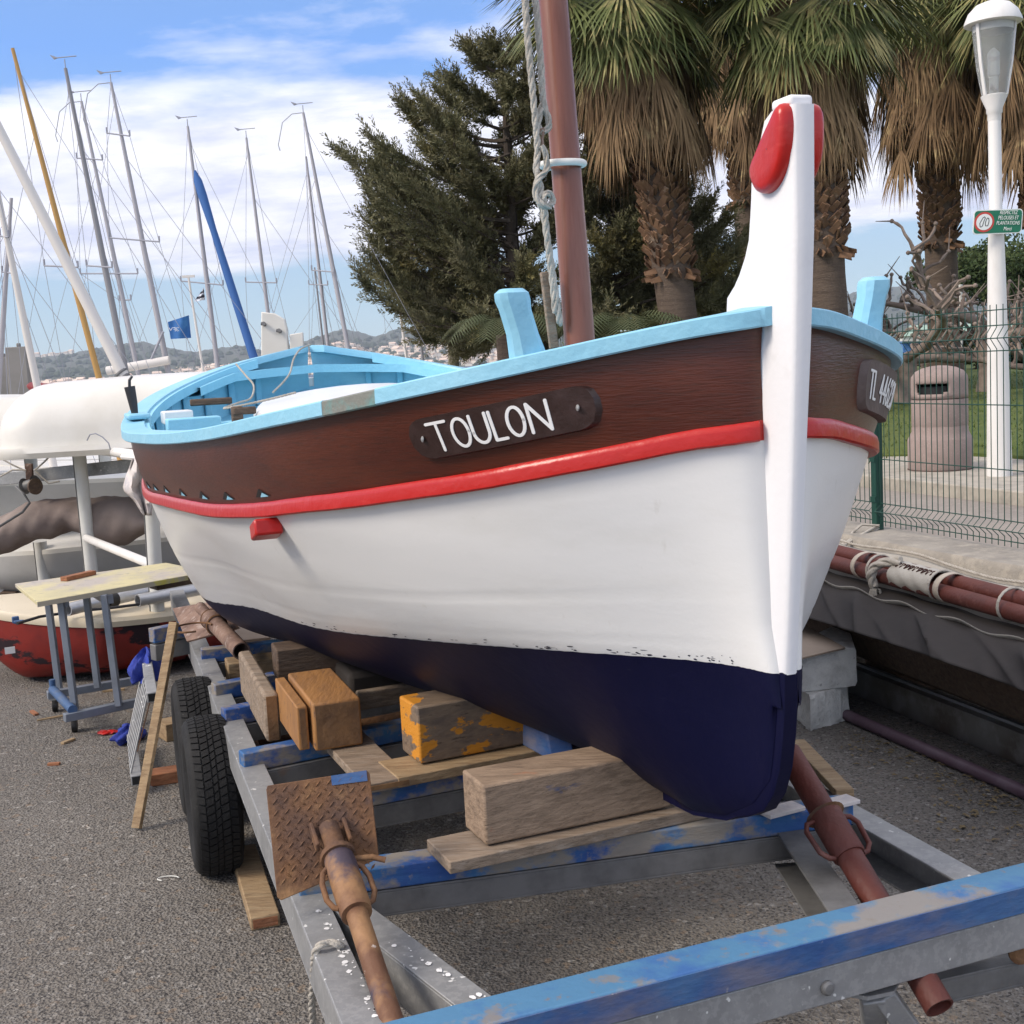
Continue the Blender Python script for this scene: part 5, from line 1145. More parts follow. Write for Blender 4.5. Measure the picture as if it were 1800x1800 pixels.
dl=unit(lt-lp); H_=np.linalg.norm(lt-lp)
mb=MB(); mb.lathe([(.098,0),(.098,.01),(.092,.35),(.080,1.0),(.068,1.62),(.060,1.9),(.058,2.0),(.050,2.02),(.048,2.9),(.046,H_)],lp,ax=dl,n=32); build('pole',mb,M['lamp_white'],t,smooth=40)
sc_=lp[1]/2200.*1.
q=lambda py:lp+dl*((836-py)*lp[1]/2200*1.02)
mb=MB(); zt=H_; mb.lathe([(.046,zt-.02),(.052,zt),(.052,zt+.04),(.060,zt+.05),(.060,zt+.08),(.098,zt+.17),(.100,zt+.18),(.090,zt+.185)],lp,ax=dl,n=32); build('collar',mb,M['lamp_white'],t,smooth=40)
mb=MB(); zb=zt+.18; zg=zb+.54; mb.lathe([(.090,zb),(.125,zb+.20),(.145,zb+.38),(.158,zg)],lp,ax=dl,n=32,cap=False); mb.lathe([(.154,zg),(.141,zb+.38),(.121,zb+.20),(.086,zb)],lp,ax=dl,n=32,cap=False)
build('glass',mb,M['lamp_glass'],t,smooth=60,fix=False)
mb=MB(); mb.lathe([(.035,zb),(.035,zb+.14),(.045,zb+.15),(.045,zb+.32),(.01,zb+.36)],lp,ax=dl,n=20); build('bulb',mb,M['rim'],t,smooth=40)
mb=MB(); mb.lathe([(.150,zg-.06),(.155,zg-.005)],lp,ax=dl,n=32,cap=False); mb.lathe([(.205,zg-.005),(.215,zg),(.213,zg+.02),(.185,zg+.085),(.13,zg+.14),(.06,zg+.165),(.002,zg+.17)],lp,ax=dl,n=40); mb.lathe([(.205,zg-.005),(.01,zg-.002)],lp,ax=dl,n=40,cap=False); build('cap',mb,M['lamp_white'],t,smooth=45)
for a in (-.45,PI-.45+.9,1.9):
    cx_,sy_=math.cos(a),math.sin(a); mb=MB(); mb.beam(lp+dl*zb+np.array([cx_,sy_,0])*.096,lp+dl*(zb+.25)+np.array([cx_,sy_,0])*.137,.028,.012,up=(cx_,sy_,0),drop=.5); mb.beam(lp+dl*(zb+.25)+np.array([cx_,sy_,0])*.137,lp+dl*zg+np.array([cx_,sy_,0])*.165,.028,.012,up=(cx_,sy_,0),drop=.5); build('lantern_rib',mb,M['lamp_white'],t)
# sign
ys=lp[1]-.10
c=[Y(1709,413,ys),Y(1795,415-5,ys),Y(1797,366,ys),Y(1712,370,ys)]
t=thing('park_sign','green sign asking people to respect lawns, fixed to the white lamp post','sign',tuple((c[0]+c[2])/2))
ex=unit(c[1]-c[0]); ez=unit(c[3]-c[0]); ny=unit(np.cross(ex,ez)); ny=ny if ny[1]<0 else -ny; o_=(c[0]+c[1]+c[2]+c[3])/4; w_=np.linalg.norm(c[1]-c[0]); h_=np.linalg.norm(c[3]-c[0])
def rrect(w,h,r,n=6): return [(sx_*(w/2-r)+r*math.cos(a),sy_*(h/2-r)+r*math.sin(a)) for sx_,sy_,a0 in ((1,-1,-PI/2),(1,1,0),(-1,1,PI/2),(-1,-1,PI)) for a in np.linspace(a0,a0+PI/2,n)]
S3=lambda x,y,e:o_+ex*x+ez*y+ny*e
mb=MB(); mb.prism([S3(x,y,0) for x,y in rrect(w_,h_,.03)],ny,.008); pn=build('panel',mb,M['sign_white'],t)
mb=MB(); mb.prism([S3(x,y,.008) for x,y in rrect(w_-.014,h_-.014,.025)],ny,.0015); build('green_field',mb,M['sign_green'],pn)
cx_=-w_*.28; 
mb=MB(); mb.prism([S3(cx_+.078*math.cos(a),.078*math.sin(a),.0095) for a in np.linspace(0,2*PI,33)[:-1]],ny,.0015); build('red_ring',mb,M['sign_red'],pn)
mb=MB(); mb.prism([S3(cx_+.062*math.cos(a),.062*math.sin(a),.011) for a in np.linspace(0,2*PI,33)[:-1]],ny,.0015); build('white_disc',mb,M['sign_white'],pn)
mb=MB(); strokes(mb,[[(-.03,-.035),(-.035,-.01),(-.022,.015),(-.012,.033),(0,.04),(.006,.03),(-.002,.012),(-.008,-.01),(-.012,-.03),(-.024,-.038),(-.03,-.035)],[(.012,-.03),(.008,-.008),(.014,.015),(.022,.03),(.032,.028),(.036,.01),(.034,-.012),(.028,-.03),(.012,-.03)]],lambda x,y,e:S3(cx_+x,y,.0125+e),.005,.001); build('footprint_symbol',mb,M['black'],pn,fix=False)
def text(body,size,pos,xa,za,mt,parent,shear=0.,scx=1.,align='CENTER',name='lettering'):
    cu=bpy.data.curves.new(name,'FONT'); cu.body=body; cu.size=size; cu.align_x=align; cu.align_y='CENTER'; cu.extrude=.0006; cu.shear=shear; cu.materials.append(M[mt])
    o=bpy.data.objects.new(name+'_curve',cu); COL.objects.link(o); bpy.context.view_layer.update()
    me=bpy.data.meshes.new_from_object(o.evaluated_get(bpy.context.evaluated_depsgraph_get())); bpy.data.objects.remove(o); bpy.data.curves.remove(cu)
    o=bpy.data.objects.new(name,me); COL.objects.link(o); o.parent=parent; nn=np.cross(xa,za); p=np.asarray(pos)-OFF[parent.name_full]
    o.matrix_local=Matrix(((xa[0]*scx,za[0],nn[0],p[0]),(xa[1]*scx,za[1],nn[1],p[1]),(xa[2]*scx,za[2],nn[2],p[2]),(0,0,0,1))); return o
for k,(s_,yy) in enumerate((('RESPECTEZ',.066),('PELOUSES ET',.026),('PLANTATIONS',-.014),('Merci',-.058))):
    text(s_,.041,S3(w_*.20,yy,.0150),ex,ez,'sign_white',pn,shear=.25,scx=.66)

# ------------------------------------------------------------------ palms
def blade(mb,p,d,L,w,droop,n=3,nrm=None,side=None):
    p=np.array(p,float); d=np.array(d,float); s=side if side is not None else unit(np.cross(d,rng.normal(size=3))); V=[p-s*w*.35,p+s*w*.35]; 
    for i in range(1,n+1):
        p=p+d*(L/n); d=unit(d+np.array([0,0,-droop*i/n])); ww=w*(.5 if i==1 else .38 if i<n else .0)
        if i<n: V+= [p-s*ww,p+s*ww]
        else: V.append(p)
    F=[(2*i,2*i+1,2*i+3,2*i+2) for i in range(n-1)]+[(2*n-2,2*n-1,2*n)]
    mb.add(V,F)
def fan(mb,stemmb,base,az,el,petl,rad,droop,nb=30,w=.028,spread=1.35,fold=.25,dr0=0.):
    out=np.array([math.cos(az)*math.cos(el),math.sin(az)*math.cos(el),math.sin(el)]); side=np.array([-math.sin(az),math.cos(az),0]); upn=np.cross(out,side)
    pts=[np.array(base)]; d=out.copy()
    for i in range(4): d=unit(d+[0,0,-dr0/4]); pts.append(pts[-1]+d*petl/4)
    stemmb.tube(pts,[.016,.013,.011,.009,.008],4,cap=False); p=pts[-1]; out=d; upn=np.cross(out,side)
    for k in range(nb):
        a=spread*(2*(k+.5)/nb-1)+rng.normal()*.03; dd=unit(out*math.cos(a)+side*math.sin(a)+upn*(fold*abs(math.sin(a))*(-1)+rng.normal()*.04)); L=rad*(1-.22*abs(a/spread))*(.9+.2*rng.random())
        blade(mb,p+dd*.02,dd,L*(1 if dr0<1 else rng.choice((1,1,.9,.6))),w,droop*(.6+.8*rng.random()),3,side=unit(np.cross(dd,upn)+upn*.25*rng.normal()))
def palm(px,py,d,wpx,zs,zc,label,lean=(0,0),boots=None,nsk=90,ngr=60,rad=1.0,seed=0,skr=.55):
    global rng; rng=np.random.default_rng(seed+11)
    foot=Y(px,py,d); foot[2]=.5+.035*max(0,d-10)-.15; r=wpx*d/2200/2; top=np.array([foot[0]+lean[0],d+lean[1],zc])
    t=thing('fan_palm',label,'palm tree',tuple(foot),'fan palms on the lawn')
    mb=MB(); n=26; pts=[foot*(1-i/n)+top*(i/n) for i in range(n+1)]; mb.tube(pts,[r*(1.18 if i<2 else 1.0+.03*math.sin(i*3.1)) for i in range(n+1)],22); build('trunk',mb,M['trunk_fibre'],t,smooth=60)
    bm_=MB(); z0,z1=boots; k=0; z=z0
    while z<z1:   # cut leaf bases crossing round the trunk
        f=(z-foot[2])/(top[2]-foot[2]); c=foot*(1-f)+top*f; m_=13
        for j in range(m_):
            a=2*PI*(j+(k%2)*.5)/m_+rng.normal()*.10; ra=np.array([math.cos(a),math.sin(a),0]); ta=np.array([-math.sin(a),math.cos(a),0]); tl=rng.choice((-1,1))*.5
            L=.15+.07*rng.random(); q=c+ra*(r*.95)+[0,0,rng.normal()*.02]; dn=unit(np.array([0,0,1])*.75+ta*tl+ra*(.50+.3*rng.random()+(.6 if z<z0+.12 else 0))); 
            if z<z0+.12: dn=unit(dn*[1,1,-.4])
            w=.042+.015*rng.random(); s=unit(np.cross(dn,ra)); e=ra*.022
            bm_.add([q-s*w,q+s*w,q+s*w*.8+dn*L,q-s*w*.8+dn*L,q-s*w+e,q+s*w+e,q+s*w*.6+dn*L*.9+e,q-s*w*.6+dn*L*.9+e],[(0,1,2,3),(4,5,6,7),(0,1,5,4),(1,2,6,5),(2,3,7,6),(3,0,4,7)])
        z+=.075; k+=1
    build('leaf_bases',bm_,M['boot'],t,fix=False)
    sk=MB(); st=MB()
    for k in range(nsk):
        z=zs+.80+(zc-zs-.8)*rng.random()**.9; f=(z-foot[2])/(top[2]-foot[2]); c=foot*(1-f)+top*f; az=rng.random()*2*PI; el=-R(66+18*rng.random())
        fan(sk,st,c+np.array([math.cos(az),math.sin(az),0])*(r+.02),az,-R(10+25*rng.random()),skr*(.30+.8*rng.random()),rad*(.8+.3*rng.random()),.75,nb=24,w=.030,spread=.62,fold=.1,dr0=2.4)
    build('dead_skirt',sk,M['skirt'],t,fix=False)
    gr=MB()
    for k in range(ngr):
        az=2*PI*k*.381966+rng.normal()*.2; el=R(-40+105*rng.random()**1.1); c=top+np.array([math.cos(az),math.sin(az),0])*r*.6+[0,0,.35*math.sin(el)-.1]
        fan(gr,st,c,az,el,.85+.35*rng.random(),rad*1.0,.34,nb=32,w=.036,spread=1.45,fold=.3,dr0=.55)
    yl=MB()
    for k in range(26):
        az=2*PI*k*.381966*1.7+rng.normal()*.3; el=-R(15+50*rng.random()); c=top+np.array([math.cos(az),math.sin(az),0])*r*.8+[0,0,-.25-.5*rng.random()]
        fan(yl,st,c,az,el,.5+.5*rng.random(),rad*(.85+.3*rng.random()),.55,nb=26,w=.030,spread=.95,fold=.35,dr0=1.1)
    build('yellowing_fronds',yl,M['frond_dry'],t,fix=False)
    build('green_fronds',gr,M['frond'],t,fix=False); build('leaf_stalks',st,M['petiole'],t,fix=False)
    return t
palm(1212,600,19.,66,5.0,7.3,'fan palm with a straw skirt just right of the red mast',lean=(-.70,0),boots=(2.75,5.6),nsk=165,ngr=95,seed=1,rad=1.25,skr=1.15)
palm(1466,600,18.5,66,4.45,7.05,'fan palm directly behind the tall white stem',lean=(-.30,0),boots=(2.9,4.8),nsk=165,ngr=80,seed=2,rad=1.05,skr=.95)
palm(1662,650,25.,54,5.55,8.7,'fan palm standing behind the concrete litter bin',lean=(-.2,0),boots=(3.4,5.9),nsk=210,ngr=60,seed=3,rad=1.3,skr=1.5)
palm(1835,650,23.,52,5.2,8.3,'fan palm half out of the picture at the right edge',lean=(-.1,0),boots=(3.6,5.4),nsk=190,ngr=60,seed=4,rad=1.3,skr=1.3)
palm(1330,600,27.,50,6.3,9.3,'most distant fan palm, in the dark between the two nearest ones',lean=(-.2,0),boots=(4.6,5.8),nsk=170,ngr=50,seed=5,rad=1.3,skr=1.4)
# low feathery palms behind the gunwale
def low_palm(px,py,d,lab,seed,n=16,L=1.5):
    r_=np.random.default_rng(seed); b=Y(px,py,d); t=thing('low_palm',lab,'palm tree',(b[0],b[1],.6),'low palms behind the boat'); mb=MB()
    mb2=MB(); mb2.tube([(b[0],b[1],.5),(b[0],b[1],b[2])],.14,12); build('trunk',mb2,M['trunk_fibre'],t)
    for k in range(n):
        az=2*PI*k/n+r_.normal()*.15; d_=np.array([math.cos(az)*.7,math.sin(az)*.7,.75+.3*r_.random()]); p=b.copy(); d_=unit(d_)
        for i in range(22):
            p=p+d_*L/22; d_=unit(d_+[0,0,-.10]); s=unit(np.cross(d_,(0,0,1)))
            for sg in (-1,1): 
                dd=unit(d_*.55+s*sg+np.array([0,0,-.35])); l=.30*math.sin(PI*(i+1)/24)**.6+.05; q=p+dd*l; mb.add([p,p+d_*.022,q],[(0,1,2)])
    build('fronds',mb,M['fern'],t,fix=False)
low_palm(890,588,17.,'small feathery palm behind the left mooring post',3,L=1.0)
low_palm(1100,590,16.5,'small feathery palm under the dark tree right of the mast',4,n=20,L=1.1)
low_palm(1130,610,24.,'small feathery palm furthest back under the tree',8,n=18,L=1.3)

# ------------------------------------------------------------------ the dark feathery tree
def leafy_tree():
    rs=np.random.default_rng(21); D=21.
    base=Y(960,640,D); base[2]=.75; fork=Y(905,520,D)
    t=thing('mimosa_tree','large dark feathery tree behind the mast with branches reaching left','tree',tuple(base))
    wood_=MB(); lf=MB()
    wood_.tube([base,(base+fork)/2+[.1,0,0],fork],[.24,.19,.15],10)
    tips=[(588,236),(612,250),(642,214),(660,230),(700,160),(706,150),(728,146),(745,165),(770,140),(765,108),(790,112),(815,58),(836,72),(860,60),(893,55),(915,95),(905,60),(636,306),(655,330),(648,350),(650,400),(665,385),(626,455),(640,452),(682,478),(705,470),(700,520),(730,560),(760,552),(800,588),(838,560),(700,428),(676,300),(700,260),(740,230),(790,190),(840,150),(880,130),
      (950,110),(1000,140),(1040,190),(1080,240),(1120,290),(1040,330),(1075,380),(1110,420),(1100,500),(1060,520),(1120,540),(1240,420),(1270,360),(1300,390),(1320,430),(1290,470),(1260,520),(1240,330),(1190,300),(1040,450),(1150,350),(1180,540),(1060,280)]
    def limb(a,b,r0_,r1_,n=7,sag=.25):
        mid=(a+b)/2; L=np.linalg.norm(b-a); bend=np.array([rs.normal()*.1,rs.normal()*.1,-sag])*L; P=[]
        for i in range(n+1):
            f=i/n; P.append(a*(1-f)**2+2*f*(1-f)*(mid+bend)+b*f*f)
        wood_.tube(P,[r0_+(r1_-r0_)*i/n for i in range(n+1)],5,cap=False); return P
    SP=[];SD=[];SL=[]
    def spray(p,d,L): SP.append(p); SD.append(unit(d)); SL.append(L)
    def trunk_at(x,y):
        xc=905 if x<1000 else 1080; yy=min(570,y+.42*abs(x-xc)+35+rs.normal()*15); return Y(xc+rs.normal()*6-(570-yy)*.03,yy,D+rs.normal()*.15)
    wood_.tube([fork,Y(900,420,D),Y(893,270,D),Y(885,150,D)],[.14,.11,.07,.03],8); wood_.tube([(base+fork)/2,Y(1040,520,D+.4),Y(1085,400,D+.6),Y(1090,300,D+.6)],[.15,.12,.08,.03],8)
    dense=[]
    for k,(x,y) in enumerate(tips):
        dd=D+rs.normal()*1.1; b=Y(x+10,y+30,dd); f0=trunk_at(x,y)
        P=limb(f0,b,.040,.007,n=10); dense.append(P)
    for k in range(210):
        x=rs.uniform(650,1010) if k<115 else rs.uniform(1010,1310); y0=np.interp(x,[640,700,760,830,900,1010,1100,1300],[310,235,215,165,150,160,260,400]); y=rs.uniform(y0,np.interp(x,[650,760,900,1300],[470,590,610,570])); b=Y(x,y,D+rs.uniform(-1.8,2.)); P=limb(trunk_at(x,y),b,.024,.006,n=10,sag=.12); dense.append(P)
    for P in dense:
        n=len(P)
        for i in range(4,n):
            m0=6 if i<7 else 10
            for m_ in range(m0):
                f=rs.random(); p=P[i-1]*(1-f)+P[i]*f; d=unit(P[i]-P[i-1])*1.1+rs.normal(size=3)*.55+[-.12 if P[-1][0]<P[0][0] else .12,0,.22]; spray(p,d,.36*(.6+.8*rs.random()))
        d=unit(P[-1]-P[-2])
        for m_ in range(4): spray(P[-1]-d*.1*m_,d+rs.normal(size=3)*.25+[0,0,.3],.42)
    SP=np.array(SP);SD=np.array(SD);SL=np.array(SL); NL=34; m=len(SP)
    f=np.tile(np.arange(NL)/NL,(m,1)); a=rs.random((m,NL))*2*PI; ref=rs.normal(size=(m,3)); s1=np.cross(SD,ref); s1/=np.linalg.norm(s1,axis=1,keepdims=True); s2=np.cross(SD,s1)
    q=SP[:,None]+SD[:,None]*(SL[:,None]*f)[...,None]; s_=s1[:,None]*np.cos(a)[...,None]+s2[:,None]*np.sin(a)[...,None]; dd=s_*.75+SD[:,None]*.75+np.array([0,0,.1]); dd/=np.linalg.norm(dd,axis=2,keepdims=True)
    l=(.075+.05*rs.random((m,NL)))*(1.15-f*.6); w=.0075+.003*rs.random((m,NL)); u=np.cross(dd,rs.normal(size=(m,NL,3))); u/=np.linalg.norm(u,axis=2,keepdims=True)
    V=np.stack([q,q+dd*(l*.5)[...,None]+u*w[...,None],q+dd*l[...,None],q+dd*(l*.5)[...,None]-u*w[...,None]],axis=2).reshape(-1,3)
    build('trunk',wood_,M['bark'],t,fix=False); quads('crown',V,M['mimosa'],t); print('mimosa leaves',len(V)//4)
def quads(name,V,mt,parent,k=4):
    V=V-OFF[parent.name_full]; n=len(V); me=bpy.data.meshes.new(name); me.vertices.add(n); me.vertices.foreach_set('co',V.astype(np.float32).ravel()); me.loops.add(n); me.loops.foreach_set('vertex_index',np.arange(n,dtype=np.int32)); me.polygons.add(n//k)
    me.polygons.foreach_set('loop_start',np.arange(0,n,k,dtype=np.int32)); me.update(calc_edges=True); me.validate(); me.materials.append(mt); o=bpy.data.objects.new(name,me); COL.objects.link(o); o.parent=parent; return o
leafy_tree()
# pale pole-like trunk under its left side
a=Y(789,480,22.); b=Y(797,640,22.); mb=MB(); b[2]=.3; mb.tube([a,b],[.08,.11],14); t=thing('pale_pole','pale pole-like trunk rising into the dark tree from behind the boat','pole',tuple(b)); build('pole',mb,M['bark_pale'],t,smooth=60)

# ------------------------------------------------------------------ pollarded plane trees, pine, hedge, beach building
def pollard(px,py,d,ht,label,seed,armsn=5,wid=2.4):
    rs=np.random.default_rng(seed); b=Y(px,py,d); b[2]=.75; hd=b+[0,0,ht]; t=thing('pollarded_tree',label,'tree',tuple(b),'bare pollarded trees on the lawn')
    mb=MB(); mb.tube([b,b+[.03,0,ht*.5],hd],[.17,.14,.17],12); build('trunk',mb,M['plane_bark'],t,smooth=60)
    for k in range(armsn):
        mb=MB(); az=2*PI*k/armsn+rs.normal()*.2; d_=unit([math.cos(az),math.sin(az)*.7,.12]); p=hd.copy(); P=[p.copy()]; rr=[.085]; n=9
        for i in range(n):
            d_=unit(d_+rs.normal(size=3)*[.30,.30,.13]+[0,0,-.02]); p=p+d_*wid/n; P.append(p.copy()); rr.append(.070*(1-.5*i/n)*(1.25 if i%3==2 else .95))
            if i>=1:
                for q in range(2):
                    dd=unit(rs.normal(size=3)*[.7,.7,.4]+[0,0,1.0+.3*rs.random()]); s=[p.copy()]; r2_=[.036]; pp=p.copy()
                    for j in range(5): dd=unit(dd+rs.normal(size=3)*.42+[0,0,.10]); pp=pp+dd*(.085+.05*rs.random()); s.append(pp.copy()); r2_.append(.026*(1-.12*j)*(1.5 if j==3 else 1))
                    mb.tube(s,r2_,5)
                    if rs.random()<.4: mb.tube([pp,pp+unit(dd+rs.normal(size=3)*.3)*.35],[.012,.005],4)
                    mb.lathe([(.01,-.03),(.030,-.015),(.033,.01),(.012,.03)],pp,n=6)
        mb.tube(P,rr,8); build('limb',mb,M['plane_bark'],t,fix=False,smooth=60)
pollard(1590,640,17.5,.60,'bare gnarled pollard between the blue post and the bin palm',31,wid=2.0)
pollard(1735,640,18.5,.80,'bare gnarled pollard behind the white lamp post',32,5,wid=2.0)
pollard(1880,650,19.,1.0,'bare gnarled pollard at the right edge',33,5,wid=2.1)
pollard(1500,640,21.,.9,'bare gnarled pollard seen beside the white stem',34,4,wid=1.8)
def clump(name,label,cat,c,rx,ry,rz_,n,mt,leaf,seed,trunk=None,grp=None,sub=26):
    rs=np.random.default_rng(seed); t=thing(name,label,cat,(c[0],c[1],.6),grp); mb=MB()
    cl=[(rs.normal(size=3)) for _ in range(sub)]; cl=[q/np.linalg.norm(q)*rs.random()**.4*.72 for q in cl]
    for k in range(n):
        q=cl[rs.integers(sub)]; v=rs.normal(size=3); v/=np.linalg.norm(v); v=q+v*.34*rs.random()**.33; p=np.array(c)+v*[rx,ry,rz_]; a=unit(rs.normal(size=3))*leaf; b=unit(np.cross(a,rs.normal(size=3)))*leaf*.45
        mb.add([p-a,p+b,p+a,p-b],[(0,1,2,3)])
    build('crown',mb,M[mt],t,fix=False)
    m2=MB(); m2.tube([(c[0],c[1],.6),(c[0]+.1,c[1],c[2])],[rx*.07,rx*.05],8); build('trunk',m2,M['bark'],t); return t
clump('pine_tree','round green pine crown beyond the lawn right of the bin palm','tree',Y(1765,478,44),2.9,2.5,1.35,15000,'pine',.085,41)
clump('pine_tree','dark pine lobe just left of the bin palm','tree',Y(1650,490,46),1.2,1.2,.95,5000,'pine',.085,42)
clump('clipped_hedge','dark clipped hedge behind the lamp post','hedge',Y(1760,622,27)+np.array([.4,0,0]),1.5,.5,.42,9000,'hedge',.05,43)
clump('clipped_hedge','dark shrub beside the white trunk behind the bin','hedge',Y(1712,615,26.5),.42,.4,.36,3000,'hedge',.05,44)
# pale green-roofed beach building with blue walls
t=thing('beach_building','low building with blue walls, white band and pale green roof beyond the lawn','building',tuple(Y(1690,640,34.)))
def slab(name,pts,dep,mt,par=t): mb=MB(); mb.prism(pts,(0,1,0),dep); return build(name,mb,M[mt],par)
D=34.
slab('wall',[Y(1588,655,D),Y(1832,655,D),Y(1832,598,D),Y(1588,600,D)],3.,'pool_blue')
slab('fascia',[Y(1585,600,D-.15),Y(1835,598,D-.15),Y(1835,586,D-.15),Y(1585,591,D-.15)],.14,'lamp_white')
M['roof_green']=mat('roof_green',(.30,.42,.35,1),.7)
mb=MB(); mb.hexa([Y(1583,591,D-.2),Y(1837,585,D-.2),Y(1837,585,D+3.2),Y(1583,591,D+3.2)],[Y(1600,572,D+.8),Y(1822,566,D+.8),Y(1822,566,D+2.4),Y(1600,572,D+2.4)]); build('roof',mb,M['roof_green'],t)
slab('white_pillar',[Y(1603,650,D-.3),Y(1634,650,D-.3),Y(1628,626,D-.3),Y(1609,626,D-.3)],.3,'lamp_white')
mb=MB(); a=Y(1688,500,26.5); b=Y(1690,660,26.5); mb.tube([a,b],.045,10); solo('white_post',mb,M['lamp_white'],'thin white post behind the bin palm trunk','post')

# ------------------------------------------------------------------ covered boat with lashed spars, blocks, rails on the right
sa=G(1440,966,.64); sb=G(1830,1069,.64); sd=unit(sb-sa)
sa=sa-sd*1.6; sb=sb+sd*.6; sx_=unit(np.cross(sd,(0,0,1)))     # towards the camera side
if sx_[0]>0: sx_=-sx_
def spar(off,zo,lab):
    a=sa+sx_*off+[0,0,zo]; b=sb+sx_*off+[0,0,zo]; mb=MB(); mb.tube([a,(a+b)/2,b],[.028,.033,.033],18); return solo('spar',mb,M['red_pipe'],lab,'spar','red spars lashed on the covered boat',smooth=60)
spar(.0,.012,'upper dark red spar lashed along the covered boat'); spar(.058,-.022,'lower dark red spar lashed along the covered boat')
def on_spar(px): # parameter along the spars at an image column
    return min((abs(proj2(sa+sd*q)[0]-px),q) for q in np.linspace(0,5.,900))[1]
q0,q1=on_spar(1618),on_spar(1672)
# canvas sleeve laced round both spars
cc=lambda q,a,k=1.: sa+sd*q+sx_*.029+[0,0,-.005]+ (sx_*math.cos(a)*.070+np.array([0,0,1])*math.sin(a)*.056)*k+ (sx_*.0)
q0,q1=on_spar(1596),on_spar(1668)
mb=MB(); P=[[cc(q0+(q1-q0)*i/14,2*PI*j/24,1+.05*math.sin(i*1.3+j)) for j in range(24)] for i in range(15)]; mb.grid(P,close_v=True); cv=solo('canvas_sleeve',mb,M['canvas'],'pale canvas sleeve laced round the two red spars','sleeve',smooth=70)
mb=MB()
for k in range(9):
    q=q0+(q1-q0)*(k+.6)/9.4; a=1.05; mb.tube([cc(q,a+.22,1.04),cc(q+.012,a-.18,1.05),cc(q+.024,a+.20,1.04)],.0028,4); mb.tube([cc(q,a+.22,1.04),cc(q+.02,a+.22,1.05)],.0028,4)
build('lacing',mb,M['thread'],cv)
for px,mt_,w in ((1535,'strap',.030),(1684,'strap',.034),):
    q=on_spar(px); mb=MB(); P=[[cc(q+dq,2*PI*j/24,1.03) for j in range(24)] for dq in (-w/2,w/2)]; mb.grid(P,close_v=True); o=solo('webbing_strap',mb,M[mt_],'tan webbing strap round the spars '+('left of the coiled rope' if px<1600 else 'right of the canvas sleeve'),'strap','straps round the spars',smooth=70,fix=False); m_=o.modifiers.new('thick','SOLIDIFY'); m_.thickness=.003
for px in (1530,1640,1765):
    q=on_spar(px+26); pts=[cc(q+.02*math.cos(a),a,1.07) for a in np.linspace(.3,.3+2*PI,20)]; mb=MB(); mb.tube(pts,.0055,6); solo('lashing',mb,M['rope'],'pale cord tied round the spars '+{1530:'beside the left strap',1640:'at the end of the canvas sleeve',1765:'near the right edge'}[px],'cord','cords round the spars',smooth=60)
q=on_spar(1580); pts=[cc(q+.10,1.3,1.15),cc(q+.05,1.0,1.2),cc(q+.0,.6,1.25),cc(q-.02,.1,1.25),cc(q-.03,-.4,1.3),cc(q-.02,-.8,1.5)]
solo('thick_rope',rope(pts,.021),M['rope'],'thick laid rope hitched over the spars beside the canvas','rope',smooth=60)
mb=MB(); c=pts[-1]
for k in range(26): 
    a=rng.random()*6.28; mb.tube([c,c+np.array([math.cos(a)*.02,math.sin(a)*.015,-.01]),c+np.array([math.cos(a)*.032,math.sin(a)*.02,-.05-.02*rng.random()])],.004,4)
solo('rope_fray',mb,M['rope'],'frayed end of the thick rope hanging against the tarpaulin','rope end')
# edge rope and pale canvas under the spars
P=[];n=60
for i in range(n+1):
    q=np.linalg.norm(sb-sa)*i/n; sag=.02+.030*math.sin(i*.55)**2; P.append([sa+sd*q+sx_*(-.10)+[0,0,.035+.012*math.sin(i*.4)],sa+sd*q+sx_*(-.05)+[0,0,-.03],sa+sd*q+sx_*.03+[0,0,-.075-sag],sa+sd*q+sx_*.11+[0,0,-.085-sag],sa+sd*q+sx_*.135+[0,0,-.055-sag*.8]])
mb=MB(); mb.grid(P); o=solo('folded_sail',mb,M['canvas'],'pale furled sailcloth lying under the two red spars','sail',smooth=70,fix=False); m_=o.modifiers.new('thick','SOLIDIFY'); m_.thickness=.006; s_=o.modifiers.new('sub','SUBSURF'); s_.levels=1; s_.render_levels=1
solo('bolt_rope',rope([p[0]+[0,0,.012] for p in P[::4]],.006),M['rope'],'thin pale cord running along the top of the spars','cord',smooth=60)
# covered hull
def cover(q,f):
    """f 0 at the ridge .. 1 at the hem on this side"""
    base=sa+sd*q; out=.06+.235*f**.8; ph_=q*9.5-f*4.2+1.1*math.sin(q*2.3); fold=(.048*(1-abs(math.sin(ph_*.5)))**1.6-.014+.016*(1-abs(math.sin(q*8.1-f*5.+2)))**3)*min(1,f*2.2)+.003*math.sin(q*41-f*13)*f
    z=base[2]-.085-.135*f**1.25+.4*fold-.03*math.sin(q*1.3+.5)*f
    return base+sx_*(out+fold)+np.array([0,0,z-base[2]])
L_=np.linalg.norm(sb-sa); P=[[cover(L_*i/260,j/26) for j in range(27)] for i in range(261)]
far=[[sa+sd*(L_*i/260)+sx_*(-.9)+[0,0,-.30],sa+sd*(L_*i/260)+sx_*(-.45)+[0,0,-.09]] for i in range(261)]
P=[a+b for a,b in zip(far,P)]
t=thing('covered_boat','low boat under a folded grey-brown tarpaulin beside the white boat','boat',tuple((sa+sb)/2*[1,1,0]))
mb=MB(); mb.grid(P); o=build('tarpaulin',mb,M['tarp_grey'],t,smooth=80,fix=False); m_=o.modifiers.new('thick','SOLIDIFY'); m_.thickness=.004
mb=MB(); P=[]
for i in range(40):
    q=L_*i/39; c=sa+sd*q; row=[]
    for (o,z) in ((-.75,.40),(-.6,.22),(-.3,.12),(-.15,.12),(.04,.22),(.14,.47)): row.append(np.array([c[0],c[1],0])+sx_*o+[0,0,z])
    P.append(row)
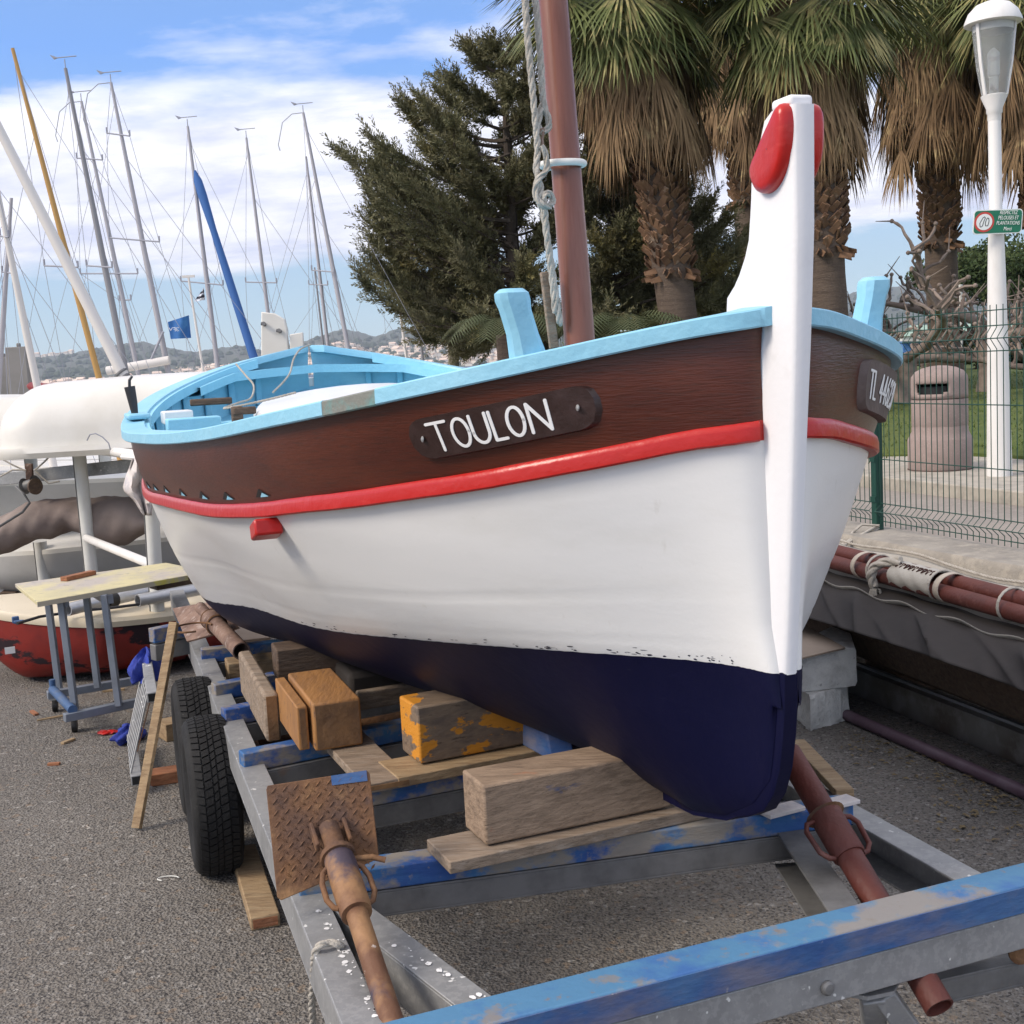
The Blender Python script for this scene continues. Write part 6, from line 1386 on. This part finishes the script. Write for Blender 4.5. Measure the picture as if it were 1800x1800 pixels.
mb.grid(P); mb.add(P[0],[tuple(range(6))]); mb.add(P[-1],[tuple(range(6))]); build('hull',mb,M['wood_dark'],t,smooth=40)
for q in (.6,L_*.5,L_*.85):
    mb=MB(); c=sa+sd*q-sx_*.05; mb.box((c[0]-sx_[0]*.25,c[1]-sx_[1]*.25,.075),(.15,.4,.145),[sd,sx_,(0,0,1)]); build('chock',mb,M['wood_dark'],t,bevel=.005)
# steel channel and pipes lying on the ground
def gline(p,q,z=0,ext=(1.5,.6)):
    a=G(*p,z);b=G(*q,z); d=unit(b-a); return a-d*ext[0],b+d*ext[1]
a,b=gline((1500,1240),(1800,1372),.0,(1.2,.8)); d=unit(b-a); x=np.cross(d,(0,0,1)); x=x if x[0]>0 else -x
t=thing('steel_channel','long rusty grey steel channel lying on its edge along the yard','steel beam',tuple((a+b)/2))
mb=MB(); A=[d,x,(0,0,1)]; c=(a+b)/2+x*.10; L=np.linalg.norm(b-a)
mb.box(c+[0,0,.060],(L,.008,.116),A); mb.box(c+x*.040+[0,0,.1215],(L,.088,.007),A); mb.box(c+x*.040+[0,0,.004],(L,.088,.007),A); build('web',mb,M['channel'],t,bevel=.001)
mb=MB(); mb.box(c+x*.045+[0,0,.132],(L,.022,.012),A); build('bright_strip',mb,M['alu'],t)
a,b=gline((1500,1262),(1800,1392),.025,(.9,.5)); mb=MB(); mb.pipe(a,b,.024,.019,18); solo('purple_pipe',mb,M['purple_pipe'],'long scuffed purple pipe lying in front of the steel channel','pipe',smooth=50)
a,b=gline((1560,1205),(1800,1300),.03,(1.2,.8)); mb=MB(); mb.tube([a,b],.028,14); solo('dark_pipe',mb,M['purple_pipe'],'darker pipe behind the steel channel under the covered boat','pipe',smooth=50)
# two whitewashed concrete blocks and a board
def rough_block(lab,ps,z0,z1,jx=.01,seed=0):
    rs=np.random.default_rng(seed); mb=MB(); a,b,c,d=[np.array(p,float) for p in ps]; n=14; P=[]
    def q(u,v): return (a*(1-u)+b*u)*(1-v)+(d*(1-u)+c*u)*v
    ring=[(i/n,0) for i in range(n)]+[(1,i/n) for i in range(n)]+[(1-i/n,1) for i in range(n)]+[(0,1-i/n) for i in range(n)]
    cen=(a+b+c+d)/4
    for k,(z,s_) in enumerate(((z0,.97),(z0+.02,1.),((z0+z1)/2,1.),(z1-.015,1.0),(z1,.97))):
        P.append([np.array([*(cen+(q(u,v)-cen)*s_)[:2],z])+rs.normal(size=3)*[jx,jx,jx*.4]*(1 if k<4 else .5) for u,v in ring])
    mb.grid(P,close_v=True); mb.add(P[-1],[tuple(range(4*n))]); mb.add(P[0],[tuple(range(4*n))]); return solo('concrete_block',mb,M['concrete_white'],lab,'concrete block','whitewashed blocks',smooth=30)
g=lambda px,py,z:G(px,py,z)
rough_block('lower whitewashed concrete block with a broken edge',[g(1385,1255,0),g(1425,1286,0),g(1492,1266,0),g(1480,1215,0)],0,.155,.003,3)
rough_block('upper whitewashed concrete block carrying the tan board',[g(1360,1216,.158),g(1400,1218,.158),g(1506,1206,.158),g(1490,1150,.158)],.158,.325,.0012,4)
mb=MB(); ps=[g(1345,1152,.333),g(1392,1160,.333),g(1486,1138,.333),g(1408,1095,.333)]; mb.prism(ps,(0,0,-1),.008); solo('tan_board',mb,M['board_tan'],'tan board lying on the whitewashed blocks by the bow','board',bevel=.001)

# ------------------------------------------------------------------ the boat rack on the left
def rpost(px0,py0,px1,py1,d,r,lab):
    a=Y(px0,py0,d); b=Y(px1,py1,d); u=unit(b-a); f=b+u*((0-b[2])/u[2]); t=thing('rack_post',lab,'post',tuple(f),'white posts of the boat rack')
    mb=MB(); mb.tube([a,f],r,20); build('tube',mb,M['post_white'],t,smooth=60)
    mb=MB(); x=np.array([-.75,-.66,0]); mb.beam(a+x*r*.98,f+x*r*.98,.006,.010,up=x,drop=.5); build('seam',mb,M['galv_dark'],t); return a,f
A0,A1=rpost(139,797,166,1060,8.2,.043,'white rack post carrying the upturned white hull, left of the boat')
C0,C1=rpost(262,830,283,1183,6.75,.040,'nearest white rack post, standing in front of the red dinghy')
B0_,B1_=rpost(70,952,86,1090,8.7,.045,'white rack post under the covered boom at the left')
rpost(53,797,58,850,10.2,.05,'white rack post at the back, behind the winch')
rpost(184,797,186,822,10.4,.05,'short white rack post at the back beside the hull')
t=thing('rack_brace',"white tube brace running from the hull's post to the nearest post",'brace',tuple((A0+C0)/2))
mb=MB(); mb.tube([Y(152,946,8.15),Y(266,992,6.78)],.026,14); build('brace_tube',mb,M['lamp_white'],t,smooth=60)
t=thing('rack_brace','white tube running right from the top of the post under the upturned hull','brace',tuple((A0+C0)/2+[0,0,.3]))
mb=MB(); mb.tube([Y(145,790,8.1),Y(190,793,7.9),Y(262,803,7.2)],.030,14); build('brace_tube',mb,M['lamp_white'],t,smooth=60)
# upturned white hull on top
def upturned(x0,x1,d,ztop,zr,label,mt,B=1.3,seed=0):
    """hull lying keel up, its long side towards us; x0,x1 image columns of its ends at depth d"""
    a=Y(x0,700,d); b=Y(x1,690,d+.15); L=np.linalg.norm((b-a)[:2]); dx=unit((b-a)*[1,1,0]); dy=np.array([-dx[1],dx[0],0]); t=thing('upturned_hull',label,'hull',((a[0]+b[0])/2,(a[1]+b[1])/2,zr),'upturned hulls on the rack')
    mb=MB(); P=[]; n=44
    for i in range(n+1):
        s=i/n; e=min(1,s/.16); cap=math.sqrt(max(0,1-(1-e)**2)); hh=(ztop-zr)*(.34+.66*cap)*(1-.0*s)+.035*math.sin(s*PI*.9); w=B*(.72+.28*cap); row=[]
        if i==0: hh*=.25
        c=a*[1,1,0]+dx*L*s+np.array([0,0,zr])
        for j in range(15):
            q=j/14; an=PI*q; yy=-math.cos(an); zz=math.sin(an)
            row.append(c+dy*(B*.5+w*.5*(abs(yy)**.62*(1 if yy>0 else -1)))+[0,0,hh*zz**.72])
        P.append(row)
    mb.grid(P); mb.add(P[0],[tuple(range(15))]); mb.add(P[-1],[tuple(range(15))]); build('shell',mb,M[mt],t,smooth=70)
    mb=MB(); P=[]
    for i in range(n+1):
        s=i/n; c=a*[1,1,0]+dx*L*s+np.array([0,0,zr]); w=B*(.74+.28*math.sqrt(max(0,1-(1-min(1,s/.16))**2)))*.5+.03; y0=B*.5-w
        P.append([c+dy*(y0)+[0,0,.035],c+dy*(y0-.012)+[0,0,.0],c+dy*(y0+.01)+[0,0,-.035],c+dy*(y0+.09)+[0,0,-.03],c+dy*(y0+.09)+[0,0,.03]])
    mb.grid(P,close_v=True); mb.add(P[0],[tuple(range(5))]); build('rim',mb,M['gel_white'],t,smooth=50); return t
zr=Y(140,790,7.9)[2]
upturned(-30,520,7.75,Y(200,673,8.3)[2]+.01,zr,'smooth white dinghy hull turned upside down on the rack beside the boat','gel_white')
upturned(-260,45,8.9,Y(20,700,9.5)[2],zr-.05,'second upturned white hull cut off at the left edge','gel_white')
mb=MB(); mb.tube([Y(153,774,7.72),Y(158,764,7.7),Y(168,762,7.7),Y(180,768,7.7),Y(191,779,7.7),Y(194,790,7.72)],.004,6); solo('bent_wire',mb,M['wire'],'thin bent wire curling against the upturned white hull','wire')
# beam with winch and ropes under the hull
a=Y(-60,848,8.6); b=Y(262,815,8.2); mb=MB(); mb.beam(a,b,.07,.085,drop=.5); solo('rack_beam',mb,M['galv'],'grey steel beam running under the upturned hull','beam',bevel=.004)
t=thing('winch','rusty winch with brown line hanging from a bracket on the grey beam','winch',tuple(Y(55,855,8.3)))
mb=MB(); mb.beam(Y(51,815,8.35),Y(53,848,8.35),.045,.03,up=(0,1,0),drop=.5); build('bracket',mb,M['rust_pipe'],t,bevel=.003)
mb=MB(); c=Y(53,852,8.3); mb.lathe([(.035,-.05),(.055,-.045),(.035,-.035),(.035,.035),(.055,.045),(.035,.05)],c,ax=(.9,-.3,.2),n=20); build('drum',mb,M['galv_dark'],t,smooth=40)
mb=MB(); mb.lathe([(.034,-.012),(.052,-.008),(.054,.008),(.036,.012)],c+[.05,-.05,-.01],ax=(.8,-.6,.0),n=20); build('coiled_line',mb,M['wood_dark'],t,smooth=50)
mb=MB()
for p,q,m_ in (((2,806),(46,828),(24,818)),((62,826),(96,793),(78,812)),((62,828),(105,846),(86,850)),((0,838),(46,826),(22,826))):
    mb.tube([Y(*p,8.3),Y(*m_,8.3),Y(*q,8.3)],.006,5)
build('line',mb,M['rope'],t,smooth=60)
# light grey boat behind, tarp-covered boom, white dinghy below
def upright(x0,x1,d,yr0,yr1,depth,label,mt,B=1.4,deckmt='gel_white',name='dinghy',drop=.0,bow=True):
    a=Y(x0,yr0,d); b=Y(x1,yr1,d+.2); L=np.linalg.norm((b-a)[:2]); dx=unit((b-a)*[1,1,0]); dy=np.array([-dx[1],dx[0],0]); t=thing(name,label,'dinghy',((a[0]+b[0])/2,(a[1]+b[1])/2,0),'dinghies under the rack')
    P=[];D=[];n=40
    for i in range(n+1):
        s=i/n; w=B*(min(1,(s*1.9+.06))**.5 if bow else 1)*.5; z=a[2]*(1-s)+b[2]*s; dp=depth*(min(1,.25+s*2.2)**.7); row=[]; c=a*[1,1,0]+dx*L*s
        for j in range(13):
            an=PI*j/12; row.append(c+dy*(B*.5-w*math.cos(an)**1*1 if False else B*.5-w*(abs(math.cos(an))**.6)*(1 if math.cos(an)>0 else -1))+[0,0,z-dp*math.sin(an)**.8])
        P.append(row); D.append([row[0]+[0,0,.0],row[0]+[0,0,.03],row[0]+dy*.10+[0,0,.05],row[12]-dy*.10+[0,0,.05],row[12]+[0,0,.03],row[12]])
    mb=MB(); mb.grid(P); mb.add(P[0],[tuple(range(13))]); mb.add(P[-1],[tuple(range(13))]); build('hull',mb,M[mt],t,smooth=60)
    mb=MB(); mb.grid(D); mb.add(D[0],[tuple(range(6))]); mb.add(D[-1],[tuple(range(6))]); build('deck',mb,M[deckmt],t,smooth=35); 
    mb=MB(); 
    for s in (.3,.75):
        c=a*[1,1,0]+dx*L*s+dy*B*.5; zz=(a[2]*(1-s)+b[2]*s)-depth*.8; mb.box((c[0],c[1],zz/2),(.12,B*.7,zz),[dx,dy,(0,0,1)])
    if True: build('trestle',mb,M['wood_dark'],t)
    return t
upright(-240,330,9.3,866,842,.42,'pale grey dinghy standing on the rack above the brown boom cover','gel_grey')
upright(-160,330,8.55,1000,948,.34,'white dinghy with a light deck hanging low under the brown cover','gel_grey',deckmt='gel_white')
t=thing('boom_cover','long brown fabric cover sagging over a boom between the rack posts','cover',tuple(Y(150,900,8.35)))
mb=MB(); P=[]; tops=[(-30,938),(0,915),(25,900),(50,884),(100,880),(150,878),(200,874),(235,876),(258,892),(270,910)]; bots=[(-30,985),(0,972),(30,962),(60,948),(90,944),(125,928),(145,938),(175,957),(215,958),(245,942),(262,930),(270,914)]
for i in range(61):
    px=-30+300*i/60; yt=np.interp(px,[p[0] for p in tops],[p[1] for p in tops]); yb=np.interp(px,[p[0] for p in bots],[p[1] for p in bots]); A=Y(px,yt,8.42);Bq=Y(px,yb,8.30); c=(A+Bq)/2; h=np.linalg.norm(A-Bq)/2; row=[]
    for j in range(22):
        an=2*PI*j/22; w=.17; fo=.006*math.sin(i*.9+j*1.1)+.010*math.sin(i*.33-j*.7)
        row.append(c+np.array([0,-math.sin(an)*(w+fo),math.cos(an)*(h+fo*.5)]))
    P.append(row)
mb.grid(P,close_v=True); mb.add(P[0],[tuple(range(22))]); mb.add(P[-1],[tuple(range(22))]); build('cloth',mb,M['tarp_brown'],t,smooth=80,fix=False)
mb=MB(); mb.tube([Y(28,855,8.3),Y(42,868,8.22),Y(52,884,8.2),Y(40,900,8.15),Y(0,925,8.12),Y(-20,938,8.1)],.009,6,flat=.4); build('tie_strap',mb,M['galv_dark'],t)
# pale cloth hanging beside the boat's quarter
cl=[(232,812),(222,838),(217,858),(226,868),(238,880),(248,896),(253,905),(256,880),(262,850),(250,820)]
mb=MB(); P=[]
for i in range(15):
    f=i/14; py=806+100*f; x0=np.interp(py,[806,838,860,880,906],[232,222,216,237,252]); x1=np.interp(py,[806,850,906],[246,262,257]); P.append([Y(x0+(x1+10-x0)*j/8,py,6.6+.05*math.sin(j*1.4+i*.3)) for j in range(9)])
mb.grid(P); o=solo('hanging_cloth',mb,M['cloth_white'],'paint-stained pale cloth hanging beside the stern quarter of the boat','cloth',smooth=80,fix=False); m_=o.modifiers.new('thick','SOLIDIFY'); m_.thickness=.004
mb=MB(); mb.tube([Y(215,803,6.7),Y(262,806,6.6)],.015,8); mb.tube([Y(262,806,6.6),C0],.015,8); solo('cloth_rail',mb,M['lamp_white'],'thin white rail from which the stained cloth hangs','rail')
# red dinghy on the ground with a cream deck and aluminium spars
t=thing('red_dinghy','red dinghy with flaking dark patches and a cream deck lying on the asphalt','dinghy',tuple(G(150,1165,0)))
p0=G(-40,1128,.33); p1=G(410,1068,.33); dx=unit(p1-p0); L=np.linalg.norm(p1-p0); dy=np.cross((0,0,1),dx)
P=[];D=[];n=48
for i in range(n+1):
    s=i/n; w=1.22*min(1,(s*2.1+.04))**.55*.5; zk=.27*max(0,1-s*5.2)**1.5; z=.33+.10*(1-s)**3; row=[]; c=p0*[1,1,0]+dx*L*s+dy*.61
    for j in range(17):
        an=PI*j/16; cs_=math.cos(an); sn_=math.sin(an); row.append(c-dy*w*(abs(cs_)**.42)*(1 if cs_>0 else -1)+[0,0,z-(z-zk-.01)*sn_**.7])
    P.append(row); a_,b_=row[0],row[16]; D.append([a_-dy*.008+[0,0,-.03],a_-dy*.014+[0,0,.0],a_+[0,0,.02],a_+dy*.05+[0,0,.028],c+[0,0,z-c[2]+.065],b_-dy*.05+[0,0,.028],b_+[0,0,.02],b_+dy*.014,b_+dy*.008+[0,0,-.03]])
mb=MB(); mb.grid(P); mb.add(P[0],[tuple(range(17))]); mb.add(P[-1],[tuple(range(17))]); build('hull',mb,M['hull_red'],t,smooth=55)
mb=MB(); mb.grid(D); mb.add(D[0],[tuple(range(9))]); mb.add(D[-1],[tuple(range(9))]); build('deck',mb,M['gel_cream'],t,smooth=45)
c=Y(17,1142,(G(17,1142,.2))[1]-.0); nb_=G(17,1142,.235)-dy*.0
mb=MB(); q=G(17,1142,.25); mb.box(q-dy*.02,(.05,.004,.035),[dx,dy,(0,0,1)]); build('sticker',mb,M['lamp_white'],t)
mb=MB(); mb.tube([G(30,1096,.42),G(70,1084,.41),G(130,1075,.41),G(200,1068,.42),G(262,1060,.42)],.008,6); build('sheet',mb,M['dark_metal'],t,smooth=60)
mb=MB(); q=G(28,1096,.40); mb.rbox(q+[0,0,.02],(.035,.02,.035),.5); mb.rbox(q+[.02,-.01,.01],(.05,.018,.018),.2); build('cleat',mb,M['bluebar'],t,bevel=.005)
def aspar(a,b,r,lab,h=.44): 
    mb=MB(); mb.pipe(G(*a,h),G(*b,h),r,r*.85,18); solo('alloy_spar',mb,M['alu'],lab,'spar','alloy spars on the red dinghy',smooth=50)
aspar((118,1072),(182,1056),.034,'short alloy spar end lying left of the dark band on the red dinghy'); aspar((200,1053),(350,1018),.034,'long alloy spar lying across the back of the red dinghy deck'); aspar((242,1056),(350,1036),.034,'nearer alloy spar right of the front post on the red dinghy')
mb=MB(); mb.pipe(G(190,1056,.44),G(202,1053,.44),.042,.03,18); solo('spar_band',mb,M['black'],'black and orange band holding the two alloy spars','band',smooth=50)
# rubbish and timbers on the ground behind
mb=MB(); mb.rbox(G(250,1150,.0)+[0,.2,.02],(1.4,.5,.03),.25); solo('ground_sheet',mb,M['board_tan'],'flattened cardboard lying behind the trailer wheels','cardboard',bevel=.004)
mb=MB(); mb.beam(G(-80,1098,.05),G(140,1090,.05),.14,.10,drop=.5); solo('ground_beam',mb,M['wood_dark'],'dark timber lying under the white dinghy at the left','timber',bevel=.006)
mb=MB(); mb.rbox(G(22,1070,.0)+[0,0,.1],(.16,.16,.2),.1); solo('support_pad',mb,M['lamp_white'],'small white pad under the white dinghy hull','pad',bevel=.01)
mb=MB(); mb.beam(Y(268,1022,6.3),Y(370,1003,6.5),.10,.085,drop=.5); solo('lashed_board',mb,M['wood_dark'],'dark rough board fixed on the nearest white post behind the table','board',bevel=.004)
# ------------------------------------------------------------------ wheeled trestle table
ZT=.66
t=thing('work_table','wheeled steel trestle with a yellow paint-spattered board on top','table',tuple(G(150,1240,0)))
cs=[G(26,1026,ZT),G(65,1058,ZT),G(330,1011,ZT),G(322,995,ZT),G(292,989,ZT)]
mb=MB(); mb.prism([c for c in cs],(0,0,-1),.018); tp=build('table_top',mb,M['table_top'],t,bevel=.002)
mb=MB(); e0=cs[1]; e1=cs[2]; dE=unit(e1-e0); nE=np.cross(dE,(0,0,1)); mb.beam(e0+nE*.001+[0,0,-.002],e1+nE*.001+[0,0,-.002],.004,.022,drop=1.); build('edge',mb,M['table_edge'],tp)
def gz(p,z): return G(*p,z)
n0,n1=gz((113,1262),.10),gz((252,1232),.10); f0,f1=gz((83,1222),.10),gz((252,1194),.10)
for a,b,lab in ((n0,n1,0),(f0,f1,0)):
    mb=MB(); mb.beam(a,b,.038,.038,drop=.5); build('foot_bar',mb,M['steel_blue'],t,bevel=.003)
for (pt_,pb) in (((84,1058),(104,1212)),((107,1058),(132,1248)),((151,1046),(172,1209)),((183,1046),(209,1241))):
    b=G(*pb,.11); a=Y(*pt_,b[1]-.0); a=np.array([b[0]+(a[0]-b[0])*1.0,b[1],ZT-.02]); mb=MB(); mb.beam(a,b,.030,.030,up=(0,1,0),drop=.5); build('leg',mb,M['steel_blue'],t,bevel=.003)
    mb=MB(); 
a=G(93,1212,.13); b=G(128,1248,.13); mb=MB(); mb.tube([a,b],.022,12); mb.tube([a+[0,0,.0],a+[0,0,.05]],.016,8); build('cross_tube',mb,M['bluebar'],t,smooth=50)
mb=MB(); u0=gz((104,1212),.6); 
for (a,b) in (((84,1062),(110,1064)),((151,1050),(185,1052))):
    pass
a=np.array([gz((104,1212),.11)[0],gz((104,1212),.11)[1],ZT-.045]); b=np.array([gz((132,1248),.11)[0],gz((132,1248),.11)[1],ZT-.045]); mb.beam(a,b,.04,.04,drop=.5); build('head_bar',mb,M['steel_blue'],t)
mb=MB(); a=np.array([*gz((172,1209),.11)[:2],ZT-.045]); b=np.array([*gz((209,1241),.11)[:2],ZT-.045]); mb.beam(a,b,.04,.04,drop=.5); build('head_bar',mb,M['steel_blue'],t)
for c in (gz((131,1275),0.03),gz((97,1240),.03)):
    mb=MB(); mb.lathe([(.018,-.012),(.032,-.012),(.034,0),(.032,.012),(.018,.012)],c,ax=(1,.25,0),n=20); k=build('castor',mb,M['black'],t,smooth=45); mb=MB(); mb.rbox(c+[0,0,.045],(.045,.035,.03),.2); build('fork',mb,M['galv'],k)
mb=MB(); p=G(112,1022,ZT); q=G(164,1010,ZT); mb.beam(p,q,.045,.022,drop=0.); solo('sanding_block',mb,M['wood_brick'],'small red-brown wooden block lying on the yellow table','block',bevel=.003)
mb=MB(); mb.tube([G(65,1266,.01),G(110,1258,.012),G(118,1256,.01)],.006,5); solo('dowel',mb,M['wood_tan'],'thin pale stick lying by the foot of the table','stick')
